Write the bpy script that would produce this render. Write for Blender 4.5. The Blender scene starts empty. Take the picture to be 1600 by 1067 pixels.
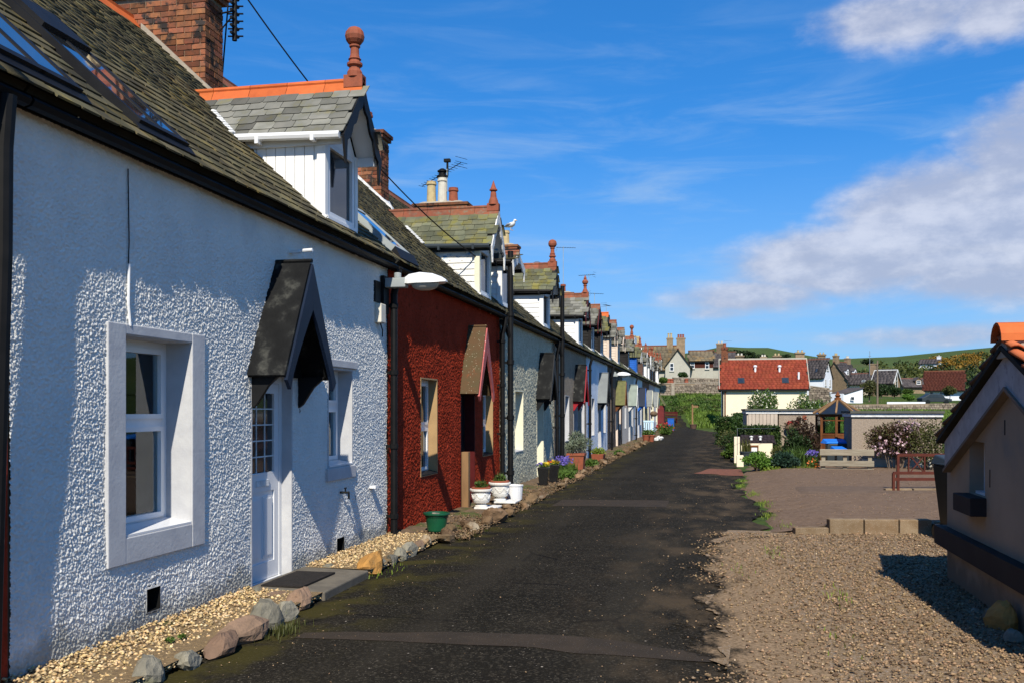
import bpy, math, random
import numpy as np
from mathutils import Vector, Matrix
random.seed(7)
RNG = np.random.default_rng(11)
SC = bpy.context.scene
COL = SC.collection
R = math.radians

# ------------------------------------------------------------------ camera, sky, sun, exposure
PSI = math.atan(310 / 1500)
CAMZ = 1.7
cd = bpy.data.cameras.new("camera")
cam = bpy.data.objects.new("camera", cd)
COL.objects.link(cam)
cam.location = (0, 0, CAMZ)
cam.rotation_euler = (R(90), 0, PSI)
cd.lens = 36 * 1500 / 1600
cd.sensor_width = 36
cd.shift_y = 106.5 / 1600
cd.clip_end = 6000
cd.clip_start = 0.05
SC.camera = cam

SUN = Vector((-1.26, 6.0, -5.9)).normalized()      # the way the light travels
SUN_EL = math.asin(-SUN.z)
world = bpy.data.worlds.new("World")
SC.world = world
world.use_nodes = True
SKY_STRENGTH = 0.062
SUN_STRENGTH = 5.0

ld = bpy.data.lights.new("sun", "SUN")
ld.energy = SUN_STRENGTH
ld.angle = R(0.5)
ld.color = (1.0, 0.935, 0.81)
sun = bpy.data.objects.new("sun", ld)
COL.objects.link(sun)
sun.rotation_euler = SUN.to_track_quat('-Z', 'Y').to_euler()
sun.location = (5, -20, 30)
SC.view_settings.view_transform = 'Standard'
SC.view_settings.look = 'None'
SC.view_settings.exposure = 0.36
SC.view_settings.gamma = 1.0
SC.view_settings.use_curve_mapping = False
SC.cycles.max_bounces = 6
SC.cycles.transparent_max_bounces = 12


class NT:
    """small wrapper to write node trees shortly"""
    def __init__(s, tree):
        s.t = tree
        s.n = tree.nodes
        s.l = tree.links

    def add(s, typ, **kw):
        n = s.n.new(typ)
        for k, v in kw.items():
            setattr(n, k, v)
        return n

    def put(s, sock, v):
        if isinstance(v, bpy.types.NodeSocket):
            s.l.new(v, sock)
        else:
            sock.default_value = v

    def math(s, op, a, b=0.0, c=0.0, clamp=False):
        n = s.add('ShaderNodeMath', operation=op, use_clamp=clamp)
        s.put(n.inputs[0], a)
        s.put(n.inputs[1], b)
        s.put(n.inputs[2], c)
        return n.outputs[0]

    def mix(s, f, a, b, mode='MIX'):
        n = s.add('ShaderNodeMix', data_type='RGBA', blend_type=mode)
        s.put(n.inputs[0], f)
        for i, v in ((6, a), (7, b)):
            if not isinstance(v, bpy.types.NodeSocket) and len(v) == 3:
                v = (*v, 1)
            s.put(n.inputs[i], v)
        return n.outputs[2]

    def noise(s, vec, scale, detail=3.0, rough=0.55, dist=0.0):
        n = s.add('ShaderNodeTexNoise')
        s.put(n.inputs['Vector'], vec)
        n.inputs['Scale'].default_value = scale
        n.inputs['Detail'].default_value = detail
        n.inputs['Roughness'].default_value = rough
        n.inputs['Distortion'].default_value = dist
        return n.outputs[0]

    def voro(s, vec, scale, out=0, feature='F1'):
        n = s.add('ShaderNodeTexVoronoi', feature=feature)
        s.put(n.inputs['Vector'], vec)
        n.inputs['Scale'].default_value = scale
        return n.outputs[out]

    def ramp(s, v, lo, hi, a=0.0, b=1.0, smooth=True):
        n = s.add('ShaderNodeMapRange', interpolation_type='SMOOTHSTEP' if smooth else 'LINEAR')
        s.put(n.inputs[0], v)
        n.inputs[1].default_value = lo
        n.inputs[2].default_value = hi
        n.inputs[3].default_value = a
        n.inputs[4].default_value = b
        return n.outputs[0]

    def scale(s, vec, xyz):
        n = s.add('ShaderNodeVectorMath', operation='MULTIPLY')
        s.put(n.inputs[0], vec)
        n.inputs[1].default_value = xyz
        return n.outputs[0]

    def sep(s, vec):
        n = s.add('ShaderNodeSeparateXYZ')
        s.put(n.inputs[0], vec)
        return n.outputs


# sky: Nishita with broken cloud laid over it by direction
w = NT(world.node_tree)
w.n.clear()
out = w.add('ShaderNodeOutputWorld')
bg = w.add('ShaderNodeBackground')
bg.inputs[1].default_value = SKY_STRENGTH
sky = w.add('ShaderNodeTexSky', sky_type='NISHITA', sun_disc=False)
sky.sun_elevation = SUN_EL
sky.sun_rotation = math.atan2(-SUN.x, -SUN.y)
sky.altitude = 0
sky.air_density = 1.0
sky.dust_density = 0.0
sky.ozone_density = 2.5
hs = w.add('ShaderNodeHueSaturation')
hs.inputs['Saturation'].default_value = 1.08
hs.inputs['Value'].default_value = 2.45
gam = w.add('ShaderNodeGamma')
gam.inputs[1].default_value = 0.7
w.l.new(sky.outputs[0], gam.inputs[0])
w.l.new(w.mix(1.0, gam.outputs[0], (0.33, 0.715, 1.24), 'MULTIPLY'), hs.inputs['Color'])
tc = w.add('ShaderNodeTexCoord')
dx, dy, dz = w.sep(tc.outputs['Generated'])
az = w.math('ARCTAN2', dx, dy)
el = w.math('ARCSINE', dz)
comb = w.add('ShaderNodeCombineXYZ')
w.put(comb.inputs[0], w.math('MULTIPLY', az, 1.0))
w.put(comb.inputs[1], w.math('MULTIPLY', el, 1.9))
w.put(comb.inputs[2], 0.37)
cv = comb.outputs[0]
n_big = w.noise(cv, 7.0, 7.0, 0.55, 0.25)
n_fine = w.noise(cv, 24.0, 5.0, 0.6)
fbm = w.math('ADD', w.math('MULTIPLY', n_big, 0.72), w.math('MULTIPLY', n_fine, 0.28))


def pxdir(px, py):
    u, v = (px - 800) / 1500, (640 - py) / 1500
    c, s = math.cos(PSI), math.sin(PSI)
    x, y = -s + u * c, c + u * s
    return math.atan2(x, y), math.atan2(v, math.hypot(x, y))


blobs = []
for px, py, rx, ry, k in ((1410, 25, 180, 55, 0.95), (1560, 15, 130, 60, 0.9), (1490, 335, 230, 115, 1.15), (1600, 240, 130, 110, 1.1), (1610, 170, 70, 50, 0.9),
                          (1340, 410, 260, 76, 1.12), (1560, 425, 220, 66, 1.15), (1180, 464, 190, 40, 0.95), (1120, 488, 100, 20, 0.75), (1470, 525, 230, 30, 0.85), (1250, 550, 300, 14, 0.45),
                          (1750, 300, 220, 150, 1.0)):
    a0, e0 = pxdir(px, py)
    ux = w.math('DIVIDE', w.math('SUBTRACT', az, a0), rx / 1500)
    uy = w.math('DIVIDE', w.math('SUBTRACT', el, e0), ry / 1500)
    q = w.math('SQRT', w.math('ADD', w.math('MULTIPLY', ux, ux), w.math('MULTIPLY', uy, uy)))
    blobs.append(w.ramp(q, 0.15, 1.35, k, 0.0))
m = blobs[0]
for b in blobs[1:]:
    m = w.math('MAXIMUM', m, b)
# a few clouds of the same kind all round, away from the picture
m = w.math('MAXIMUM', m, w.math('MULTIPLY', w.ramp(w.noise(cv, 2.2, 1.0), 0.60, 0.80), w.ramp(w.math('ABSOLUTE', az), 0.75, 1.1)))
dens = w.math('ADD', m, w.math('MULTIPLY', w.math('SUBTRACT', fbm, 0.5), 1.7))
dens = w.ramp(dens, 0.32, 0.95)
cirr = w.noise(w.scale(cv, (1.0, 3.4, 1.0)), 5.0, 6.0, 0.6, 0.6)
cirr = w.math('MULTIPLY', w.ramp(cirr, 0.44, 0.78), w.ramp(el, 0.42, 0.12, 0.10, 0.62))
lit = w.ramp(w.math('ADD', fbm, w.math('MULTIPLY', w.math('SUBTRACT', n_fine, 0.5), 0.4)), 0.38, 0.72)
ccol = w.mix(lit, (5.6, 6.2, 8.1), (9.0, 9.3, 10.6))
low = w.mix(w.ramp(el, 0.30, 0.0, 0.0, 0.62), hs.outputs[0], (4.6, 7.4, 11.0))
base = w.mix(cirr, low, (5.2, 7.4, 10.4))
skyc = w.mix(w.math('MULTIPLY', dens, 0.84), base, ccol)
w.l.new(skyc, bg.inputs[0])
w.l.new(bg.outputs[0], out.inputs[0])

# ------------------------------------------------------------------ helpers
CF = Vector((-math.sin(PSI), math.cos(PSI), 0))
CR = Vector((math.cos(PSI), math.sin(PSI), 0))


def P(px, py, d):
    """the point a distance d ahead that the photograph shows at px, py"""
    p = CR * ((px - 800) / 1500 * d) + CF * d
    p.z = CAMZ + (640 - py) / 1500 * d
    return p


def G(px, py, z=0.0):
    p = P(px, py, (CAMZ - z) * 1500 / (py - 640))
    p.z = z
    return p


ORIG = {}


class MB:
    """collects shapes, links them as ONE mesh object"""
    def __init__(s):
        s.v = []
        s.f = []
        s.m = []
        s.mi = 0

    def add(s, vs, fs):
        o = len(s.v)
        s.v += [tuple(p) for p in vs]
        s.f += [tuple(i + o for i in f) for f in fs]
        s.m += [s.mi] * len(fs)
        return s

    def box(s, x0, x1, y0, y1, z0, z1):
        return s.hexa([(x0, y0, z0), (x1, y0, z0), (x1, y1, z0), (x0, y1, z0), (x0, y0, z1), (x1, y0, z1), (x1, y1, z1), (x0, y1, z1)])

    def hexa(s, p):
        return s.add(p, [(3, 2, 1, 0), (4, 5, 6, 7), (0, 1, 5, 4), (1, 2, 6, 5), (2, 3, 7, 6), (3, 0, 4, 7)])

    def prism(s, poly, vec):
        n = len(poly)
        vec = Vector(vec)
        a = [Vector(p) for p in poly]
        nn = Vector((0, 0, 0))
        for i in range(n):
            nn += a[i].cross(a[(i + 1) % n])
        if nn.dot(vec) < 0:
            a.reverse()
        b = [p + vec for p in a]
        fs = [tuple(range(n - 1, -1, -1)), tuple(range(n, 2 * n))]
        fs += [(i, (i + 1) % n, n + (i + 1) % n, n + i) for i in range(n)]
        return s.add(a + b, fs)

    def slab(s, quad, th):
        """a flat board: quad is its outer face (counter-clockwise from outside), th its thickness inward"""
        q = [Vector(p) for p in quad]
        n = (q[1] - q[0]).cross(q[2] - q[0]).normalized()
        return s.prism([p - n * th for p in q], n * th)

    def beam(s, a, b, w, h, up=(0, 0, 1)):
        a, b = Vector(a), Vector(b)
        d = (b - a).normalized()
        side = d.cross(Vector(up))
        if side.length < 1e-4:
            side = d.cross(Vector((1, 0, 0)))
        side.normalize()
        u = side.cross(d)
        q = [a + side * (i * w / 2) + u * (j * h / 2) for i, j in ((-1, -1), (1, -1), (1, 1), (-1, 1))]
        return s.prism(q, b - a)

    def tube(s, path, r, n=8, caps=True):
        path = [Vector(p) for p in path]
        rs = r if isinstance(r, (list, tuple)) else [r] * len(path)
        vs, fs = [], []
        prev = None
        for i, p in enumerate(path):
            t = (path[min(i + 1, len(path) - 1)] - path[max(i - 1, 0)]).normalized()
            if prev is None:
                a = t.cross(Vector((0, 0, 1)))
                if a.length < 1e-3:
                    a = t.cross(Vector((1, 0, 0)))
            else:
                a = prev - t * prev.dot(t)
            a.normalize()
            prev = a
            b = t.cross(a)
            for k in range(n):
                g = 2 * math.pi * k / n
                vs.append(p + (a * math.cos(g) + b * math.sin(g)) * rs[i])
        for i in range(len(path) - 1):
            for k in range(n):
                k2 = (k + 1) % n
                fs.append((i * n + k, i * n + k2, (i + 1) * n + k2, (i + 1) * n + k))
        if caps:
            fs.append(tuple(range(n - 1, -1, -1)))
            fs.append(tuple(range((len(path) - 1) * n, len(path) * n)))
        return s.add(vs, fs)

    def lathe(s, c, prof, n=16, caps=True):
        c = Vector(c)
        vs, fs = [], []
        for r, z in prof:
            for k in range(n):
                g = 2 * math.pi * k / n
                vs.append((c.x + r * math.cos(g), c.y + r * math.sin(g), c.z + z))
        for i in range(len(prof) - 1):
            for k in range(n):
                k2 = (k + 1) % n
                fs.append((i * n + k, i * n + k2, (i + 1) * n + k2, (i + 1) * n + k))
        if caps:
            fs.append(tuple(range(n - 1, -1, -1)))
            fs.append(tuple(range((len(prof) - 1) * n, len(prof) * n)))
        return s.add(vs, fs)

    def ball(s, c, r, n=10, sq=(1, 1, 1)):
        c = Vector(c)
        vs, fs = [], []
        for i in range(1, n):
            t = math.pi * i / n
            for k in range(2 * n):
                g = math.pi * k / n
                vs.append((c.x + r * sq[0] * math.sin(t) * math.cos(g), c.y + r * sq[1] * math.sin(t) * math.sin(g), c.z - r * sq[2] * math.cos(t)))
        m = 2 * n
        for i in range(n - 2):
            for k in range(m):
                fs.append((i * m + k, i * m + (k + 1) % m, (i + 1) * m + (k + 1) % m, (i + 1) * m + k))
        fs.append(tuple(range(m - 1, -1, -1)))
        fs.append(tuple(range((n - 2) * m, (n - 1) * m)))
        return s.add(vs, fs)

    def build(s, name, mat, parent=None, smooth=False, label=None, kind=None, bevel=0.0, loc=None):
        me = bpy.data.meshes.new(name)
        o0 = ORIG[parent.name] if parent else Vector(loc or (0, 0, 0))
        arr = np.array(s.v, dtype=float) - np.array(o0)
        me.from_pydata(arr.tolist(), [], s.f)
        mats = mat if isinstance(mat, (list, tuple)) else [mat]
        for m_ in mats:
            me.materials.append(m_)
        if len(mats) > 1:
            me.polygons.foreach_set('material_index', s.m)
        if smooth:
            me.polygons.foreach_set('use_smooth', [True] * len(me.polygons))
        me.update()
        return link(name, me, parent, o0, label, kind, bevel)


def link(name, me, parent, o0, label=None, kind=None, bevel=0.0):
    o = bpy.data.objects.new(name, me)
    COL.objects.link(o)
    if parent:
        o.parent = parent
    else:
        o.location = o0
    ORIG[o.name] = Vector(o0)
    if label:
        o['label'] = label
    if kind:
        o['kind'] = kind
    if bevel:
        b = o.modifiers.new('bevel', 'BEVEL')
        b.width = bevel
        b.segments = 2
        b.limit_method = 'ANGLE'
        b.angle_limit = R(40)
    return o


def put(name, me, parent, pos, rot=None):
    """one more object on shared mesh data, at a world position under its parent"""
    o = bpy.data.objects.new(name, me)
    COL.objects.link(o)
    o.parent = parent
    o.location = Vector(pos) - ORIG[parent.name]
    if rot is not None:
        o.rotation_euler = rot.to_euler() if isinstance(rot, Matrix) else rot
    return o


def thing(name, label, cat, loc, group=None):
    o = bpy.data.objects.new(name, None)
    COL.objects.link(o)
    o.location = loc
    o.empty_display_size = 0.2
    ORIG[o.name] = Vector(loc)
    return tag(o, label, cat, group)


def tag(o, label, cat, group=None):
    o['label'] = label
    o['category'] = cat
    if group:
        o['group'] = group
    return o


def mesh_np(name, V, F, mat, parent=None, kind=None, smooth=False, mats=None):
    """fast mesh from numpy arrays; F is (n, 3) or (n, 4)"""
    me = bpy.data.meshes.new(name)
    o0 = ORIG[parent.name] if parent else Vector((0, 0, 0))
    V = np.asarray(V, dtype=np.float32) - np.array(o0, dtype=np.float32)
    F = np.asarray(F, dtype=np.int32)
    k = F.shape[1]
    me.vertices.add(len(V))
    me.vertices.foreach_set('co', V.ravel())
    me.loops.add(F.size)
    me.loops.foreach_set('vertex_index', F.ravel())
    me.polygons.add(len(F))
    me.polygons.foreach_set('loop_start', np.arange(0, F.size, k, dtype=np.int32))
    me.polygons.foreach_set('loop_total', np.full(len(F), k, dtype=np.int32))
    me.materials.append(mat)
    if smooth:
        me.polygons.foreach_set('use_smooth', [True] * len(F))
    me.update(calc_edges=True)
    me.validate()
    return link(name, me, parent, o0, None, kind)


# ------------------------------------------------------------------ materials
def newmat(name):
    m = bpy.data.materials.new(name)
    m.use_nodes = True
    n = NT(m.node_tree)
    b = n.n['Principled BSDF']
    return m, n, b


def pm(name, c1, c2=None, scale=6.0, rough=0.75, bump=0.0, bscale=60.0, c3=None, s3=1.5, t3=(0.5, 0.7), piece=0.0, spec=0.12, metal=0.0, detail=4.0, stretch=(1, 1, 1), bdist=0.01, coat=0.0, speck=None):
    """procedural surface: two tones by noise, a third in patches, a tone per loose piece, fine relief"""
    m, n, b = newmat(name)
    geo = n.add('ShaderNodeNewGeometry')
    pos = n.scale(geo.outputs['Position'], stretch)
    c2 = c2 or tuple(min(1, v * 0.8) for v in c1)
    col = n.mix(n.ramp(n.noise(pos, scale, detail), 0.32, 0.68), c1, c2)
    if c3:
        col = n.mix(n.ramp(n.noise(pos, s3, 5.0, 0.65), t3[0], t3[1]), col, c3)
    if speck:
        sc_, thr, colr = speck
        col = n.mix(n.ramp(n.voro(pos, sc_), thr * 0.6, thr, 1.0, 0.0), col, colr)
    if piece:
        oi = n.add('ShaderNodeObjectInfo')
        r = n.math('FRACT', n.math('ADD', oi.outputs['Random'], geo.outputs['Random Per Island']))
        v = n.ramp(r, 0, 1, 1 - piece, 1 + piece, smooth=False)
        hsv = n.add('ShaderNodeHueSaturation')
        n.put(hsv.inputs['Value'], v)
        n.put(hsv.inputs['Hue'], n.ramp(n.math('FRACT', n.math('MULTIPLY', r, 7.31)), 0, 1, 0.5 - 0.02 * piece, 0.5 + 0.02 * piece, smooth=False))
        n.put(hsv.inputs['Color'], col)
        col = hsv.outputs[0]
    n.put(b.inputs['Base Color'], col)
    n.put(b.inputs['Roughness'], rough)
    b.inputs['Specular IOR Level'].default_value = spec
    b.inputs['Metallic'].default_value = metal
    if coat:
        b.inputs['Coat Weight'].default_value = coat
    if bump:
        bn = n.add('ShaderNodeBump')
        bn.inputs['Strength'].default_value = bump
        bn.inputs['Distance'].default_value = bdist
        n.put(bn.inputs['Height'], n.noise(pos, bscale, 3.0, 0.6))
        n.put(b.inputs['Normal'], bn.outputs[0])
    return m


def stained(name, c1, c2, scale, rough, damp=(0.30, 0.29, 0.24), **kw):
    """a render with rising damp, drips and small rust spots of its own"""
    m = pm(name, c1, c2, scale, rough, **kw)
    n = NT(m.node_tree)
    b = n.n['Principled BSDF']
    src = b.inputs['Base Color'].links[0].from_socket
    pos = n.add('ShaderNodeNewGeometry').outputs['Position']
    x, y, z = n.sep(pos)
    base = n.ramp(n.math('ADD', z, n.math('MULTIPLY', n.noise(pos, 3.0, 5.0, 0.65), -0.55)), -0.12, 0.06, 0.75, 0.0)
    col = n.mix(base, src, damp)
    drip = n.math('MULTIPLY', n.ramp(n.noise(n.scale(pos, (1.0, 7.0, 0.35)), 2.2, 5.0, 0.7), 0.60, 0.80), 0.45)
    col = n.mix(drip, col, tuple(v * 0.62 for v in c1))
    spot = n.ramp(n.voro(n.scale(pos, (1, 1, 0.45)), 2.3), 0.02, 0.045, 0.85, 0.0)
    col = n.mix(spot, col, (0.10, 0.06, 0.035))
    n.put(b.inputs['Base Color'], col)
    return m


M = {}
M['render_white'] = stained('white roughcast', (0.74, 0.72, 0.665), (0.68, 0.665, 0.62), 3.0, 0.85, c3=(0.55, 0.545, 0.53), s3=1.1, t3=(0.62, 0.85), bump=0.25, bscale=180, bdist=0.004)
M['paint_white'] = pm('white painted stone', (0.50, 0.50, 0.50), (0.43, 0.43, 0.44), 5.0, 0.6, bump=0.35, bscale=30, bdist=0.006, c3=(0.55, 0.53, 0.50), s3=9, t3=(0.68, 0.78))
M['pvc'] = pm('white plastic', (0.74, 0.74, 0.735), (0.71, 0.71, 0.71), 2.0, 0.3, spec=0.5)
M['white_board'] = pm('white boarding', (0.82, 0.81, 0.78), (0.77, 0.76, 0.73), 3.0, 0.5, bump=0.1, bscale=25, piece=0.04)
M['peel'] = pm('peeling white boarding', (0.78, 0.76, 0.70), (0.70, 0.67, 0.60), 9.0, 0.6, bump=0.4, bscale=40, c3=(0.12, 0.30, 0.50), s3=3.0, t3=(0.60, 0.63), stretch=(1, 1, 2.5), speck=(9, 0.16, (0.06, 0.05, 0.045)))
M['black_paint'] = pm('black paint', (0.007, 0.007, 0.008), (0.011, 0.011, 0.012), 4.0, 0.55, spec=0.2, bump=0.08, bscale=60)
M['black_iron'] = pm('black cast iron', (0.004, 0.004, 0.004), (0.007, 0.0065, 0.0065), 8.0, 0.55, spec=0.2)
M['canopy_felt'] = pm('black canopy felt', (0.005, 0.0052, 0.0055), (0.012, 0.0125, 0.0125), 5.0, 0.7, bump=0.3, bscale=45, c3=(0.055, 0.055, 0.048), s3=5, t3=(0.52, 0.72), speck=(3.3, 0.045, (0.42, 0.42, 0.38)))
M['navy'] = pm('navy paint', (0.008, 0.016, 0.036), (0.006, 0.012, 0.028), 4.0, 0.45)
M['slate'] = pm('mossy brown slate', (0.105, 0.09, 0.048), (0.062, 0.055, 0.033), 2.2, 0.85, bump=0.6, bscale=50, c3=(0.145, 0.11, 0.04), s3=3.0, t3=(0.5, 0.7), piece=0.42, bdist=0.006)
M['slate_grey'] = pm('grey slate', (0.17, 0.165, 0.14), (0.12, 0.12, 0.105), 4.0, 0.75, bump=0.5, bscale=45, c3=(0.16, 0.145, 0.07), s3=4.0, t3=(0.5, 0.75), piece=0.4, bdist=0.006)
M['slate_moss'] = pm('slate under yellow moss', (0.135, 0.135, 0.085), (0.095, 0.10, 0.065), 4.0, 0.85, bump=0.5, bscale=45, c3=(0.15, 0.135, 0.04), s3=3.5, t3=(0.45, 0.65), piece=0.32, bdist=0.006)
M['deck'] = pm('dark roof felt', (0.03, 0.028, 0.022), (0.02, 0.02, 0.016), 3.0, 0.9)
M['ridge_orange'] = pm('new orange ridge tile', (0.52, 0.125, 0.035), (0.43, 0.10, 0.03), 7.0, 0.7, piece=0.12, bump=0.2, bscale=60, c3=(0.30, 0.10, 0.04), s3=9, t3=(0.62, 0.75))
M['ridge_old'] = pm('weathered red ridge tile', (0.23, 0.075, 0.04), (0.16, 0.065, 0.04), 9.0, 0.8, piece=0.2, bump=0.3, bscale=60, c3=(0.16, 0.13, 0.09), s3=7, t3=(0.5, 0.7))
M['terracotta'] = pm('terracotta', (0.29, 0.085, 0.045), (0.22, 0.07, 0.04), 12.0, 0.65, bump=0.2, bscale=50, c3=(0.20, 0.13, 0.06), s3=6, t3=(0.6, 0.8))
M['pot_cream'] = pm('buff clay pot', (0.48, 0.38, 0.20), (0.40, 0.31, 0.17), 9.0, 0.7, c3=(0.24, 0.17, 0.10), s3=5, t3=(0.6, 0.8))
M['pot_white'] = pm('pale clay pot', (0.58, 0.55, 0.46), (0.50, 0.46, 0.38), 9.0, 0.7)
M['brick'] = pm('chimney brick', (0.235, 0.088, 0.042), (0.16, 0.072, 0.04), 14.0, 0.85, bump=0.5, bscale=70, c3=(0.035, 0.028, 0.025), s3=4.2, t3=(0.52, 0.62), piece=0.5)
M['mortar'] = pm('pale mortar', (0.30, 0.235, 0.16), (0.20, 0.155, 0.105), 12.0, 0.95, bump=0.4, bscale=70)
M['cement'] = pm('cement fillet', (0.36, 0.31, 0.24), (0.28, 0.24, 0.19), 7.0, 0.9, bump=0.4, bscale=40)
M['lead'] = pm('white flashing', (0.72, 0.72, 0.70), (0.55, 0.55, 0.54), 12.0, 0.5, bump=0.6, bscale=20, bdist=0.02)
M['render_red'] = pm('dark red roughcast', (0.34, 0.043, 0.019), (0.26, 0.032, 0.014), 3.0, 0.95, piece=0.0, spec=0.03, c3=(0.17, 0.026, 0.010), s3=14, t3=(0.5, 0.7))
M['render_cream'] = pm('grey cream roughcast', (0.52, 0.50, 0.37), (0.44, 0.42, 0.31), 4.0, 0.9, c3=(0.34, 0.32, 0.24), s3=25, t3=(0.5, 0.62), bump=0.6, bscale=45, bdist=0.02)
M['tan_paint'] = pm('tan paint', (0.38, 0.25, 0.12), (0.33, 0.215, 0.105), 5.0, 0.6)
M['cream_paint'] = pm('cream paint', (0.74, 0.70, 0.52), (0.68, 0.64, 0.48), 5.0, 0.6)
M['pink_paint'] = pm('faded pink paint', (0.42, 0.11, 0.10), (0.34, 0.09, 0.085), 8.0, 0.6, speck=(14, 0.11, (0.7, 0.68, 0.65)))
M['moss_canopy'] = pm('mossy red canopy', (0.10, 0.058, 0.03), (0.085, 0.062, 0.032), 6.0, 0.9, bump=0.5, bscale=50, c3=(0.26, 0.07, 0.03), s3=4, t3=(0.6, 0.7), speck=(22, 0.2, (0.24, 0.22, 0.15)))
M['dark_red'] = pm('dark red paint', (0.085, 0.012, 0.012), (0.06, 0.01, 0.01), 4.0, 0.5)
M['glass_dark'] = pm('window glass over a dark room', (0.012, 0.014, 0.016), (0.022, 0.025, 0.028), 1.5, 0.06, spec=0.8)
M['curtain'] = pm('pale curtain', (0.62, 0.60, 0.52), (0.52, 0.50, 0.43), 5.0, 0.9, stretch=(1, 14, 0.2))
M['soil'] = pm('stony soil', (0.17, 0.115, 0.07), (0.105, 0.075, 0.05), 8.0, 0.95, bump=0.8, bscale=30, c3=(0.07, 0.085, 0.025), s3=1.2, t3=(0.5, 0.65), bdist=0.03)
M['rubble'] = pm('rough brown stone', (0.19, 0.122, 0.068), (0.12, 0.08, 0.046), 9.0, 0.9, piece=0.35, bump=0.6, bscale=25, bdist=0.02, c3=(0.27, 0.22, 0.155), s3=5, t3=(0.55, 0.7))
M['st_grey'] = pm('grey boulder', (0.23, 0.21, 0.16), (0.15, 0.14, 0.11), 9.0, 0.9, piece=0.2, bump=0.6, bscale=28, bdist=0.02, c3=(0.12, 0.13, 0.06), s3=6, t3=(0.6, 0.75))
M['st_red'] = pm('reddish boulder', (0.21, 0.135, 0.092), (0.15, 0.10, 0.07), 9.0, 0.9, piece=0.2, bump=0.6, bscale=28, bdist=0.02, c3=(0.2, 0.17, 0.12), s3=6, t3=(0.6, 0.75))
M['st_ochre'] = pm('ochre sandstone block', (0.44, 0.22, 0.06), (0.32, 0.165, 0.05), 9.0, 0.9, bump=0.6, bscale=28, bdist=0.02, c3=(0.22, 0.15, 0.07), s3=5, t3=(0.6, 0.7))
M['gravel_gold'] = pm('golden pebbles', (0.42, 0.275, 0.12), (0.50, 0.37, 0.20), 25.0, 0.8, piece=0.5, c3=(0.60, 0.51, 0.36), s3=40, t3=(0.5, 0.7))
M['gravel_sheet'] = pm('golden pebble bed', (0.24, 0.165, 0.085), (0.15, 0.105, 0.06), 40.0, 0.9, bump=0.8, bscale=60, bdist=0.02)
M['concrete'] = pm('weathered concrete', (0.17, 0.112, 0.073), (0.125, 0.081, 0.053), 7.0, 0.95, bump=0.9, bscale=34, bdist=0.018, detail=8.0, stretch=(0.8, 1.1, 1.0), c3=(0.20, 0.138, 0.095), s3=22, t3=(0.5, 0.64), speck=(40, 0.2, (0.26, 0.2, 0.15)))
# brushed grooves in the concrete
n = NT(M['concrete'].node_tree)
pos = n.add('ShaderNodeNewGeometry').outputs['Position']
mp = n.add('ShaderNodeMapping')
n.put(mp.inputs[0], pos)
mp.inputs['Rotation'].default_value = (0, 0, 0.9)
mp.inputs['Scale'].default_value = (2.2, 30.0, 1.0)
g_ = n.noise(mp.outputs[0], 1.0, 3.0, 0.6, 0.8)
for q_ in n.n:
    if q_.bl_idname == 'ShaderNodeBump':
        old = q_.inputs['Height'].links[0].from_socket
        n.put(q_.inputs['Height'], n.math('ADD', old, n.math('MULTIPLY', g_, 1.1)))
M['concrete_dark'] = pm('smooth darker concrete', (0.135, 0.092, 0.064), (0.11, 0.076, 0.054), 5.0, 0.95, bump=0.5, bscale=40, c3=(0.16, 0.115, 0.08), s3=12, t3=(0.52, 0.66))
M['block'] = pm('concrete kerb block', (0.23, 0.17, 0.11), (0.17, 0.115, 0.066), 5.0, 0.9, bump=0.5, bscale=50, piece=0.1, c3=(0.25, 0.15, 0.08), s3=3, t3=(0.5, 0.75), speck=(70, 0.2, (0.42, 0.37, 0.3)))
M['slab'] = pm('grey door slab', (0.15, 0.13, 0.10), (0.11, 0.096, 0.076), 6.0, 0.85, bump=0.3, bscale=50)
M['mat'] = pm('dark door mat', (0.03, 0.025, 0.022), (0.02, 0.018, 0.016), 30.0, 0.95, bump=0.6, bscale=120)
M['patch'] = pm('worn road repair', (0.043, 0.032, 0.0225), (0.033, 0.0255, 0.0185), 4.0, 0.9, bump=0.4, bscale=80, speck=(60, 0.12, (0.22, 0.2, 0.17)))
M['redpath'] = pm('red chippings', (0.20, 0.08, 0.05), (0.13, 0.06, 0.042), 12.0, 0.95, bump=0.5, bscale=60)
M['wood_grey'] = pm('weathered timber rail', (0.30, 0.26, 0.19), (0.22, 0.185, 0.135), 10.0, 0.85, stretch=(0.3, 0.3, 3), bump=0.3, bscale=40, piece=0.1)
M['wood_brown'] = pm('stained brown timber', (0.17, 0.062, 0.022), (0.12, 0.045, 0.018), 6.0, 0.55, piece=0.1)
M['wood_board'] = pm('raw timber board', (0.26, 0.155, 0.075), (0.19, 0.11, 0.055), 8.0, 0.8, stretch=(1, 1, 0.2))
M['rail_red'] = pm('red brown metal paint', (0.10, 0.028, 0.018), (0.075, 0.022, 0.015), 8.0, 0.5)
M['green_pot'] = pm('dark green plastic', (0.008, 0.085, 0.035), (0.006, 0.065, 0.03), 4.0, 0.35, spec=0.5)
M['black_pot'] = pm('black glazed planter', (0.01, 0.01, 0.011), (0.014, 0.014, 0.015), 4.0, 0.25, spec=0.5)
M['urn_white'] = pm('white stone urn', (0.72, 0.71, 0.67), (0.60, 0.58, 0.54), 9.0, 0.7, bump=0.4, bscale=40)
M['bin_grey'] = pm('dark grey bin plastic', (0.035, 0.045, 0.052), (0.03, 0.038, 0.045), 4.0, 0.45)
M['bin_black'] = pm('black bin plastic', (0.014, 0.018, 0.018), (0.01, 0.013, 0.013), 4.0, 0.4)
M['blue_lid'] = pm('bright blue lid', (0.02, 0.20, 0.72), (0.02, 0.16, 0.62), 4.0, 0.4)
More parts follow.
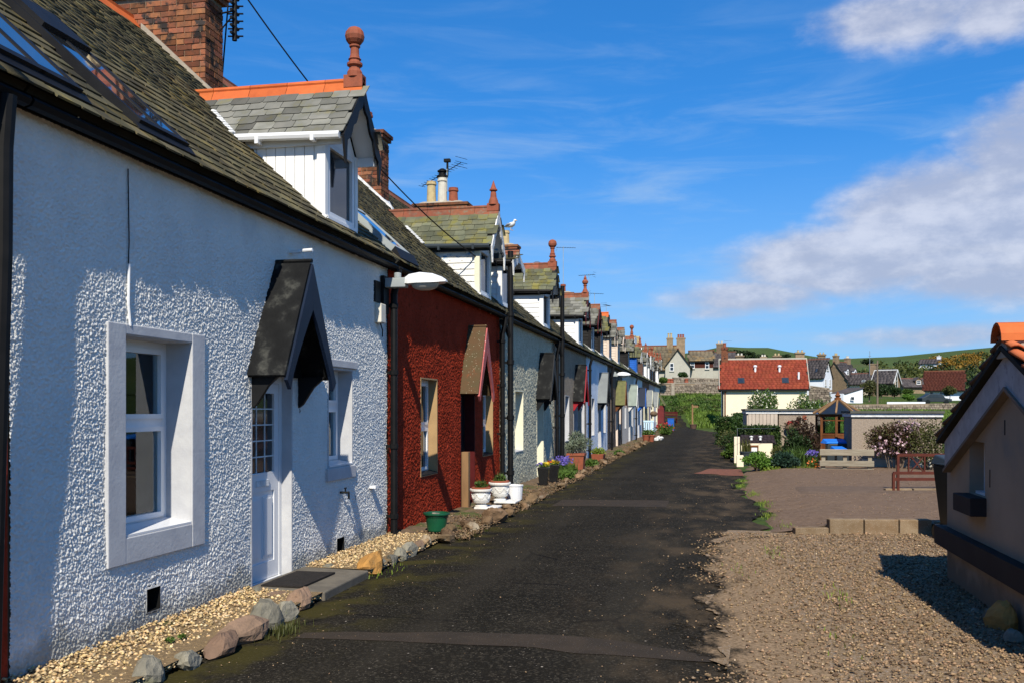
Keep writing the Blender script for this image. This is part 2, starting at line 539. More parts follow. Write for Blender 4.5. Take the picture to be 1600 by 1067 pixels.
M['blue_paint'] = pm('strong blue boards', (0.02, 0.12, 0.47), (0.018, 0.10, 0.40), 4.0, 0.5)
M['pale_blue'] = pm('pale blue paint', (0.50, 0.66, 0.78), (0.45, 0.60, 0.72), 4.0, 0.5)
M['brown_board'] = pm('brown boards', (0.11, 0.065, 0.05), (0.085, 0.05, 0.04), 4.0, 0.6)
M['beige_board'] = pm('pinkish cream boards', (0.66, 0.54, 0.44), (0.60, 0.49, 0.40), 4.0, 0.6)
M['black_board'] = pm('black boards', (0.012, 0.011, 0.011), (0.018, 0.016, 0.015), 4.0, 0.6)
M['hut_render'] = stained('greige hut render', (0.33, 0.26, 0.185), (0.29, 0.23, 0.165), 2.0, 0.9, damp=(0.16, 0.12, 0.08), bump=0.2, bscale=50, c3=(0.22, 0.2, 0.17), s3=2.0, t3=(0.55, 0.8))
M['hut_band'] = pm('dark hut band', (0.035, 0.028, 0.025), (0.028, 0.022, 0.02), 3.0, 0.8)
M['barge_grey'] = pm('flaking grey board', (0.42, 0.41, 0.41), (0.34, 0.33, 0.33), 7.0, 0.7, bump=0.3, bscale=40, c3=(0.25, 0.24, 0.25), s3=9, t3=(0.55, 0.7))
M['pantile'] = pm('orange pantile', (0.44, 0.12, 0.045), (0.34, 0.095, 0.038), 7.0, 0.7, piece=0.12, bump=0.2, bscale=60)
M['pantile_shade'] = pm('pantile with painted shade', (0.10, 0.06, 0.04), (0.07, 0.05, 0.035), 6.0, 0.85, piece=0.2)  # far slope of the hut: shade on the tile ends put into the colour
M['render_house'] = pm('cream house render', (0.80, 0.70, 0.52), (0.76, 0.66, 0.49), 2.0, 0.9)
M['red_tile'] = pm('red roof tile', (0.25, 0.05, 0.026), (0.20, 0.042, 0.024), 2.0, 0.8, c3=(0.36, 0.23, 0.16), s3=0.55, t3=(0.64, 0.74), piece=0.15, bump=0.3, bscale=20)
M['maroon_tile'] = pm('dull maroon tile', (0.075, 0.022, 0.014), (0.06, 0.019, 0.013), 2.0, 0.8, piece=0.12)
M['grey_render'] = pm('pale grey render', (0.42, 0.40, 0.33), (0.38, 0.36, 0.30), 2.0, 0.9)
M['white_far'] = pm('white house render', (0.72, 0.74, 0.78), (0.68, 0.70, 0.74), 2.0, 0.9)
M['slate_far'] = pm('blue grey slate', (0.085, 0.073, 0.072), (0.062, 0.054, 0.056), 1.2, 0.8, piece=0.22)
M['slate_purple'] = pm('dark purple slate', (0.032, 0.022, 0.028), (0.024, 0.018, 0.022), 2.0, 0.8, piece=0.2)
M['tile_far'] = pm('brown lichened tile', (0.17, 0.135, 0.085), (0.12, 0.10, 0.07), 1.0, 0.85, c3=(0.24, 0.15, 0.06), s3=0.8, t3=(0.5, 0.7), piece=0.2)
M['stone_wall'] = pm('rubble walling', (0.27, 0.22, 0.165), (0.19, 0.155, 0.12), 4.0, 0.9, piece=0.4, bump=0.5, bscale=20)
M['stone_house'] = pm('brown stone house', (0.26, 0.185, 0.115), (0.19, 0.14, 0.09), 3.0, 0.9, piece=0.3, bump=0.3, bscale=20)
M['pebbledash'] = pm('pebbledash', (0.35, 0.28, 0.215), (0.25, 0.20, 0.155), 28.0, 0.95, bump=0.7, bscale=60, bdist=0.02)
M['panel_cream'] = pm('cream garage panel', (0.50, 0.42, 0.34), (0.44, 0.37, 0.30), 3.0, 0.85, piece=0.06, bump=0.3, bscale=40)
M['roof_flat'] = pm('flat roof felt', (0.10, 0.10, 0.085), (0.08, 0.08, 0.065), 2.0, 0.9)
M['metal'] = pm('grey metal', (0.45, 0.46, 0.46), (0.38, 0.39, 0.39), 5.0, 0.35, metal=0.8)
M['lamp_white'] = pm('white lamp shell', (0.80, 0.80, 0.78), (0.74, 0.74, 0.72), 5.0, 0.35, spec=0.5)
M['lamp_grey'] = pm('grey lamp casting', (0.33, 0.36, 0.35), (0.28, 0.30, 0.30), 5.0, 0.45)
M['lamp_lens'] = pm('frosted lamp lens', (0.48, 0.45, 0.36), (0.40, 0.37, 0.30), 5.0, 0.25, spec=0.6)
M['box_cream'] = pm('cream meter box', (0.66, 0.62, 0.52), (0.60, 0.56, 0.47), 5.0, 0.5)
M['pole_wood'] = pm('utility pole timber', (0.20, 0.15, 0.11), (0.15, 0.12, 0.09), 3.0, 0.9)
M['gull_white'] = pm('gull plumage', (0.75, 0.75, 0.73), (0.70, 0.70, 0.69), 5.0, 0.8)
M['gull_grey'] = pm('gull wing grey', (0.30, 0.32, 0.35), (0.26, 0.28, 0.31), 5.0, 0.8)
M['gull_beak'] = pm('gull beak', (0.65, 0.40, 0.05), (0.6, 0.36, 0.05), 5.0, 0.5)
M['wire'] = pm('black cable', (0.012, 0.012, 0.012), (0.01, 0.01, 0.01), 5.0, 0.6)
M['void'] = pm('dark vent', (0.008, 0.008, 0.008), (0.006, 0.006, 0.006), 5.0, 0.9)


def leafmat(name, c1, c2, rough=0.6, piece=0.5, trans=0.25):
    m, n, b = newmat(name)
    geo = n.add('ShaderNodeNewGeometry')
    r = geo.outputs['Random Per Island']
    col = n.mix(r, c1, c2)
    col = n.mix(n.ramp(n.noise(geo.outputs['Position'], 2.5, 3.0), 0.4, 0.65, 0.0, 0.55), col, tuple(v * 0.55 for v in c1))
    n.put(b.inputs['Base Color'], col)
    b.inputs['Roughness'].default_value = rough
    b.inputs['Specular IOR Level'].default_value = 0.3
    tr = n.add('ShaderNodeBsdfTranslucent')
    n.put(tr.inputs[0], col)
    mx = n.add('ShaderNodeMixShader')
    mx.inputs[0].default_value = trans
    n.l.new(b.outputs[0], mx.inputs[1])
    n.l.new(tr.outputs[0], mx.inputs[2])
    n.l.new(mx.outputs[0], n.n['Material Output'].inputs[0])
    return m


L = {}
L['green'] = leafmat('fresh green leaves', (0.065, 0.12, 0.018), (0.10, 0.17, 0.03))
L['bright'] = leafmat('bright green leaves', (0.09, 0.20, 0.02), (0.15, 0.27, 0.04))
L['dark'] = leafmat('dark green leaves', (0.022, 0.045, 0.012), (0.04, 0.075, 0.016))
L['blue'] = leafmat('bluish dark leaves', (0.02, 0.05, 0.03), (0.035, 0.075, 0.04))
L['hedge'] = leafmat('hedge leaves', (0.028, 0.062, 0.012), (0.05, 0.10, 0.018))
L['bronze'] = leafmat('bronze leaves', (0.045, 0.02, 0.014), (0.07, 0.045, 0.018))
L['olive'] = leafmat('olive leaves', (0.065, 0.075, 0.018), (0.10, 0.10, 0.028))
L['silver'] = leafmat('silvery grey leaves', (0.16, 0.20, 0.13), (0.26, 0.30, 0.21))
L['dead'] = leafmat('dry brown leaves', (0.13, 0.075, 0.035), (0.09, 0.05, 0.025))
L['lime'] = leafmat('lime green cover', (0.16, 0.22, 0.02), (0.21, 0.28, 0.04))
L['wood1'] = leafmat('spring wood foliage', (0.065, 0.082, 0.016), (0.105, 0.115, 0.026), trans=0.1)
L['wood2'] = leafmat('dark wood foliage', (0.018, 0.035, 0.010), (0.032, 0.052, 0.014), trans=0.1)
L['gorse'] = leafmat('gorse in flower', (0.22, 0.12, 0.012), (0.28, 0.16, 0.02), trans=0.1)
L['grass'] = leafmat('long grass', (0.10, 0.17, 0.02), (0.155, 0.235, 0.032))
L['f_white'] = leafmat('white blossom', (0.62, 0.62, 0.48), (0.74, 0.74, 0.62))
L['f_pink'] = leafmat('pink blossom', (0.58, 0.34, 0.39), (0.72, 0.56, 0.58))
L['f_purple'] = leafmat('lilac blue flowers', (0.12, 0.085, 0.42), (0.24, 0.18, 0.58))
L['f_yellow'] = leafmat('yellow flowers', (0.72, 0.50, 0.02), (0.78, 0.62, 0.06))
L['f_orange'] = leafmat('orange flowers', (0.75, 0.22, 0.03), (0.65, 0.12, 0.03))
L['f_red'] = leafmat('red flowers', (0.50, 0.04, 0.04), (0.62, 0.09, 0.08))

# clear glass for the nearest windows
gm, n, b = newmat('clear window glass')
n.n.remove(b)
gl = n.add('ShaderNodeBsdfGlossy')
gl.inputs['Roughness'].default_value = 0.02
gl.inputs['Color'].default_value = (0.9, 0.95, 1, 1)
tp = n.add('ShaderNodeBsdfTransparent')
tp.inputs[0].default_value = (0.75, 0.82, 0.78, 1)
fr = n.add('ShaderNodeFresnel')
fr.inputs[0].default_value = 1.5
mx = n.add('ShaderNodeMixShader')
n.put(mx.inputs[0], n.math('MULTIPLY', fr.outputs[0], 1.3))
n.l.new(tp.outputs[0], mx.inputs[1])
n.l.new(gl.outputs[0], mx.inputs[2])
n.l.new(mx.outputs[0], n.n['Material Output'].inputs[0])
M['glass'] = gm

# skylight glass: mirrors the sky
M['sky_glass'] = pm('skylight glass', (0.02, 0.025, 0.03), (0.03, 0.035, 0.04), 2.0, 0.04, spec=1.0, metal=0.0, coat=1.0)

# asphalt: dark, specked with light chippings, paler worn lanes and moss by the edges
am, n, b = newmat('old asphalt')
geo = n.add('ShaderNodeNewGeometry')
pos = geo.outputs['Position']
col = n.mix(n.ramp(n.noise(pos, 0.55, 5.0, 0.6), 0.35, 0.66), (0.0125, 0.0108, 0.0074), (0.0225, 0.019, 0.0132))
col = n.mix(n.math('MULTIPLY', n.ramp(n.noise(pos, 85.0, 2.0, 0.6), 0.42, 0.62), 0.75), col, (0.007, 0.006, 0.0045))
col = n.mix(n.ramp(n.noise(pos, 40.0, 3.0, 0.6), 0.50, 0.68), col, (0.046, 0.039, 0.028))
col = n.mix(n.math('MULTIPLY', n.ramp(n.voro(pos, 30), 0.10, 0.20, 1.0, 0.0), n.ramp(n.noise(pos, 3.0), 0.42, 0.6)), col, (0.13, 0.112, 0.085))
col = n.mix(n.math('MULTIPLY', n.ramp(n.voro(pos, 9), 0.05, 0.085, 1.0, 0.0), n.ramp(n.noise(pos, 5.0), 0.45, 0.6)), col, (0.38, 0.33, 0.27))
px_, py_, pz_ = n.sep(pos)
edge = n.ramp(px_, -2.2, -3.2)
cr = n.add('ShaderNodeTexVoronoi', feature='DISTANCE_TO_EDGE')
n.put(cr.inputs['Vector'], n.mix(0.08, pos, n.add('ShaderNodeTexNoise').outputs[1]))
cr.inputs['Scale'].default_value = 0.55
crack = n.math('MULTIPLY', n.ramp(cr.outputs[0], 0.004, 0.012, 1.0, 0.0), n.ramp(n.noise(pos, 0.9, 3.0), 0.5, 0.6))
col = n.mix(n.math('MULTIPLY', crack, 0.8), col, (0.005, 0.0045, 0.004))
track = n.math('MULTIPLY', n.ramp(n.math('ABSOLUTE', n.math('SUBTRACT', n.math('ABSOLUTE', n.math('ADD', px_, 1.45)), 0.75)), 0.12, 0.42, 1.0, 0.0), n.ramp(n.noise(n.scale(pos, (1.5, 0.25, 1.0)), 1.3, 4.0), 0.4, 0.62))
col = n.mix(n.math('MULTIPLY', track, 0.4), col, (0.036, 0.0305, 0.022))
moss = n.math('MULTIPLY', edge, n.ramp(n.noise(pos, 1.7, 5.0, 0.6), 0.44, 0.6))
col = n.mix(n.math('MULTIPLY', moss, 0.75), col, (0.05, 0.042, 0.010))
dirt = n.math('MULTIPLY', n.ramp(px_, -1.6, 0.2), n.ramp(n.noise(n.scale(pos, (1.0, 0.5, 1.0)), 1.6, 6.0, 0.65), 0.44, 0.66))
col = n.mix(n.math('MULTIPLY', dirt, 0.75), col, (0.085, 0.06, 0.036))
n.put(b.inputs['Base Color'], col)
b.inputs['Roughness'].default_value = 0.9
b.inputs['Specular IOR Level'].default_value = 0.06
bn = n.add('ShaderNodeBump')
bn.inputs['Strength'].default_value = 0.7
bn.inputs['Distance'].default_value = 0.012
n.put(bn.inputs['Height'], n.math('ADD', n.noise(pos, 45.0, 4.0, 0.7), n.math('MULTIPLY', n.noise(pos, 2.0, 3.0), 3.0)))
n.put(b.inputs['Normal'], bn.outputs[0])
M['asphalt'] = am

# tarmac with shingle trodden in, more of it towards the yard
em, n, b = newmat('shingle trodden into tarmac')
geo = n.add('ShaderNodeNewGeometry')
pos = geo.outputs['Position']
ex_, ey_, ez_ = n.sep(pos)
tar = n.mix(n.ramp(n.noise(pos, 60.0, 3.0, 0.6), 0.4, 0.66), (0.011, 0.0095, 0.0068), (0.034, 0.029, 0.021))
grit = n.mix(n.ramp(n.noise(pos, 32.0, 4.0), 0.35, 0.65), (0.16, 0.11, 0.065), (0.28, 0.195, 0.12))
f = n.math('ADD', n.math('ADD', n.ramp(ex_, -0.5, 0.75, smooth=False), n.ramp(ey_, 12.2, 13.6, 0.0, -0.9)), n.math('MULTIPLY', n.math('SUBTRACT', n.noise(n.scale(pos, (1.0, 0.6, 1.0)), 1.5, 9.0, 0.72), 0.5), 1.7))
n.put(b.inputs['Base Color'], n.mix(n.ramp(f, 0.40, 0.62), tar, grit))
b.inputs['Roughness'].default_value = 0.95
b.inputs['Specular IOR Level'].default_value = 0.06
bn = n.add('ShaderNodeBump')
bn.inputs['Strength'].default_value = 0.8
bn.inputs['Distance'].default_value = 0.015
n.put(bn.inputs['Height'], n.noise(pos, 60.0, 3.0, 0.6))
n.put(b.inputs['Normal'], bn.outputs[0])
tp = n.add('ShaderNodeBsdfTransparent')
mx = n.add('ShaderNodeMixShader')
n.put(mx.inputs[0], n.ramp(f, 0.36, 0.44))
n.l.new(tp.outputs[0], mx.inputs[1])
n.l.new(b.outputs[0], mx.inputs[2])
n.l.new(mx.outputs[0], n.n['Material Output'].inputs[0])
M['shingle_edge'] = em

M['shingle'] = pm('brown shingle bed', (0.25, 0.172, 0.10), (0.18, 0.122, 0.07), 30.0, 0.95, bump=0.9, bscale=70, bdist=0.02, c3=(0.30, 0.235, 0.175), s3=45, t3=(0.5, 0.62), speck=(55, 0.16, (0.42, 0.36, 0.29)))
M['pebble'] = pm('brown shingle stones', (0.27, 0.178, 0.10), (0.19, 0.128, 0.076), 18.0, 0.9, piece=0.6, c3=(0.42, 0.32, 0.22), s3=30, t3=(0.58, 0.66))
M['grass_ground'] = pm('rough grass ground', (0.052, 0.082, 0.016), (0.04, 0.062, 0.014), 0.6, 0.95, c3=(0.11, 0.12, 0.03), s3=0.15, t3=(0.5, 0.7), bump=0.6, bscale=3, bdist=0.2)
M['hill_grass'] = pm('hill pasture', (0.062, 0.092, 0.024), (0.05, 0.075, 0.02), 0.02, 0.95, c3=(0.075, 0.085, 0.028), s3=0.008, t3=(0.5, 0.65), bump=0.3, bscale=0.3, bdist=1.0)

# ------------------------------------------------------------------ ground
def smooth(t):
    t = np.clip(t, 0, 1)
    return t * t * (3 - 2 * t)


def ground_h(D, U=0.0):
    """height of the land by distance up the village; U is the bearing (right of the view axis), where the land lies lower"""
    left = np.interp(D, [0, 88, 115, 140, 180, 300, 420, 7000], [0, 0, 3.55, 4.5, 5.6, 8.0, 10.0, 10.0])
    right = np.interp(D, [0, 60, 100, 113, 125, 165, 200, 300, 420, 7000], [0, 0.3, 1.5, 1.85, 2.5, 4.2, 5.5, 8.0, 10.0, 10.0])
    k = smooth((np.asarray(U, dtype=float) - 0.215) / 0.07)
    return -0.05 + left * (1 - k) + right * k


def vnoise(x, y, seed=0):
    """smooth value noise on arrays"""
    xi, yi = np.floor(x).astype(int), np.floor(y).astype(int)
    fx, fy = smooth(x - xi), smooth(y - yi)

    def hsh(a, b):
        n_ = (a * 374761393 + b * 668265263 + seed * 1442695041) & 0x7fffffff
        n_ = ((n_ ^ (n_ >> 13)) * 1274126177) & 0x7fffffff
        return (n_ ^ (n_ >> 16)) / 0x7fffffff * 1.0 % 1.0
    a, b, c, d = hsh(xi, yi), hsh(xi + 1, yi), hsh(xi, yi + 1), hsh(xi + 1, yi + 1)
    return (a * (1 - fx) + b * fx) * (1 - fy) + (c * (1 - fx) + d * fx) * fy


def grid_mesh(name, X, Y, Z, mat, kind='structure', smooth_=True):
    nr, nc = X.shape
    V = np.stack([X, Y, Z], -1).reshape(-1, 3)
    i = np.arange(nr * nc).reshape(nr, nc)
    F = np.stack([i[:-1, :-1], i[:-1, 1:], i[1:, 1:], i[1:, :-1]], -1).reshape(-1, 4)
    return mesh_np(name, V, F, mat, None, kind, smooth_)


fd = np.concatenate([np.linspace(-40, 84, 32), np.linspace(88, 145, 58), np.linspace(150, 420, 50), np.array([600, 1200, 2500, 5000])])
lr = np.concatenate([-np.geomspace(5000, 60, 16), np.linspace(-55, 75, 105), np.geomspace(80, 5000, 16)])
LR, FD = np.meshgrid(lr, fd)
X = CR.x * LR + CF.x * FD
Y = CR.y * LR + CF.y * FD
Z = ground_h(FD, LR / np.maximum(FD, 1.0)) + np.where(FD > 90, (vnoise(LR * 0.5, FD * 0.5, 3) - 0.5) * 0.35, 0)
grid_mesh('ground', X, Y, Z, M['grass_ground'])


def hill(name, ridge, d0, d1, z0, mat, rough, seed, extend=True):
    """a hill whose skyline runs through the ridge points"""
    px = np.array([p[0] for p in ridge], float)
    zz = np.array([CAMZ + (640 - p[1]) / 1500 * d1 for p in ridge])
    u = np.arange(px[0], px[-1] + 1, 8.0)
    prof = np.interp(u, px, zz)
    t = np.concatenate([np.linspace(0, 1, 26), np.linspace(1.06, 2.2, 12)])
    U, T = np.meshgrid((u - 800) / 1500, t)
    D = d0 + (d1 - d0) * T
    rise = np.where(T <= 1, smooth(T * 0.5 + 0.0) * 2, 1 - 0.4 * smooth((T - 1) / 1.2))
    H = z0 + (np.interp(U.ravel() * 1500 + 800, u, prof).reshape(U.shape) - z0) * rise
    H += (vnoise(U * D / 18, D / 18, seed) - 0.5) * rough * np.sin(np.clip(T, 0, 1) * math.pi)
    X = CR.x * U * D + CF.x * D
    Y = CR.y * U * D + CF.y * D
    return grid_mesh(name, X, Y, H, mat)


hill('hill', [(-2600, 600), (0, 585), (700, 570), (1000, 560), (1085, 550), (1130, 541), (1165, 543), (1200, 543), (1225, 548), (1262, 555), (1300, 561), (1345, 559), (1400, 557), (1450, 552), (1500, 547), (1600, 538), (2200, 530), (4000, 590)],
     420, 950, 9.0, M['hill_grass'], 6.0, 5)
hill('hill', [(1180, 618), (1262, 604), (1310, 590), (1345, 579), (1400, 571), (1460, 570), (1500, 562), (1560, 556), (1700, 545), (2400, 535), (3600, 600)],
     235, 360, 7.0, M['hill_grass'], 3.0, 9)

# road, edges by distance along the street
RY = [-6, 6.3, 7.3, 8.2, 10, 11.4, 12.8, 13.8, 16.5, 18.1, 20.2, 22.4, 25, 26, 40, 52, 74, 92, 103, 129]
RX = [0.3, 0.34, 0.39, 0.21, 0.38, 0.22, 0.41, 0.61, 0.88, 0.8, 0.64, 0.57, 0.85, 0.6, 0.9, 0.67, 0.55, -2.3, -3.4, -5.6]
LY = [-6, 5, 12, 14, 18, 22, 40, 80, 103, 129]
LX = [-3.42, -3.42, -3.38, -3.2, -3.1, -3.15, -3.25, -3.1, -5.2, -7.6]
ry = np.concatenate([np.arange(-6, 30, 0.12), np.arange(30, 99, 1.0)])
rr = np.interp(ry, RY, RX) + (vnoise(ry * 2.3, ry * 0, 1) - 0.5) * 0.3 + (vnoise(ry * 7, ry * 0, 2) - 0.5) * 0.12
rl = np.interp(ry, LY, LX) - (vnoise(ry * 1.7, ry * 0, 4)) * 0.25
tt = np.linspace(0, 1, 9)
XR = rl[:, None] * (1 - tt) + rr[:, None] * tt
YR = np.repeat(ry[:, None], 9, 1)
ZR = 0.012 + np.sin(tt * math.pi)[None, :] * 0.03 + (vnoise(XR * 0.9, YR * 0.7, 6) - 0.5) * 0.022 + np.zeros_like(XR)
ZR[:, 0] = 0.01
ZR[:, -1] = 0.004
ZR += np.maximum(0, ground_h(XR * CF.x + YR * CF.y) + 0.05 + 0.03) * (YR > 85)
grid_mesh('road', XR, YR, ZR, M['asphalt'])

# verge along the cottages
vy = np.arange(-6, 82, 0.25)
vx = np.linspace(-4.12, -3.0, 14)
VX, VY = np.meshgrid(vx, vy)
VZ = 0.03 + (vnoise(VX * 4, VY * 4, 8) - 0.5) * 0.06 + np.clip((-3.3 - VX) * 0.06, -0.05, 0.05)
VZ -= 0.09 * smooth((VX + 3.55) / 0.3)
grid_mesh('verge', VX, VY, VZ, M['soil'])


def sheet(name, pts, z, mat, kind='structure'):
    mb = MB()
    mb.add([(p[0], p[1], z) for p in pts], [tuple(range(len(pts)))])
    me = mb.build(name, mat, kind=kind)
    return me


def jag(pts, step=0.12, amp=0.05, seed=0):
    """a closed outline with worn, uneven edges"""
    r_ = random.Random(seed)
    o = []
    for i in range(len(pts)):
        a, b = Vector(pts[i]), Vector(pts[(i + 1) % len(pts)])
        k = max(1, int((b - a).length / step))
        for j in range(k):
            p = a.lerp(b, j / k)
            o.append((p.x + r_.uniform(-amp, amp), p.y + r_.uniform(-amp, amp)))
    return o


def draped(name, x0f, x1f, y0, y1, mat, lift=0.006, step=0.08, n_=8):
    """a thin repair laid over the road surface, following its camber"""
    ys = np.arange(y0, y1 + 1e-6, step)
    return ys


def road_z(x, y):
    a = np.interp(y, ry, rl)
    b = np.interp(y, ry, rr)
    t = np.clip((x - a) / (b - a), 0, 1)
    return 0.012 + np.sin(t * math.pi) * 0.03 + (vnoise(np.asarray(x) * 0.9, np.asarray(y) * 0.7, 6) - 0.5) * 0.022


def repair(xs, ylo, yhi, seed):
    xs = np.array(xs, float)
    xx = np.linspace(xs[0], xs[-1], 60)
    lo = np.interp(xx, xs, ylo) + (vnoise(xx * 3, xx * 0, seed) - 0.5) * 0.06
    hi = np.interp(xx, xs, yhi) + (vnoise(xx * 3, xx * 0, seed + 1) - 0.5) * 0.06
    t = np.linspace(0, 1, 6)
    XX = np.repeat(xx[:, None], 6, 1)
    YY = lo[:, None] * (1 - t) + hi[:, None] * t
    ZZ = road_z(XX, YY) + 0.0035
    grid_mesh('road_repair', YY * 0 + XX, YY, ZZ, M['patch'])


repair([-2.72, -0.74], [16.55, 16.6], [17.8, 17.8], 20)
repair([-3.0, -1.9, -1.2, -0.9, -0.2, 0.3], [6.56, 6.60, 6.62, 6.52, 6.50, 6.54], [6.8, 6.95, 7.0, 6.98, 6.8, 6.74], 30)

xx = np.linspace(-0.42, 0.85, 30)
lo = 25.5 + (vnoise(xx * 4, xx * 0, 61) - 0.5) * 0.5 - 0.25 * (xx > 0.2)
hi = np.minimum(27.9, 25.6 + (xx + 0.42) * 5.5) + (vnoise(xx * 4, xx * 0, 62) - 0.5) * 0.5
t = np.linspace(0, 1, 12)
XX = np.repeat(xx[:, None], 12, 1)
YYp = lo[:, None] * (1 - t) + hi[:, None] * t
grid_mesh('red_path', XX, YYp, road_z(XX, YYp) + 0.008, M['redpath'])
edge = [(float(np.interp(y, RY, RX)) - 0.28 + sum((vnoise(np.array([y * f_]), np.array([f_]), 12)[0] - 0.5) * a_ for f_, a_ in ((0.7, 0.35), (2.3, 0.22), (6.1, 0.16), (14.0, 0.1))), float(y)) for y in np.arange(13.7, 3.0, -0.03)]
sheet('shingle_yard', edge + [(0.1, -6), (14, -6), (14, 16.4), (2.0, 13.72)], 0.03, M['shingle'])
# concrete yard, raised behind the kerb blocks
yl = np.array([13.5, 14.5, 16.5, 18, 20, 22, 24, 25.2, 27, 30.5])
xl = np.array([0.75, 0.9, 1.0, 0.9, 0.7, 0.72, 0.85, 0.85, 0.95, 1.2])
cy = np.arange(13.55, 30.5, 0.25)
cx = np.linspace(0, 1, 40) ** 1.4
CX0 = np.interp(cy, yl, xl) + (vnoise(cy * 3, cy * 0, 14) - 0.5) * 0.3
CX = CX0[:, None] + cx[None, :] * (16 - CX0[:, None])
CY = np.repeat(cy[:, None], 40, 1) + np.maximum(0, CX - 1.2) * 0.2
CZ = 0.035 + 0.13 * smooth((CX - CX0[:, None]) / 1.1) + (vnoise(CX * 0.8, CY * 0.8, 15) - 0.5) * 0.02 + (vnoise(CX * 3, CY * 3, 16) - 0.5) * 0.008
CZ[:, 0] = -0.02
yard = grid_mesh('concrete_yard', CX, CY, CZ, M['concrete'])


def octa_cloud(name, P3, rad, mat, seed, flat=0.6, label=None):
    """many small pebbles in one mesh"""
    rng = np.random.default_rng(seed)
    n_ = len(P3)
    base = np.array([(1, 0, 0), (-1, 0, 0), (0, 1, 0), (0, -1, 0), (0, 0, 1), (0, 0, -1)], float)
    q = np.repeat(base[None], n_, 0) * rng.uniform(0.6, 1.3, (n_, 6, 1))
    q = q + rng.uniform(-0.25, 0.25, (n_, 6, 3))
    ax = rng.uniform(0.7, 1.3, (n_, 1, 3))
    ax[:, :, 2] *= flat
    q = q * ax * rad[:, None, None]
    g = rng.uniform(0, math.tau, n_)
    c, s = np.cos(g)[:, None], np.sin(g)[:, None]
    q[:, :, 0], q[:, :, 1] = q[:, :, 0] * c - q[:, :, 1] * s, q[:, :, 0] * s + q[:, :, 1] * c
    V = (q + P3[:, None, :]).reshape(-1, 3)
    tri = np.array([(0, 2, 4), (2, 1, 4), (1, 3, 4), (3, 0, 4), (2, 0, 5), (1, 2, 5), (3, 1, 5), (0, 3, 5)])
    F = (tri[None] + (np.arange(n_) * 6)[:, None, None]).reshape(-1, 3)
    return mesh_np(name, V, F, mat, None, 'stuff')


def scatter(n_, x0, x1, y0, y1, seed, keep=None, ypow=1.0):
    rng = np.random.default_rng(seed)
    x = rng.uniform(x0, x1, n_)
    y = y0 + (y1 - y0) * rng.uniform(0, 1, n_) ** ypow
    if keep is not None:
        k = keep(x, y, rng)
        x, y = x[k], y[k]
    return x, y


# golden pebbles in the two beds by the white cottage
gx, gy = scatter(15000, -4.1, -3.36, 4.2, 12.2, 41, lambda x, y, r: ((y < 8.0) | (y > 9.25)) & (y < 11.95 + (x + 4.1) * 0.1))
gz = 0.05 + RNG.uniform(-0.012, 0.03, len(gx)) + (-3.36 - gx) * 0.05
octa_cloud('golden_gravel', np.stack([gx, gy, gz], -1), RNG.uniform(0.009, 0.021, len(gx)), M['gravel_gold'], 42)
for y0, y1 in ((4.0, 8.02), (9.22, 12.0)):
    sheet('gravel_bed', [(-4.11, y0), (-3.36, y0), (-3.36, y1), (-4.11, y1)], 0.088, M['gravel_sheet'])
# brown shingle on the right, thinning onto the road
sx, sy = scatter(60000, -0.9, 5.2, 4.4, 13.75, 43, lambda x, y, r: (x - np.interp(y, RY, RX) + 0.42 + (vnoise(y * 2.2, x * 2.0, 44) - 0.5) * 0.8 + (vnoise(y * 6.5, x * 6.0, 45) - 0.5) * 0.35 > r.uniform(0.0, 1.0, len(x)) ** 1.5 * 0.95) & (y < 13.45 + np.maximum(0, x - 1.2) * 0.2), 1.25)
octa_cloud('shingle', np.stack([sx, sy, np.maximum(0.036, np.where(sx < np.interp(sy, RY, RX), road_z(sx, sy) + 0.006, 0.036)) + RNG.uniform(-0.008, 0.012, len(sx))], -1), RNG.uniform(0.006, 0.0165, len(sx)) * np.where(RNG.uniform(0, 1, len(sx)) > 0.97, 1.8, 1), M['pebble'], 45)
# the ragged edge where shingle is trodden into the tarmac
ey = np.arange(3.0, 13.7, 0.06)
et = np.linspace(0, 1, 26)
e0 = np.interp(ey, RY, RX)
EX = (e0 - 1.05)[:, None] + et[None, :] * 1.5
EY = np.repeat(ey[:, None], 26, 1)
EZ = np.where(EX < e0[:, None] - 0.25, road_z(EX, EY) + 0.005, np.maximum(road_z(EX, EY) + 0.005, 0.036))
EZ[:, 0] -= 0.03
EZ[:, -1] -= 0.03
grid_mesh('shingle_edge', EX, EY, EZ, M['shingle_edge'])
# a darker smooth strip of concrete across the yard
pd = np.linspace(17.7, 19.3, 8)
pu = np.linspace(0.0, 1.0, 60)
PX = np.zeros((8, 60)); PY = np.zeros((8, 60))
for i_, D0 in enumerate(pd):
    lat = (1.55 + 8.0 * pu) / math.cos(PSI) + D0 * math.tan(PSI) + (vnoise(pu * 40, pu * 0 + i_, 70) - 0.5) * 0.05
    dd_ = D0 + (vnoise(pu * 22, pu * 0, 71 + (i_ > 3)) - 0.5) * 0.3
    PX[i_] = CR.x * lat + CF.x * dd_
    PY[i_] = CR.y * lat + CF.y * dd_
xb0 = np.interp(PY - np.maximum(0, PX - 1.2) * 0.2, yl, xl)
PZ = 0.035 + 0.13 * smooth((PX - xb0) / 1.1) + 0.018
PZ[0] -= 0.03; PZ[-1] -= 0.03; PZ[:, 0] -= 0.05
grid_mesh('concrete_path', PX, PY, PZ, M['concrete_dark'])
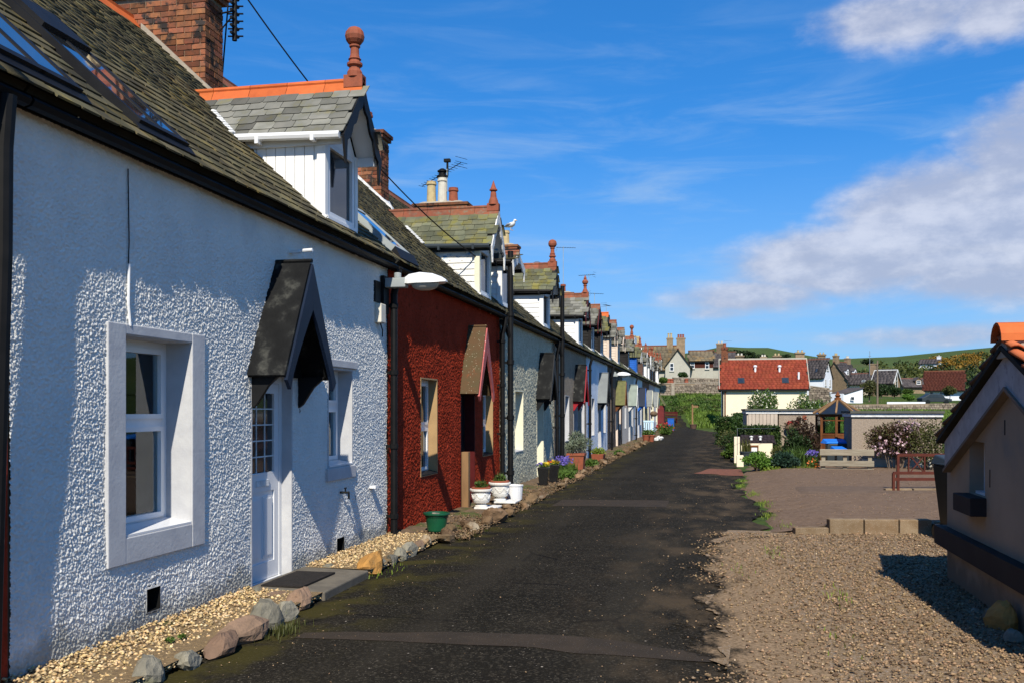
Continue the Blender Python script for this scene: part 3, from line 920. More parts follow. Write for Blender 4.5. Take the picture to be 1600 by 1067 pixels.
# grit on the concrete yard
qx, qy = scatter(5200, 0.9, 7.5, 13.7, 26, 50, lambda x, y, r: (y > 13.75 + np.maximum(0, x - 1.2) * 0.2) & (r.uniform(0, 1, len(x)) < 0.25 + 0.75 * (vnoise(x * 0.9, y * 0.9, 51) > 0.5)), 1.5)
qz = 0.042 + 0.13 * smooth((qx - np.interp(qy, yl, xl)) / 1.1) + 0.004
octa_cloud('yard_grit', np.stack([qx, qy, qz], -1), RNG.uniform(0.004, 0.011, len(qx)), M['pebble'], 52)
# strays on the tarmac
tx, ty = scatter(2300, -3.2, 0.6, 4.6, 26, 46, lambda x, y, r: (r.uniform(0, 1, len(x)) < np.where(x < -2.7, 0.9, np.where(x > -0.7, 0.8, 0.22))), 1.3)
octa_cloud('loose_chippings', np.stack([tx, ty, road_z(tx, ty) + 0.006], -1), RNG.uniform(0.003, 0.0085, len(tx)) * np.where(RNG.uniform(0, 1, len(tx)) > 0.97, 1.9, 1), M['pebble'], 47)
# grit and clods on the soil verge
vx2, vy2 = scatter(9000, -4.05, -3.05, 12.0, 60, 48, None, 1.6)
octa_cloud('verge_rubble', np.stack([vx2, vy2, 0.05 + RNG.uniform(-0.02, 0.02, len(vx2))], -1), RNG.uniform(0.008, 0.03, len(vx2)), M['rubble'], 49)


# ------------------------------------------------------------------ stones
def rock_mesh(name, seed, mat, n_=8, cuts=9):
    r_ = random.Random(seed)
    mb = MB().ball((0, 0, 0), 1.0, n_)
    cuts += 6
    pl = []
    for _ in range(cuts):
        d = Vector((r_.gauss(0, 1), r_.gauss(0, 1), r_.gauss(0, 1))).normalized()
        pl.append((d, r_.uniform(0.48, 0.82)))
    vs = []
    for v in mb.v:
        p = Vector(v)
        for d, k in pl:
            t = p.dot(d)
            if t > k:
                p = p - d * (t - k) * 0.92
        p *= 1 + r_.uniform(-0.065, 0.065)
        vs.append(p)
    me = bpy.data.meshes.new(name)
    me.from_pydata(vs, [], mb.f)
    me.materials.append(mat)
    me.update()
    return me


ROCKS = {k: [rock_mesh('stone', 100 + 10 * i + j, M[k]) for j in range(4)] for i, k in enumerate(('st_grey', 'st_red', 'rubble'))}
OCHRE = rock_mesh('stone', 222, M['st_ochre'], 8, 12)


def stone(me, pos, size, rz, label, group=None, name='edging_stone', tilt=0.0):
    o = bpy.data.objects.new(name, me)
    COL.objects.link(o)
    o.location = pos
    o.scale = size
    o.rotation_euler = (tilt, tilt * 0.6, rz)
    tag(o, label, 'stone', group)
    return o


near = [
    (-3.40, 5.35, 'st_grey', .17, 'grey stone nearest the camera in the border of the golden gravel'),
    (-3.36, 5.72, 'st_grey', .19, 'dark flat topped stone in the gravel border, second from the near end'),
    (-3.30, 6.08, 'st_red', .17, 'brownish grey stone before the long red one in the gravel border'),
    (-3.30, 6.42, 'st_red', .21, 'long smooth red boulder lying in the golden gravel border'),
    (-3.36, 6.86, 'st_grey', .23, 'large pale grey boulder with grass at its foot'),
    (-3.36, 7.22, 'st_grey', .17, 'grey brown upright stone just before the door slab'),
    (-3.43, 7.62, 'st_red', .19, 'brown red boulder resting on the near corner of the door slab'),
    (-3.72, 7.86, 'st_red', .15, 'flat reddish stone lying along the near edge of the door mat'),
    (-3.96, 7.92, 'st_grey', .10, 'small brown stone against the wall at the foot of the white door'),
    (-3.86, 9.32, 'st_grey', .17, 'flat grey stone on the far side of the door slab by the wall'),
    (-3.44, 9.72, 'st_grey', .13, 'small grey stone just beyond the ochre sandstone block'),
    (-3.40, 9.98, 'st_grey', .15, 'pointed grey stone with moss in the second gravel border'),
    (-3.40, 10.26, 'st_grey', .15, 'rounded olive grey stone, middle of the second gravel border'),
    (-3.42, 10.62, 'st_grey', .18, 'long dark grey stone in the second gravel border'),
    (-3.42, 10.98, 'st_red', .14, 'red brown stone near the far end of the second gravel border'),
    (-3.42, 11.30, 'rubble', .15, 'brown stone closing the far end of the golden gravel'),
]
for i, (x, y, k, s_, lb) in enumerate(near):
    ln = 1.5 if 'long' in lb else 1.05
    s_ *= 0.86
    hz = 0.55 if 'flat' in lb else 0.85
    stone(ROCKS[k][i % 4], (x, y, 0.03 + s_ * hz * 0.35), (s_ * 0.72, s_ * ln, s_ * hz), random.uniform(-0.4, 0.4), lb, 'stones bordering the golden gravel', tilt=random.uniform(-.2, .2))
stone(OCHRE, (-3.46, 9.44, 0.10), (0.2, 0.36, 0.19), 0.1, 'big ochre orange sandstone block beside the door slab', 'stones bordering the golden gravel')

rr_ = random.Random(5)
lumps = [(-3.30, 11.75), (-3.28, 12.05), (-3.42, 12.5), (-3.2, 12.95), (-3.35, 13.25), (-3.12, 13.55), (-3.2, 13.95), (-3.28, 14.35), (-3.1, 14.8), (-3.15, 15.2), (-3.3, 15.6), (-3.1, 15.95), (-3.2, 16.4), (-3.1, 16.9), (-3.25, 17.35), (-3.12, 17.8), (-3.3, 18.2)]
for i, (x, y) in enumerate(lumps):
    s_ = rr_.uniform(0.08, 0.15) * (1.5 if i in (5, 6, 13) else 1)
    stone(ROCKS['rubble'][i % 4], (x + rr_.uniform(-.06, .06), y, 0.04 + s_ * 0.2), (s_, s_ * rr_.uniform(0.8, 1.4), s_ * 0.75), rr_.uniform(0, 3), ('large ' if i in (5, 6, 13) else '') + 'rough brown lump in the rubble edging ' + ('just past the golden gravel' if y < 12.2 else 'in front of the green tub' if y < 13.1 else 'between the green tub and the white urns' if y < 15 else 'in front of the white urns' if y < 16.6 else 'past the white bucket'), 'brown rubble lumps edging the road', name='rubble_stone', tilt=rr_.uniform(-.3, .3))
for i in range(26):
    y = 20.5 + i * 1.35 + rr_.uniform(-.4, .4)
    s_ = rr_.uniform(0.08, 0.17)
    stone(ROCKS['rubble'][i % 4], (-3.2 + rr_.uniform(-.15, .12), y, 0.05 + s_ * 0.2), (s_, s_ * rr_.uniform(0.8, 1.5), s_ * 0.7), rr_.uniform(0, 3), ('small rough stone on the verge ' + ('between the black planters and the large terracotta pot' if y < 26 else 'by the terracotta pots' if y < 33 else 'between the pots and the blue chair')), 'small stones along the far verge', name='verge_stone')

# ------------------------------------------------------------------ the terrace
X0 = -4.09
XE, ZE = -3.95, 3.62
AL = math.atan(0.9)
CA, SA = math.cos(AL), math.sin(AL)
UR = 4.75
XR_, ZR_ = XE - UR * CA, ZE + UR * SA
UP = Vector((-CA, 0, SA))
NRM = Vector((SA, 0, CA))
YY_ = Vector((0, 1, 0))


def roof_z(x):
    return ZE + 0.9 * (XE - x)


def roof_x(z):
    return XE - (z - ZE) / 0.9


def rp(u, y, lift=0.0):
    return Vector((XE, y, ZE)) + UP * u + NRM * lift


def slate_mesh(w_, ln, th, lift, seed, mat, name='slate'):
    r_ = random.Random(seed)
    c1, c2 = r_.uniform(0, 0.03), r_.uniform(0, 0.03)
    j = r_.uniform(-0.01, 0.012)
    lo = [(-w_ / 2, c1), (-w_ / 2 + c1 * 1.2, j), (w_ / 2 - c2 * 1.2, j * 0.5), (w_ / 2, c2), (w_ / 2, ln), (-w_ / 2, ln)]

    def zz(y):
        return lift * (1 - y / ln)
    top = [(x, y, zz(y) + th) for x, y in lo]
    bot = [(x, y, zz(y)) for x, y in lo]
    me = bpy.data.meshes.new(name)
    me.from_pydata(bot + top, [], [(6, 7, 8, 9, 10, 11)] + [(i, (i + 1) % 6, 6 + (i + 1) % 6, 6 + i) for i in range(6)])
    me.materials.append(mat)
    me.update()
    return me


def slates(parent, O, A, U, Ln, H, expo, width, mat, seed, single=0, keep=None, th=0.014, name='slate'):
    """a field of lapped slates: the first `single` of them objects of their own, the rest one joined part"""
    O, A, U = Vector(O), Vector(A).normalized(), Vector(U).normalized()
    N = A.cross(U)
    rng = random.Random(seed)
    ln, lift = expo * 1.75, th * 1.5
    variants = [slate_mesh(width * f - 0.006, ln, th, lift, seed * 10 + k, mat, name) for k, f in enumerate((0.86, 1.0, 1.0, 1.12, 1.2))] if single else []
    fw = (0.86, 1.0, 1.0, 1.12, 1.2)
    rotm = Matrix((A, U, N)).transposed()
    V, F = [], []
    count = 0
    for k in range(int(H / expo)):
        u0 = k * expo
        a = -rng.uniform(0, width)
        while a < Ln:
            v = rng.randrange(5)
            w_ = width * fw[v]
            c = a + w_ / 2
            a += w_
            if a > Ln + width * 0.4 or c < 0.03 or (keep and not keep(c, u0 + expo * 0.5)):
                continue
            jj = rng.uniform(-0.012, 0.012)
            if count < single:
                q = rotm @ Matrix.Rotation(rng.uniform(-0.025, 0.025), 3, 'Z') @ Matrix.Rotation(rng.uniform(-0.012, 0.02), 3, 'X')
                put(name, variants[v], parent, O + A * c + U * (u0 + jj), q)
                count += 1
                continue
            hw = w_ / 2 - 0.003
            li = lift + rng.uniform(0, 0.008)
            b = len(V)
            for x, y, z in ((-hw, 0, 0), (hw, 0, 0), (hw, ln, -lift), (-hw, ln, -lift), (-hw, 0, th), (hw, 0, th), (hw, ln, th - lift), (-hw, ln, th - lift)):
                V.append(O + A * (c + x) + U * (u0 + jj + y) + N * (li + z))
            F += [(b + 4, b + 5, b + 6, b + 7), (b, b + 1, b + 5, b + 4), (b + 1, b + 2, b + 6, b + 5), (b + 3, b, b + 4, b + 7)]
    if V:
        mesh_np(name + '_courses', V, F, mat, parent, 'stuff')


def roughcast(parent, s0, s1, holes, res, amp, mat, seed, z1=3.53, blur=0):
    """front wall with real roughcast relief and openings"""
    ny, nz = int(round((s1 - s0) / res)) + 1, int(round(z1 / res)) + 1
    rng = np.random.default_rng(seed)
    h = rng.normal(0, 1, (ny + 8, nz + 8))
    for _ in range(blur):
        h = (h[:-2, 1:-1] + h[2:, 1:-1] + h[1:-1, :-2] + h[1:-1, 2:] + 1.4 * h[1:-1, 1:-1]) / 5.4
    h = 0.85 * h[1:-1, 1:-1] + 0.15 * (h[:-2, 1:-1] + h[2:, 1:-1] + h[1:-1, :-2] + h[1:-1, 2:])
    h = h[2:2 + ny, 2:2 + nz] if h.shape[0] >= ny + 4 else h[:ny, :nz]
    h = h / h.std()
    h = np.sign(h) * np.abs(h) ** 0.9
    y = s0 + np.arange(ny) * (s1 - s0) / (ny - 1)
    z = np.arange(nz) * z1 / (nz - 1)
    Yg, Zg = np.meshgrid(y, z, indexing='ij')
    big = vnoise(Yg * 1.7, Zg * 1.7, seed) - 0.5
    calm = np.ones_like(Yg)
    for a, b, c, d in holes:
        dist = np.maximum(np.maximum(a - Yg, Yg - b), np.maximum(c - Zg, Zg - d))
        calm = np.minimum(calm, np.clip(dist / 0.03, 0, 1))
    Xg = X0 + amp * h * calm + 0.016 * big * calm
    V = np.stack([Xg, Yg, Zg], -1).reshape(-1, 3)
    i = np.arange(ny * nz).reshape(ny, nz)
    F = np.stack([i[:-1, :-1], i[1:, :-1], i[1:, 1:], i[:-1, 1:]], -1).reshape(-1, 4)
    cyc = (Yg[:-1, :-1] + Yg[1:, 1:]) / 2
    czc = (Zg[:-1, :-1] + Zg[1:, 1:]) / 2
    ok = np.ones(cyc.shape, bool)
    for a, b, c, d in holes:
        ok &= ~((cyc > a) & (cyc < b) & (czc > c) & (czc < d))
    return mesh_np('front_wall', V, F[ok.ravel()], mat, parent, None, False)


def window(parent, y0, y1, z0, z1, recess=0.2, frame='pvc', reveal='paint_white', split=0.56, curtain=True, clear=False, sill=True, label=None, lintel=False, sillmat=None):
    xb = X0 - recess
    m = MB()
    f = 0.055
    m.box(xb - 0.06, xb, y0, y0 + f, z0, z1).box(xb - 0.06, xb, y1 - f, y1, z0, z1)
    m.box(xb - 0.06, xb, y0 + f, y1 - f, z0, z0 + f).box(xb - 0.06, xb, y0 + f, y1 - f, z1 - f, z1)
    zt = z0 + (z1 - z0) * split
    m.box(xb - 0.06, xb - 0.002, y0 + f, y1 - f, zt - 0.03, zt + 0.03)
    g = 0.038
    for a, b in ((z0 + f, zt - 0.03), (zt + 0.03, z1 - f)):
        m.box(xb - 0.045, xb + 0.012, y0 + f, y0 + f + g, a, b).box(xb - 0.045, xb + 0.012, y1 - f - g, y1 - f, a, b)
        m.box(xb - 0.045, xb + 0.012, y0 + f + g, y1 - f - g, a, a + g).box(xb - 0.045, xb + 0.012, y0 + f + g, y1 - f - g, b - g, b)
    m.mi = 1
    t = 0.02
    m.box(xb, X0 + 0.006, y0 - t, y0 + 0.001, z0 - t, z1 + t).box(xb, X0 + 0.006, y1 - 0.001, y1 + t, z0 - t, z1 + t)
    m.box(xb, X0 + 0.006, y0 + 0.001, y1 - 0.001, z1 - 0.001, z1 + t).box(xb, X0 + 0.006, y0 + 0.001, y1 - 0.001, z0 - t, z0 + 0.001)
    wobj = m.build('window', [M[frame], M[reveal]], parent, label=label)
    for a, b in ((z0 + f + g, zt - 0.03 - g), (zt + 0.03 + g, z1 - f - g)):
        MB().box(xb - 0.028, xb - 0.02, y0 + f + g - 0.004, y1 - f - g + 0.004, a - 0.004, b + 0.004).build('pane', M['glass' if clear else 'glass_dark'], wobj)
    if curtain and clear:
        for ya, yb in ((y0 + 0.08, y0 + 0.27), (y1 - 0.16, y1 - 0.02)):
            c = MB()
            n_ = 10
            pts = []
            for k in range(n_ + 1):
                yy = ya + (yb - ya) * k / n_
                pts.append((xb - 0.12 + 0.025 * (k % 2), yy))
            for k in range(n_):
                c.add([(pts[k][0], pts[k][1], z0), (pts[k + 1][0], pts[k + 1][1], z0), (pts[k + 1][0], pts[k + 1][1], z1), (pts[k][0], pts[k][1], z1)], [(0, 1, 2, 3)])
            c.build('curtain', M['curtain'], wobj)
    if sill:
        MB().hexa([(xb + 0.012, y0 + 0.002, z0 + 0.002), (X0 + 0.016, y0 + 0.002, z0 - 0.008), (X0 + 0.016, y1 - 0.002, z0 - 0.008), (xb + 0.012, y1 - 0.002, z0 + 0.002),
                   (xb + 0.012, y0 + 0.002, z0 + 0.04), (X0 + 0.016, y0 + 0.002, z0 + 0.008), (X0 + 0.016, y1 - 0.002, z0 + 0.008), (xb + 0.012, y1 - 0.002, z0 + 0.04)]).build('sill', M[sillmat or frame], wobj)
    return wobj


def door(parent, y0, y1, z0, z1, recess=0.1, mat='pvc', glazed=True, reveal='paint_white', label=None, grid=(3, 5)):
    xb = X0 - recess
    m = MB()
    f = 0.06
    m.box(xb - 0.07, xb, y0, y0 + f, z0, z1).box(xb - 0.07, xb, y1 - f, y1, z0, z1).box(xb - 0.07, xb, y0 + f, y1 - f, z1 - f, z1)
    m.box(xb - 0.07, xb + 0.03, y0 + f, y1 - f, z0, z0 + 0.05)
    a, b, zb, zt = y0 + f + 0.004, y1 - f - 0.004, z0 + 0.055, z1 - f - 0.004
    st = 0.095
    zm = z0 + 0.98
    m.box(xb - 0.05, xb - 0.006, a, a + st, zb, zt).box(xb - 0.05, xb - 0.006, b - st, b, zb, zt)
    m.box(xb - 0.05, xb - 0.006, a + st, b - st, zb, zb + 0.16).box(xb - 0.05, xb - 0.006, a + st, b - st, zm - 0.08, zm + 0.1).box(xb - 0.05, xb - 0.006, a + st, b - st, zt - st, zt)
    m.box(xb - 0.045, xb - 0.022, a + st, b - st, zb + 0.16, zm - 0.08)
    yc = (a + b) / 2
    for p, q in ((a + st + 0.035, yc - 0.03), (yc + 0.03, b - st - 0.035)):
        m.box(xb - 0.03, xb - 0.012, p, q, zb + 0.2, zm - 0.13)
        m.box(xb - 0.03, xb - 0.004, p + 0.02, q - 0.02, zb + 0.225, zm - 0.155)
    if not glazed:
        m.box(xb - 0.045, xb - 0.022, a + st, b - st, zm + 0.1, zt - st)
    m.mi = 1
    t = 0.02
    m.box(xb, X0 + 0.006, y0 - t, y0 + 0.001, z0, z1 + t).box(xb, X0 + 0.006, y1 - 0.001, y1 + t, z0, z1 + t).box(xb, X0 + 0.006, y0 + 0.001, y1 - 0.001, z1 - 0.001, z1 + t)
    d = m.build('door', [M[mat], M[reveal]], parent, label=label)
    if glazed:
        nc, nr = grid
        ga, gb, gz0, gz1 = a + st, b - st, zm + 0.1, zt - st
        bars = MB()
        for i in range(1, nc):
            y = ga + (gb - ga) * i / nc
            bars.box(xb - 0.036, xb - 0.018, y - 0.006, y + 0.006, gz0, gz1)
        for i in range(1, nr):
            z = gz0 + (gz1 - gz0) * i / nr
            bars.box(xb - 0.035, xb - 0.019, ga, gb, z - 0.006, z + 0.006)
        bars.build('glazing_bar', M['lead'], d)
        for i in range(nc):
            for j in range(nr):
                MB().box(xb - 0.032, xb - 0.026, ga + (gb - ga) * i / nc + 0.007, ga + (gb - ga) * (i + 1) / nc - 0.007, gz0 + (gz1 - gz0) * j / nr + 0.007, gz0 + (gz1 - gz0) * (j + 1) / nr - 0.007).build('pane', M['glass_dark'], d)
    h = MB()
    h.box(xb - 0.006, xb + 0.006, a + 0.03, a + 0.065, zm - 0.02, zm + 0.2)
    h.tube([(xb + 0.006, a + 0.047, zm + 0.1), (xb + 0.045, a + 0.047, zm + 0.1), (xb + 0.05, a + 0.15, zm + 0.1)], 0.009, 6)
    h.build('handle', M['metal'] if mat != 'pvc' else M['pvc'], d)
    l_ = MB().box(xb - 0.008, xb + 0.006, yc - 0.13, yc + 0.13, zm - 0.03, zm + 0.03)
    l_.build('letter_plate', M['metal'] if mat != 'pvc' else M['lead'], d)
    return d


def canopy(parent, c, hw=0.56, z0=2.0, z1=3.08, proj=0.32, roof='canopy_felt', barge='navy', label=None, bracket=True, back='black_paint', flat=False):
    xf = X0 + proj
    m = MB()
    for sgn in (-1, 1):
        q = [(X0 - 0.01, c, z1), (xf, c, z1), (xf, c + sgn * hw, z0), (X0 - 0.01, c + sgn * hw, z0)]
        if sgn > 0:
            q.reverse()
        nrm = Vector((0, sgn * (z1 - z0), hw)).normalized()
        quad = [Vector(p) + nrm * 0.03 for p in q]
        if (quad[1] - quad[0]).cross(quad[2] - quad[0]).dot(nrm) < 0:
            quad.reverse()
        m.slab(quad, 0.035)
    m.tube([(X0, c, z1 + 0.035), (xf + 0.01, c, z1 + 0.035)], 0.022, 6)
    cn = m.build('canopy', M[roof], parent, label=label)
    for sgn in (-1, 1):
        top, end = Vector((0, c, z1)), Vector((0, c + sgn * (hw + 0.01), z0 - 0.03))
        outer = [top.lerp(end, k / 8) for k in range(9)]
        inner = []
        for k in range(9):
            t = k / 8
            p = top.lerp(end, t)
            wd = 0.10 + 0.22 * (1 - t) ** 1.6 * 0.9 + (0.02 if t > 0.9 else 0)
            inner.append(Vector((0, p.y - sgn * wd * 0.62 if t > 0.02 else c, p.z - wd * 0.7 - (0.12 if t <= 0.02 else 0))))
        inner = [v if (v.y - c) * sgn > 0 else Vector((0, c, v.z)) for v in inner]
        poly = [(xf - 0.012, v.y, v.z) for v in outer] + [(xf - 0.012, v.y, v.z) for v in reversed(inner)]
        MB().prism(poly, (0.034, 0, 0)).build('bargeboard', M[barge], cn)
        if bracket:
            y = c + sgn * (hw - 0.06)
            MB().prism([(X0 + 0.006, y, z0 + 0.03), (X0 + proj * 0.8, y, z0 + 0.03), (X0 + proj * 0.45, y, z0 - 0.08), (X0 + 0.05, y, z0 - 0.25), (X0 + 0.006, y, z0 - 0.28)], (0, 0.045, 0)).build('bracket', M['black_paint' if barge == 'navy' else barge], cn)
    if back:
        MB().prism([(X0 + 0.03, c, z1 - 0.05), (X0 + 0.03, c + hw - 0.05, z0 + 0.02), (X0 + 0.03, c - hw + 0.05, z0 + 0.02)], (0.02, 0, 0)).build('back_board', M[back], cn)
    return cn


FINIAL = {
    'ball': [(0.085, 0), (0.085, 0.06), (0.062, 0.10), (0.062, 0.12), (0.088, 0.135), (0.088, 0.16), (0.066, 0.175), (0.062, 0.19), (0.075, 0.205), (0.06, 0.22), (0.05, 0.26), (0.047, 0.33), (0.062, 0.345), (0.062, 0.36), (0.05, 0.37),
             (0.075, 0.385), (0.10, 0.42), (0.11, 0.465), (0.10, 0.515), (0.07, 0.553), (0.03, 0.572), (0.005, 0.575)],
    'spike': [(0.10, 0), (0.085, 0.08), (0.06, 0.14), (0.055, 0.2), (0.045, 0.25), (0.075, 0.265), (0.075, 0.285), (0.055, 0.3), (0.03, 0.37), (0.004, 0.45)],
    'orn': [(0.10, 0), (0.08, 0.07), (0.05, 0.13), (0.045, 0.2), (0.07, 0.225), (0.045, 0.25), (0.09, 0.30), (0.10, 0.35), (0.075, 0.40), (0.04, 0.43), (0.05, 0.46), (0.03, 0.5), (0.004, 0.56)],
}


def dormer(parent, c, hw=0.48, clad='white_board', vertical=False, roof='slate_grey', ridge='ridge_old', fin='ball', barge='black_paint', gut='pvc', detail=2, label=None, zt=4.66, zr=5.34, fr='pvc', xf=-4.10, corner=None, wave=True, xo=-3.85):
    """gabled dormer rising off the roof: detail 2 = boards and slates singly, 1 = joined, 0 = far"""
    ov = 0.09
    h2 = hw + ov
    sl = (zr - zt + 0.02) / h2
    ze = zt + 0.02 - 0.0
    core = MB()
    xb_t, xb_r = roof_x(zt), roof_x(zr)
    # core body behind the boards
    zf = roof_z(xf) - 0.25
    for sgn in (-1, 1):
        y = c + sgn * (hw - 0.02)
        core.prism([(xf + 0.0, y, zf), (xf, y, zt), (xb_t - 0.15, y, zt), (xb_t - 0.15, y, zt - 0.15)], (0, -sgn * 0.05, 0))
    # gable front above the window and boards either side
    core.mi = 0
    core.prism([(xf, c - hw + 0.02, zt - 0.02), (xf, c + hw - 0.02, zt - 0.02), (xf, c, zt - 0.02 + (hw - 0.02) * sl)], (-0.05, 0, 0))
    core.box(xf - 0.06, xf - 0.01, c - hw + 0.03, c - hw + 0.12, zf, zt).box(xf - 0.06, xf - 0.01, c + hw - 0.12, c + hw - 0.03, zf, zt)
    core.box(xf - 0.06, xf - 0.012, c - hw + 0.12, c + hw - 0.12, zf, zf + 0.31)
    # roof boards
    core.mi = 1
    for sgn in (-1, 1):
        q = [(xo, c + sgn * h2, ze), (xo, c, zr), (xb_r - 0.05, c, zr), (roof_x(ze) - 0.05, c + sgn * h2, ze)]
        nrm = Vector((0, sgn * (zr - ze), h2)).normalized()
        quad = [Vector(p) for p in q]
        if (quad[1] - quad[0]).cross(quad[2] - quad[0]).dot(nrm) < 0:
            quad.reverse()
        core.slab(quad, 0.035)
    if clad != 'black_board' and detail:
        core.mi = 0
        for sgn in (-1, 1):
            quad = [Vector(p) for p in ((xo - 0.004, c + sgn * (h2 - 0.01), ze - 0.05), (xo - 0.004, c + sgn * 0.004, zr - 0.055), (xf, c + sgn * 0.004, zr - 0.055), (xf, c + sgn * (h2 - 0.01), ze - 0.05))]
            nrm = Vector((0, sgn * (zr - ze), h2)).normalized()
            if (quad[1] - quad[0]).cross(quad[2] - quad[0]).dot(nrm) < 0:
                quad.reverse()
            core.slab(quad, 0.015)
    d = core.build('dormer', [M[corner or clad], M['deck']], parent, label=label)
    # cheeks
    for sgn in (-1, 1):
        y0 = c + sgn * hw
        ya, yb = (y0 - 0.0, y0 - sgn * 0.022)
        joined = MB()
        if vertical:
            n_ = 10
            xs = [xf + (xb_t - 0.12 - xf) * k / n_ for k in range(n_ + 1)]
            for k in range(n_):
                a, b = xs[k] - 0.004, xs[k + 1] + 0.003
                za, zb = roof_z(a) - 0.04, roof_z(b) - 0.04
                if zt - max(za, 0) < 0.02:
                    continue
                zb = min(zb, zt - 0.005)
                poly = [(a, ya, za), (a, ya, zt), (b, ya, zt), (b, ya, zb)]
                if detail == 2 and sgn < 0:
                    MB().prism(poly, (0, -sgn * 0.02, 0)).build('cladding_board', M[clad], d, bevel=0.003)
                else:
                    joined.prism(poly, (0, -sgn * 0.02, 0))
        else:
            e = 0.115
            k = 0
            z = zf + 0.05
            while z < zt:
                zb = min(z + e, zt)
                xa, xb2 = roof_x(z - 0.06), roof_x(zb - 0.06)
                if xa > xf:
                    xa = xf
                poly = [(xf, ya, z), (xf, ya - sgn * 0.016, zb + 0.01), (min(xb2, xf - 0.02), ya - sgn * 0.016, zb + 0.01), (min(xa, xf - 0.02), ya, z)]
                if xb2 < xf - 0.04:
                    pm_ = MB().prism(poly, (0, -sgn * 0.014, 0))
                    if detail == 2 and sgn < 0:
                        pm_.build('cladding_board', M[clad], d)
                    else:
                        joined.v, joined.f, joined.m = merge(joined, pm_)
                z += e
        if joined.v:
            joined.build('cladding', M[clad], d)
        # corner board
        MB().box(xf - 0.075, xf + 0.02, min(y0 + sgn * 0.012, y0 - sgn * 0.075), max(y0 + sgn * 0.012, y0 - sgn * 0.075), zf, zt).build('corner_board', M[corner or ('cream_paint' if clad == 'peel' else clad)], d)
        # slates
        A, O = ((1, 0, 0), (min(roof_x(ze), 0) - 0.05, c - h2 - 0.03, ze - 0.03 * sl)) if sgn < 0 else ((-1, 0, 0), (xo + 0.02, c + h2 + 0.03, ze - 0.03 * sl))
        Ln = xo + 0.03 - (roof_x(ze) - 0.05) if True else 0
        Ln = (xo + 0.03) - (XE - (zr - ZE) / 0.9) + 0.6
        if sgn < 0:
            O = ((xo + 0.03) - Ln, c - h2 - 0.03, ze - 0.03 * sl)
        U = Vector((0, -sgn * h2, zr - ze)).normalized()
        Hs = math.hypot(h2, zr - ze) + 0.02
        uz = U.z

        def keep(a, u, sgn=sgn, O=O, Ln=Ln):
            x = O[0] + a if sgn < 0 else O[0] - a
            return x > roof_x(O[2] + u * uz) - 0.06
        ns = 0
        if detail == 2 and sgn < 0:
            ns = 300
        slates(d, Vector(O) + Vector((0, 0, 0.0)), A, U, Ln, Hs, 0.135, 0.2 if detail else 0.3, M[roof], int(c * 10) + (1 if sgn > 0 else 0), ns, keep, th=0.012)
        # bargeboard
        n_ = 22
        top, end = Vector((0, c, zr + 0.015)), Vector((0, c + sgn * (h2 + 0.03), ze - 0.03 * sl - 0.01))
        outer = [top.lerp(end, k / n_) for k in range(n_ + 1)]
        inner = []
        for k in range(n_ + 1):
            t = k / n_
            p = outer[k]
            dd = 0.125 + (0.045 * abs(math.sin(t * math.pi * 3.5)) if wave else 0) + (0.12 * smooth(np.array((t - 0.86) / 0.14)) if wave else 0)
            inner.append(Vector((0, p.y - sgn * float(dd) * 0.25 if k else c, p.z - float(dd))))
        inner = [v if (v.y - c) * sgn > 0 else Vector((0, c, v.z)) for v in inner]
        poly = [(xo + 0.002, v.y, v.z) for v in outer] + [(xo + 0.002, v.y, v.z) for v in reversed(inner)]
        if detail:
            MB().prism(poly, (0.028, 0, 0)).build('bargeboard', M[barge], d)
        else:
            MB().prism([poly[0], poly[n_], poly[n_ + 1], poly[-1]], (0.028, 0, 0)).build('bargeboard', M[barge], d)
        # gutter
        yg = c + sgn * (h2 + 0.03)
        zg = ze - 0.05
        if gut and detail:
            g = MB().tube([(xo - 0.02, yg, zg), (roof_x(ze) + 0.05, yg, zg + 0.03)], 0.045, 8)
            for t in (0.25, 0.75):
                xx = xo + (roof_x(ze) - xo) * t
                g.box(xx - 0.02, xx + 0.02, yg - 0.05, yg + 0.05, zg - 0.055, zg + 0.03)
            g.box(xo - 0.03, xb_t + 0.1, c + sgn * (hw + 0.02) - 0.015, c + sgn * (hw + 0.02) + 0.015, zt - 0.1, zt + 0.0)
            g.build('gutter', M[gut], d)
    # window in the front
    wz0, wz1, wy0, wy1 = zf + 0.31, zt - 0.03, c - hw + 0.09, c + hw - 0.09
    f = MB()
    t = 0.055
    f.box(xf - 0.05, xf + 0.012, wy0, wy0 + t, wz0, wz1).box(xf - 0.05, xf + 0.012, wy1 - t, wy1, wz0, wz1).box(xf - 0.05, xf + 0.012, wy0 + t, wy1 - t, wz0, wz0 + t).box(xf - 0.05, xf + 0.012, wy0 + t, wy1 - t, wz1 - t, wz1)
    f.box(xf - 0.05, xf + 0.03, wy0 - 0.04, wy1 + 0.04, wz0 - 0.035, wz0 - 0.001)
    f.build('window_frame', M[fr], d)
    MB().box(xf - 0.035, xf - 0.025, wy0 + t - 0.004, wy1 - t + 0.004, wz0 + t - 0.004, wz1 - t + 0.004).build('pane', M['glass_dark'], d)
    # ridge tiles and finial
    x = xo + 0.03
    back = roof_x(zr)
    while x > back:
        x2 = max(x - 0.46, back - 0.1)
        prof = [(-0.13, -0.125 * sl - 0.02), (-0.02, 0.03), (-0.03, 0.05), (-0.02, 0.075), (0.0, 0.085), (0.02, 0.075), (0.03, 0.05), (0.02, 0.03), (0.13, -0.125 * sl - 0.02), (0.0, 0.0)]
        MB().prism([(x, c + p, zr + 0.015 + q) for p, q in prof], (x2 + 0.006 - x, 0, 0)).build('ridge_tile', M[ridge], d)
        x = x2
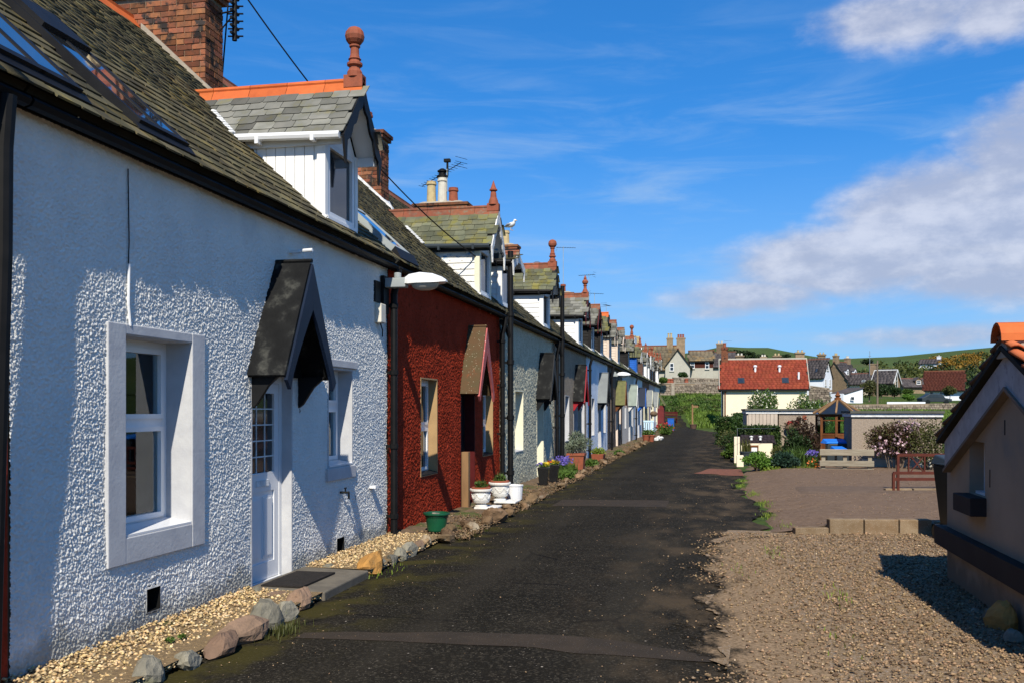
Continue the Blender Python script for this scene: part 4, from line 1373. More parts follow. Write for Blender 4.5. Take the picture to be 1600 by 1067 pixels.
    if fin:
        f = MB()
        f.box(xo - 0.19, xo + 0.03, c - 0.065, c + 0.065, zr - 0.02, zr + 0.12)
        f.lathe((xo - 0.08, c, zr + 0.1), FINIAL[fin], 14 if detail else 8)
        f.build('finial', M['terracotta' if ridge == 'ridge_orange' else 'terracotta'], d, smooth=False)
    # lead valley
    if detail:
        f = MB()
        for k in range(9):
            z = ze + 0.02 + (zr - ze) * 0.8 * k / 9 * 0.7
            yy = c - h2 + (z - ze) / sl * 1.0 - 0.04
            xx = roof_x(z)
            f.ball((xx + 0.02, yy - 0.015, z + 0.02), 0.06, 4, (1.0, 0.7, 0.5))
        f.beam((roof_x(ze), c - hw - 0.03, ze - 0.06), (xf + 0.05, c - hw - 0.03, roof_z(xf) + 0.02), 0.02, 0.03)
        f.build('flashing', M['lead'], d)
    return d


def merge(a, b):
    o = len(a.v)
    return a.v + b.v, a.f + [tuple(i + o for i in f) for f in b.f], a.m + b.m


def brick_mesh(l_, w_, h_):
    mb = MB().box(-l_ / 2, l_ / 2, -w_ / 2, w_ / 2, -h_ / 2, h_ / 2)
    me = bpy.data.meshes.new('brick')
    me.from_pydata(mb.v, [], mb.f)
    me.materials.append(M['brick'])
    me.update()
    return me


BR_L = brick_mesh(0.215, 0.1, 0.064)
BR_S = brick_mesh(0.104, 0.1, 0.064)


def chimney(parent, y0, y1, pots, single=False, x0=-7.85, x1=-6.42, z0=5.7, z1=7.12, brick=True, mat='mortar', skew='cement'):
    core = MB().box(x0 + 0.012, x1 - 0.012, y0 + 0.012, y1 - 0.012, z0, z1)
    ch = core.build('chimney', M[mat], parent)
    rng = random.Random(int(y0 * 7))
    if brick:
        st = MB()
        n_ = int((z1 - z0) / 0.076)
        for k in range(n_):
            z = z0 + 0.038 + k * 0.076
            # front and back faces, stretchers with a header bond shift
            for yf, front in ((y0 + 0.05, True), (y1 - 0.05, False)):
                x = x0
                first = 0.112 if k % 2 else 0.225
                while x < x1 - 0.06:
                    ln = first if x == x0 else (0.225 if rng.random() > 0.12 else 0.112)
                    ln = min(ln, x1 - x)
                    hd = ln < 0.17
                    cx_ = x + ln / 2
                    if single and front:
                        o = put('brick', BR_S if hd else BR_L, ch, (cx_, yf + rng.uniform(-.006, .004), z), (0, rng.uniform(-.015, .015), 0))
                        o.scale = ((ln - 0.010) / (0.104 if hd else 0.215), 1, 1)
                    else:
                        st.box(x + 0.005, x + ln - 0.005, yf - 0.05, yf + 0.05, z - 0.032, z + 0.032)
                    x += ln
            for xf, side in ((x1 - 0.05, True), (x0 + 0.05, False)):
                y = y0 + (0.0 if k % 2 else 0.105)
                while y < y1 - 0.05:
                    ln = min(0.225, y1 - y)
                    if side and single:
                        o = put('brick', BR_L, ch, (xf + rng.uniform(-.004, .006), y + ln / 2, z), (0, 0, math.pi / 2))
                        o.scale = ((ln - 0.01) / 0.215, 1, 1)
                    else:
                        st.box(xf - 0.05, xf + 0.05, y + 0.005, y + ln - 0.005, z - 0.032, z + 0.032)
                    y += ln
        st.build('brickwork', M['brick'], ch, kind='stuff')
    cap = MB()
    cap.box(x0 - 0.04, x1 + 0.04, y0 - 0.04, y1 + 0.04, z1, z1 + 0.07).box(x0 - 0.07, x1 + 0.07, y0 - 0.07, y1 + 0.07, z1 + 0.07, z1 + 0.14)
    cap.build('cap_course', M['brick'] if brick else M[mat], ch)
    MB().hexa([(x0 + 0.02, y0 + 0.02, z1 + 0.14), (x1 - 0.02, y0 + 0.02, z1 + 0.14), (x1 - 0.02, y1 - 0.02, z1 + 0.14), (x0 + 0.02, y1 - 0.02, z1 + 0.14),
               (x0 + 0.2, y0 + 0.12, z1 + 0.22), (x1 - 0.2, y0 + 0.12, z1 + 0.22), (x1 - 0.2, y1 - 0.12, z1 + 0.22), (x0 + 0.2, y1 - 0.12, z1 + 0.22)]).build('flaunching', M['cement'], ch)
    for i, p in enumerate(pots):
        if not p:
            continue
        mat_, h_ = p
        x = x0 + 0.25 + (x1 - x0 - 0.5) * (i + 0.5) / len(pots)
        MB().lathe((x, (y0 + y1) / 2, z1 + 0.16), [(0.15, 0), (0.13, 0.05), (0.115, h_ - 0.1), (0.14, h_ - 0.09), (0.14, h_ - 0.05), (0.125, h_ - 0.04), (0.13, h_), (0.10, h_), (0.09, h_ - 0.2)], 14).build('chimney_pot', M[mat_], ch)
    # cement skew down the slope beside the stack
    if skew:
        f = MB()
        for ya, yb in ((y0 - 0.08, y0 + 0.02),):
            f.prism([Vector((x1 + 0.28, ya, roof_z(x1 + 0.28) - 0.02)), Vector((x1 + 0.25, ya, roof_z(x1 + 0.25) + 0.09)), Vector((-7.3, ya, roof_z(-7.3) + 0.12)), Vector((-7.3, ya, roof_z(-7.3) - 0.05))], (0, yb - ya, 0))
        f.prism([(x1 - 0.02, y0 - 0.1, roof_z(x1) - 0.02), (x1 + 0.1, y0 - 0.1, roof_z(x1) - 0.1), (x1 - 0.02, y0 - 0.1, roof_z(x1) + 0.12)], (0, y1 - y0 + 0.18, 0))
        f.build('skew_fillet', M[skew], ch)
    return ch


def downpipe(parent, y, x=-4.0, ztop=3.5, r=0.045, lean=0.0, name='downpipe', head=True):
    m = MB()
    m.tube([(x + 0.06, y, ztop), (x + 0.05, y, ztop - 0.12), (x + lean, y, ztop - 0.32), (x + lean * 0.0, y, 0.05)], r, 10)
    for z in (0.3, 1.2, 2.15, 3.0):
        m.lathe((x + lean * z / 3.3, y, z), [(r, 0), (r + 0.014, 0.005), (r + 0.014, 0.06), (r, 0.065)], 10)
        m.box(X0 - 0.005, x, y - 0.02, y + 0.02, z + 0.015, z + 0.05)
    return m.build(name, M['black_iron'], parent, smooth=False)


def soilpipe(parent, y, x=-3.90, top=4.85, r=0.058):
    m = MB()
    m.tube([(x, y, top), (x, y, 0.02)], r, 12)
    for z in (0.4, 1.5, 2.6, 3.55):
        m.lathe((x, y, z), [(r, 0), (r + 0.018, 0.006), (r + 0.018, 0.09), (r, 0.096)], 12)
        m.box(X0 - 0.005, x, y - 0.022, y + 0.022, z + 0.02, z + 0.06)
    m.tube([(x, y, 3.1), (x - 0.06, y - 0.12, 3.32), (x - 0.1, y - 0.4, 3.42)], 0.045, 8)
    return m.build('soil_vent_pipe', M['black_iron'], parent)


def cottage(i, s0, s1, label, wall, holes, res=None, amp=0.006, roofmat='slate', single=0, roof_keep=None, expo=0.19, side0=True, fill=None):
    t = thing('cottage', label, 'house', (-7.3, (s0 + s1) / 2, 0), 'terraced cottages along the lane')
    if res:
        roughcast(t, s0, s1, holes, res, amp, M[wall], 50 + i)
    else:
        m = MB()
        ys = sorted({s0, s1} | {h for a in holes for h in a[:2]})
        for a, b in zip(ys[:-1], ys[1:]):
            hs_ = sorted([h for h in holes if h[0] <= a + 1e-6 and h[1] >= b - 1e-6], key=lambda h: h[2])
            z = 0.0
            for h in hs_:
                if h[2] > z + 0.01:
                    m.box(X0 - 0.3, X0, a, b, z, h[2])
                z = h[3]
            m.box(X0 - 0.3, X0, a, b, z, 3.53)
        m.build('front_wall', M[wall], t)
    m = MB()
    m.box(-10.4, -10.15, s0, s1, 0, 3.5)
    for y in (s0 + 0.002, s1 - 0.102):
        m.prism([(X0 - 0.31 if not res else X0 - 0.02, y, 0), (X0 - 0.31 if not res else X0 - 0.02, y, 3.5), (XR_, y, ZR_ - 0.12), (-10.3, y, 3.5), (-10.3, y, 0)], (0, 0.1, 0))
    m.build('side_wall', M['stone_house'], t)
    # roof deck
    m = MB()
    m.slab([rp(0, s0 + 0.002), rp(0, s1 - 0.002), rp(UR, s1 - 0.002), rp(UR, s0 + 0.002)], 0.05)
    bx = 2 * XR_ - XE
    m.slab([(bx, s1 - 0.002, ZE), (bx, s0 + 0.002, ZE), (XR_, s0 + 0.002, ZR_), (XR_, s1 - 0.002, ZR_)], 0.05)
    roof = m.build('roof', M['deck'], t)
    slates(roof, rp(-0.06, s0, 0.004), YY_, UP, s1 - s0, UR, expo, 0.2 if res else 0.26, M[roofmat], 300 + i, single, roof_keep, th=0.015 if single else 0.012)
    m = MB()
    y = s0
    while y < s1:
        y2 = min(y + 0.46, s1)
        prof = [(0.16, -0.15), (0.03, 0.03), (0.03, 0.07), (0, 0.09), (-0.03, 0.07), (-0.03, 0.03), (-0.16, -0.15), (0, -0.01)]
        m.prism([(XR_ + p, y + 0.004, ZR_ + 0.03 + q) for p, q in prof], (0, y2 - y - 0.006, 0))
        y = y2
    m.build('ridge_tiles', M['ridge_orange' if i == 1 else 'ridge_old'], roof, kind='stuff')
    # fascia and gutter
    m = MB().box(X0 - 0.01, X0 + 0.02, s0, s1, 3.515, 3.6)
    m.prism([(X0 + 0.02, s0, 3.55), (XE + 0.02, s0, 3.55), (XE + 0.03, s0, 3.53), (XE + 0.01, s0, 3.50), (XE - 0.03, s0, 3.49), (XE - 0.07, s0, 3.51)], (0, s1 - s0, 0))
    m.build('gutter', M['black_iron'], t)
    return t


# ---- the cottage behind the camera's left edge
c0 = cottage(0, -1.8, 4.98, 'dark red cottage mostly out of the picture at the left edge', 'render_red', [(-0.6, 0.3, 0.8, 2.2)], None)
window(c0, -0.6, 0.3, 0.8, 2.2, reveal='tan_paint')
m = MB()
m.tube([(X0 + 0.15, 4.80, 3.5), (X0 + 0.125, 4.80, 3.2), (X0 + 0.12, 4.80, 2.6), (X0 + 0.075, 4.79, 1.0), (X0 + 0.055, 4.78, 0.03)], 0.05, 10)
m.build('downpipe', M['black_iron'], c0)

# ---- white cottage
Wb = [(6.13, 7.02, 0.80, 2.23), (9.87, 10.57, 1.08, 2.15)]
Db = (8.08, 8.92, 0.02, 2.02)
SKY1, SKY2 = (4.80, 5.56, 0.14, 1.12), (6.2, 6.86, 0.14, 1.72)


def in_sky(boxes):
    def k(s0):
        return lambda a, u: not any(b[0] - 0.06 < a + s0 < b[1] + 0.06 and max(b[2] - 0.12, 0.12) < u < b[3] + 0.06 for b in boxes)
    return k


white = cottage(1, 5.0, 11.8, 'white roughcast cottage with black gabled door canopy and two roof windows', 'render_white', Wb + [Db, (6.42, 6.60, 0.2, 0.37), (10.12, 10.34, 0.06, 0.26)], 0.0068, 0.0038, 'slate', 300, in_sky([SKY1, SKY2])(5.0), 0.155)
w1 = window(white, *Wb[0], recess=0.21, clear=True, split=0.56, label='white framed two light window in a raised painted surround')
s_ = MB()
s_.box(X0 - 0.03, X0 + 0.024, 5.92, 6.13, 0.60, 2.31).box(X0 - 0.03, X0 + 0.024, 7.02, 7.22, 0.60, 2.31)
s_.box(X0 - 0.03, X0 + 0.022, 6.13, 7.02, 0.60, 0.79).box(X0 - 0.03, X0 + 0.022, 6.13, 7.02, 2.235, 2.31)
s_.build('window_surround', M['paint_white'], white, bevel=0.008)
w2 = window(white, *Wb[1], recess=0.17, clear=True, split=0.62)
MB().box(X0 - 0.02, X0 + 0.03, 9.80, 10.64, 0.92, 1.06).build('stone_sill', M['paint_white'], white, bevel=0.008)
MB().box(X0 - 0.02, X0 + 0.035, 9.72, 10.68, 2.175, 2.26).build('stone_lintel', M['paint_white'], white, bevel=0.008)
door(white, *Db, recess=0.10, label='white plastic door with leaded glazing above two panels')
canopy(white, 8.57, proj=0.365)
dormer(white, 10.25, vertical=True, ridge='ridge_orange', gut='pvc', detail=2, label='white boarded dormer with orange ridge and ball finial')
chimney(white, 11.40, 11.86, [('terracotta', 0.4), ('pot_cream', 0.45), ('terracotta', 0.4)], True)
for (a, b, u0, u1) in (SKY1, SKY2):
    m = MB()
    t = 0.05
    for ya, yb, ua, ub in ((a, a + t, u0, u1), (b - t, b, u0, u1), (a + t, b - t, u0, u0 + t * 1.6), (a + t, b - t, u1 - t * 1.6, u1)):
        m.hexa([rp(ua, ya, 0), rp(ub, ya, 0), rp(ub, yb, 0), rp(ua, yb, 0), rp(ua, ya, 0.085), rp(ub, ya, 0.085), rp(ub, yb, 0.085), rp(ua, yb, 0.085)])
    m.hexa([rp(u0 - 0.07, a - 0.05, 0.0), rp(u0, a - 0.05, 0.0), rp(u0, b + 0.05, 0.0), rp(u0 - 0.07, b + 0.05, 0.0), rp(u0 - 0.07, a - 0.05, 0.045), rp(u0, a - 0.05, 0.06), rp(u0, b + 0.05, 0.06), rp(u0 - 0.07, b + 0.05, 0.045)])
    ymid = (a + b) / 2
    m.hexa([rp(u0, ymid - 0.02, 0), rp(u1, ymid - 0.02, 0), rp(u1, ymid + 0.02, 0), rp(u0, ymid + 0.02, 0), rp(u0, ymid - 0.02, 0.086), rp(u1, ymid - 0.02, 0.086), rp(u1, ymid + 0.02, 0.086), rp(u0, ymid + 0.02, 0.086)])
    if u1 > 1.5:
        m.hexa([rp(1.28, a + t, 0), rp(u1, a + t, 0), rp(u1, b - t, 0), rp(1.28, b - t, 0), rp(1.28, a + t, 0.12), rp(u1, a + t, 0.12), rp(u1, b - t, 0.12), rp(1.28, b - t, 0.12)])
    sk = m.build('skylight', M['black_paint'], white)
    for ya, yb in ((a + t, ymid - 0.02), (ymid + 0.02, b - t)):
        MB().hexa([rp(u0 + t, ya, 0.03), rp(u1 - t, ya, 0.03), rp(u1 - t, yb, 0.03), rp(u0 + t, yb, 0.03), rp(u0 + t, ya, 0.078), rp(u1 - t, ya, 0.078), rp(u1 - t, yb, 0.078), rp(u0 + t, yb, 0.078)]).build('pane', M['sky_glass'], sk)
downpipe(white, 11.80, x=-3.99)
for y0, y1, z0, z1 in ((6.42, 6.60, 0.2, 0.37), (10.12, 10.34, 0.06, 0.26)):
    m = MB().box(X0 - 0.14, X0 - 0.10, y0 - 0.02, y1 + 0.02, z0 - 0.02, z1 + 0.02)
    m.box(X0 - 0.1, X0 - 0.004, y0 - 0.02, y0, z0, z1).box(X0 - 0.1, X0 - 0.004, y1, y1 + 0.02, z0, z1).box(X0 - 0.1, X0 - 0.004, y0, y1, z0 - 0.02, z0).box(X0 - 0.1, X0 - 0.004, y0, y1, z1, z1 + 0.02)
    m.build('air_vent', M['void'], white)
# small fittings on the white wall
MB().tube([(X0 + 0.010, 6.17, 3.42), (X0 + 0.012, 6.18, 2.9), (X0 + 0.012, 6.172, 2.74)], 0.0045, 5).build('wall_crack', M['wire'], white)  # dark tube added to draw a hairline crack in the roughcast
MB().tube([(X0 + 0.016, 6.172, 2.74), (X0 + 0.016, 6.165, 2.45), (X0 + 0.02, 6.18, 2.30), (X0 + 0.005, 6.24, 2.25)], 0.010, 6).build('wall_conduit', M['pvc'], white)
m = MB().box(X0, X0 + 0.12, 8.86, 8.92, 3.25, 3.27).tube([(X0 + 0.1, 8.89, 3.27), (X0 + 0.24, 8.89, 3.275)], 0.018, 8)
m.build('overflow_pipe', M['pvc'], white)
m = MB().box(X0, X0 + 0.09, 11.34, 11.52, 2.78, 3.02)
m.build('junction_box', M['box_cream'], white, bevel=0.012)
m = MB().box(X0 - 0.005, X0 + 0.03, 11.3, 11.5, 3.04, 3.3)
m.build('cable_board', M['black_paint'], white)
MB().tube([(X0 + 0.04, 11.45, 2.78), (X0 + 0.05, 11.5, 2.70), (X0 + 0.03, 11.55, 2.62)], 0.008, 5).build('loose_cable', M['wire'], white)
m = MB().tube([(X0, 10.22, 0.77), (X0 + 0.1, 10.22, 0.77), (X0 + 0.1, 10.22, 0.70)], 0.014, 8)
m.tube([(X0 + 0.06, 10.19, 0.82), (X0 + 0.06, 10.25, 0.82)], 0.008, 6).tube([(X0 + 0.06, 10.22, 0.77), (X0 + 0.06, 10.22, 0.82)], 0.008, 6)
m.build('outside_tap', M['black_iron'], white)
m = MB().box(X0, X0 + 0.08, 11.16, 11.28, 0.74, 0.77)
m.build('outlet_stub', M['pvc'], white)

# ---- red cottage
Wr = [(13.3, 14.12, 0.75, 2.15), (17.15, 17.95, 0.86, 2.05)]
Dr = (15.55, 16.5, 0.02, 1.98)
SKY3 = (11.95, 12.65, 0.18, 1.15)
red = cottage(2, 11.85, 18.55, 'dark red roughcast cottage with a mossy door canopy and peeling dormer', 'render_red', Wr + [Dr], 0.0105, 0.0048, 'slate', 0, in_sky([SKY3])(11.85), 0.155)
for h in Wr:
    window(red, *h, recess=0.135, reveal='tan_paint', split=0.5, sill=True, sillmat='black_paint')
door(red, *Dr, recess=0.18, mat='black_paint', glazed=False, reveal='dark_red', label='black boarded door deep in its recess')
canopy(red, 16.06, roof='moss_canopy', barge='pink_paint', z0=1.96, z1=3.1, bracket=False, back='dark_red')
dormer(red, 17.32, hw=0.46, clad='peel', roof='slate_moss', fin='spike', barge='lead', gut='bin_grey', detail=2, label='dormer of peeling white boards showing blue paint', zr=5.38)
chimney(red, 18.2, 18.66, [('terracotta', 0.42), None, ('terracotta', 0.42)], True, skew='lead')
a, b, u0, u1 = SKY3
m = MB()
t = 0.06
for ya, yb, ua, ub in ((a, a + t, u0, u1), (b - t, b, u0, u1), (a + t, b - t, u0, u0 + t * 1.6), (a + t, b - t, u1 - t * 1.6, u1)):
    m.hexa([rp(ua, ya, 0), rp(ub, ya, 0), rp(ub, yb, 0), rp(ua, yb, 0), rp(ua, ya, 0.1), rp(ub, ya, 0.1), rp(ub, yb, 0.1), rp(ua, yb, 0.1)])
m.mi = 1
m.hexa([rp(u0 - 0.16, a - 0.05, 0.0), rp(u0 - 0.002, a - 0.05, 0.0), rp(u0 - 0.002, b + 0.05, 0.0), rp(u0 - 0.16, b + 0.05, 0.0), rp(u0 - 0.16, a - 0.05, 0.05), rp(u0 - 0.002, a - 0.05, 0.11), rp(u0 - 0.002, b + 0.05, 0.11), rp(u0 - 0.16, b + 0.05, 0.05)])
sk = m.build('skylight', [M['lamp_grey'], M['black_paint']], red)
MB().hexa([rp(u0 + t, a + t, 0.04), rp(u1 - t, a + t, 0.04), rp(u1 - t, b - t, 0.04), rp(u0 + t, b - t, 0.04), rp(u0 + t, a + t, 0.09), rp(u1 - t, a + t, 0.09), rp(u1 - t, b - t, 0.09), rp(u0 + t, b - t, 0.09)]).build('pane', M['sky_glass'], sk)
downpipe(red, 18.35, x=-3.98)

# ---- the rest of the row: (start, end, wall, reveal, label, windows, door, canopy, dormers, chimney pots, ...)
mat2 = {}
mat2['brownish'] = pm('grey brown roughcast', (0.36, 0.29, 0.21), (0.28, 0.225, 0.165), 4.0, 0.9, c3=(0.2, 0.165, 0.125), s3=25, t3=(0.5, 0.62), bump=0.8, bscale=45, bdist=0.02)
mat2['paleblue'] = pm('pale blue white roughcast', (0.68, 0.74, 0.82), (0.60, 0.66, 0.74), 4.0, 0.9, bump=0.8, bscale=45, bdist=0.02)
mat2['stone'] = pm('dark whinstone front', (0.15, 0.105, 0.08), (0.07, 0.055, 0.045), 3.0, 0.9, c3=(0.28, 0.22, 0.16), s3=5, t3=(0.55, 0.65), bump=0.8, bscale=20, bdist=0.03)
mat2['beige'] = pm('pale beige render', (0.62, 0.55, 0.47), (0.55, 0.49, 0.42), 4.0, 0.9, bump=0.5, bscale=45)
mat2['white2'] = pm('white painted front', (0.76, 0.76, 0.74), (0.68, 0.68, 0.67), 4.0, 0.9, bump=0.5, bscale=45)
mat2['pinkish'] = pm('pale pink render', (0.66, 0.50, 0.46), (0.58, 0.44, 0.41), 4.0, 0.9, bump=0.5, bscale=45)
mat2['maroon'] = pm('maroon front', (0.16, 0.03, 0.03), (0.12, 0.025, 0.025), 4.0, 0.9)
mat2['greengrey'] = pm('grey green canopy', (0.24, 0.28, 0.24), (0.2, 0.23, 0.2), 4.0, 0.8)
mat2['mossgreen'] = pm('moss green canopy', (0.15, 0.15, 0.06), (0.11, 0.11, 0.05), 8.0, 0.9)
mat2['slategrey'] = pm('smooth grey canopy', (0.2, 0.215, 0.21), (0.17, 0.18, 0.18), 4.0, 0.8)
mat2['redpaint'] = pm('bright red board', (0.33, 0.02, 0.03), (0.26, 0.018, 0.025), 4.0, 0.5)
M.update(mat2)
row = [
    (3, 18.66, 25.3, 'render_cream', 'cream_paint', 'cream roughcast cottage with black canopy beside the tall soil pipes', [(20.1, 21.0, .80, 2.1)], (22.75, 23.65, 'lamp_grey'), (23.2, 'canopy_felt', 'black_paint'), [(19.25, 'white_board', 'slate', 'ridge_old', None, 'lead', 4.86), (24.1, 'white_board', 'slate_moss', 'ridge_old', 'ball', 'black_paint')], [('pot_cream', .62), ('pot_white', .7), ('terracotta', .42)]),
    (4, 25.3, 32.1, 'brownish', 'paint_white', 'grey brown roughcast cottage with red edged black canopy', [(27.3, 28.1, .8, 2.1), (30.9, 31.6, .9, 2.05)], (29.1, 29.95, 'brown_board'), (29.5, 'canopy_felt', 'redpaint'), [(30.6, 'white_board', 'slate_grey', 'ridge_old', 'orn', 'dark_red')], [None, None, ('pot_cream', .5)]),
    (5, 32.1, 38.9, 'paleblue', 'paint_white', 'pale blue white cottage with a plain grey canopy', [(33.6, 34.4, .8, 2.1), (37.4, 38.2, .8, 2.1)], (35.6, 36.5, 'bin_grey'), (36.0, 'slategrey', 'black_paint'), [(33.9, 'black_board', 'slate_grey', 'ridge_old', None, 'dark_red'), (36.8, 'black_board', 'slate_moss', 'ridge_orange', None, 'black_paint')], [('pot_cream', .4), None, ('terracotta', .3)]),
    (6, 38.9, 45.6, 'stone', 'beige_board', 'dark whinstone cottage with moss green canopy', [(40.3, 41.2, .8, 2.1), (44.0, 44.8, .8, 2.1)], (42.4, 43.3, 'white2'), (42.8, 'mossgreen', 'wood_brown'), [(39.95, 'beige_board', 'slate_grey', 'ridge_old', None, 'beige_board'), (43.7, 'beige_board', 'slate_grey', 'ridge_old', None, 'beige_board')], [('pot_cream', .5), ('terracotta', .4)]),
    (7, 45.6, 52.4, 'beige', 'paint_white', 'pale beige cottage with grey green canopy', [(46.9, 47.7, .8, 2.1), (51.0, 51.8, .8, 2.1)], (49.2, 50.1, 'white2'), (49.6, 'greengrey', 'lead'), [(49.2, 'black_board', 'slate_grey', 'ridge_old', 'ball', 'black_paint')], [('terracotta', .4), ('terracotta', .5)]),
    (8, 52.4, 59.2, 'white2', 'paint_white', 'white fronted cottage with navy canopy and blue dormer', [(53.6, 54.4, .8, 2.1), (57.5, 58.3, .8, 2.1)], (55.6, 56.5, 'pale_blue'), (56.0, 'navy', 'blue_paint'), [(55.0, 'blue_paint', 'slate_moss', 'ridge_old', 'spike', 'white_board')], [('pot_cream', .5), ('pot_cream', .5)]),
    (9, 59.2, 66.0, 'black_board', 'cream_paint', 'dark timbered cottage with wide grey canopy on posts', [(60.4, 61.2, .8, 2.1), (64.4, 65.2, .8, 2.1)], (62.4, 63.3, 'cream_paint'), (62.8, 'slategrey', 'cream_paint'), [(60.0, 'brown_board', 'slate_grey', 'ridge_old', 'spike', 'lead'), (63.7, 'white_board', 'slate_grey', 'ridge_old', 'spike', 'white_board')], [('terracotta', .4)]),
    (10, 66.0, 72.8, 'pinkish', 'paint_white', 'pale pink cottage near the far end of the row', [(67.4, 68.2, .8, 2.1), (71.2, 72.0, .8, 2.1)], (69.2, 70.1, 'dark_red'), (69.6, 'slategrey', 'cream_paint'), [(66.5, 'white_board', 'slate_grey', 'ridge_old', 'ball', 'white_board'), (69.6, 'black_board', 'slate_grey', 'ridge_old', 'spike', 'black_paint')], [('pot_cream', .5), ('terracotta', .4)]),
    (11, 72.8, 79.5, 'white2', 'cream_paint', 'last white cottage with a maroon porch at the far end', [(74.2, 75.0, .8, 2.1)], (75.4, 76.2, 'white2'), None, [(73.2, 'black_board', 'slate_grey', 'ridge_old', 'ball', 'black_paint'), (77.6, 'white_board', 'slate_grey', 'ridge_old', 'spike', 'white_board', 5.75)], [('pot_cream', .5), ('pot_cream', .5), ('pot_cream', .5)]),
]
ROW = {}
for (i, s0, s1, wall, rev, lab, wins, dr, cn, dms, pots) in row:
    holes = list(wins) + [(dr[0], dr[1], 0.02, 2.0)]
    near_ = i <= 4
    t = cottage(i, s0, s1, lab, wall, holes, (0.018 if i == 3 else None) if near_ else None, 0.0055 if near_ else 0, 'slate' if i < 5 else 'slate_moss', 0, None, 0.19 if i < 6 else 0.3)
    ROW[i] = t
    for h in wins:
        window(t, *h, recess=0.19, reveal=rev, split=0.55, sill=near_, sillmat='paint_white')
    door(t, dr[0], dr[1], 0.02, 2.0, recess=0.16, mat=dr[2], glazed=False, reveal=rev)
    if cn:
        canopy(t, cn[0], roof=cn[1], barge=cn[2], z0=1.95 if i < 6 else 1.9, z1=3.05 if i < 6 else 2.95, hw=0.58 if i < 9 else 0.9, proj=0.34 if i < 6 else 0.42, bracket=i < 9, back='black_paint')
    for (c, cl, rf, rg, fn, bg_, *zr_o) in dms:
        dormer(t, c, zr=zr_o[0] if zr_o else 5.34, zt=4.66 if c < 77 else 5.2, clad=cl, roof=rf, ridge=rg, fin=fn, barge=bg_, gut='black_iron' if i < 6 else None, detail=(2 if i < 5 else (1 if i < 8 else 0)), hw=0.5, corner=None if cl != 'black_board' else None)
    chimney(t, s1 - 0.35 if i < 11 else s1 - 0.6, s1 + 0.1 if i < 11 else s1 - 0.1, pots, False, skew='cement' if i < 7 else None, z1=7.12 if i != 5 else 6.9, brick=i not in (9, 11), mat='mortar' if i != 11 else 'white2')
soilpipe(ROW[3], 18.72, top=4.85)
soilpipe(ROW[4], 25.42, x=-3.88, top=5.0)
downpipe(ROW[3], 25.12, x=-3.97)
downpipe(ROW[5], 32.2, x=-3.97)
downpipe(ROW[6], 39.1, x=-3.92)
downpipe(ROW[8], 52.5, x=-3.95)
# porch of the last cottage
m = MB().box(X0 + 0.002, X0 + 0.5, 76.4, 78.6, 0.0, 2.05)
p_ = m.build('porch', M['maroon'], ROW[11])
m = MB()
m.slab([(X0 + 0.62, 76.2, 2.06), (X0 + 0.62, 78.8, 2.06), (X0, 78.8, 3.1), (X0, 76.2, 3.1)], 0.08)
m.build('porch_roof', M['mossgreen'], p_)
MB().box(X0 + 0.502, X0 + 0.53, 77.0, 77.9, 0.03, 1.95).build('porch_door', M['dark_red'], p_)
# posts under the wide canopy of the timbered cottage
m = MB()
for y in (62.05, 63.55):
    m.box(X0 + 0.35, X0 + 0.44, y, y + 0.09, 0, 1.95)
m.build('canopy_post', M['cream_paint'], ROW[9])

# ------------------------------------------------------------------ on the roofs
def aerial(x, y, z, h, yaw, label, n_=8, ln=0.9, tilt=0.0):
    t = thing('tv_aerial', label, 'aerial', (x, y, z), 'television aerials on the cottage chimneys')
    MB().tube([(x, y, z), (x, y, z + h)], 0.014, 6).build('mast', M['lamp_grey'], t)
    m = MB()
    d = Vector((math.cos(yaw), math.sin(yaw), tilt)).normalized()
    sd = Vector((-d.y, d.x, 0)).normalized()
    c = Vector((x, y, z + h - 0.06))
    m.tube([c - d * ln * 0.35, c + d * ln * 0.65], 0.010, 5)
    for k in range(n_):
        p = c - d * ln * 0.3 + d * ln * 0.95 * k / (n_ - 1)
        hl = 0.17 - 0.05 * k / n_
        m.tube([p - sd * hl, p + sd * hl], 0.006, 4)
    p = c - d * ln * 0.36
    for q in (-0.12, 0.0, 0.12):
        m.tube([p - sd * 0.22 + Vector((0, 0, q)), p + sd * 0.22 + Vector((0, 0, q))], 0.006, 4)
    m.build('aerial_array', M['black_iron'], t)
    return t


t = thing('tv_aerial', 'black upright comb aerial strapped to the big brick chimney', 'aerial', (-6.38, 11.7, 6.55), 'television aerials on the cottage chimneys')
m = MB().tube([(-6.22, 11.80, 6.62), (-6.22, 11.80, 7.35)], 0.034, 8)
m.tube([(-6.42, 11.76, 6.98), (-6.22, 11.80, 7.02)], 0.012, 6).tube([(-6.42, 11.76, 6.74), (-6.22, 11.80, 6.98)], 0.010, 6)
m.build('mast', M['black_iron'], t)
m = MB()
for k in range(7):
    z = 6.68 + k * 0.1
    m.tube([(-6.31, 11.79, z), (-6.11, 11.83, z)], 0.012, 5)
    m.tube([(-6.22, 11.70, z + 0.02), (-6.22, 11.90, z + 0.02)], 0.022, 6)
m.build('aerial_array', M['black_iron'], t)
aerial(-7.0, 25.15, 7.6, 0.62, 2.6, 'long comb aerial leaning over the three mixed chimney pots', 14, 1.6, -0.25)
aerial(-6.9, 45.5, 7.2, 2.3, 0.3, 'tall thin aerial beside the single red chimney pot with a gull')
aerial(-6.5, 52.2, 7.2, 1.9, 2.9, 'thin aerial standing above the ornate red finial')
aerial(-7.0, 59.0, 7.3, 1.6, 0.5, 'small aerial over the two black dormers')
aerial(-7.0, 65.8, 7.3, 1.6, 1.2, 'farthest small aerial above the cottage row')
t = thing('chimney_cowl', 'metal cowl with a scrolled top on the middle pale chimney pot', 'cowl', (-7.1, 25.18, 8.0))
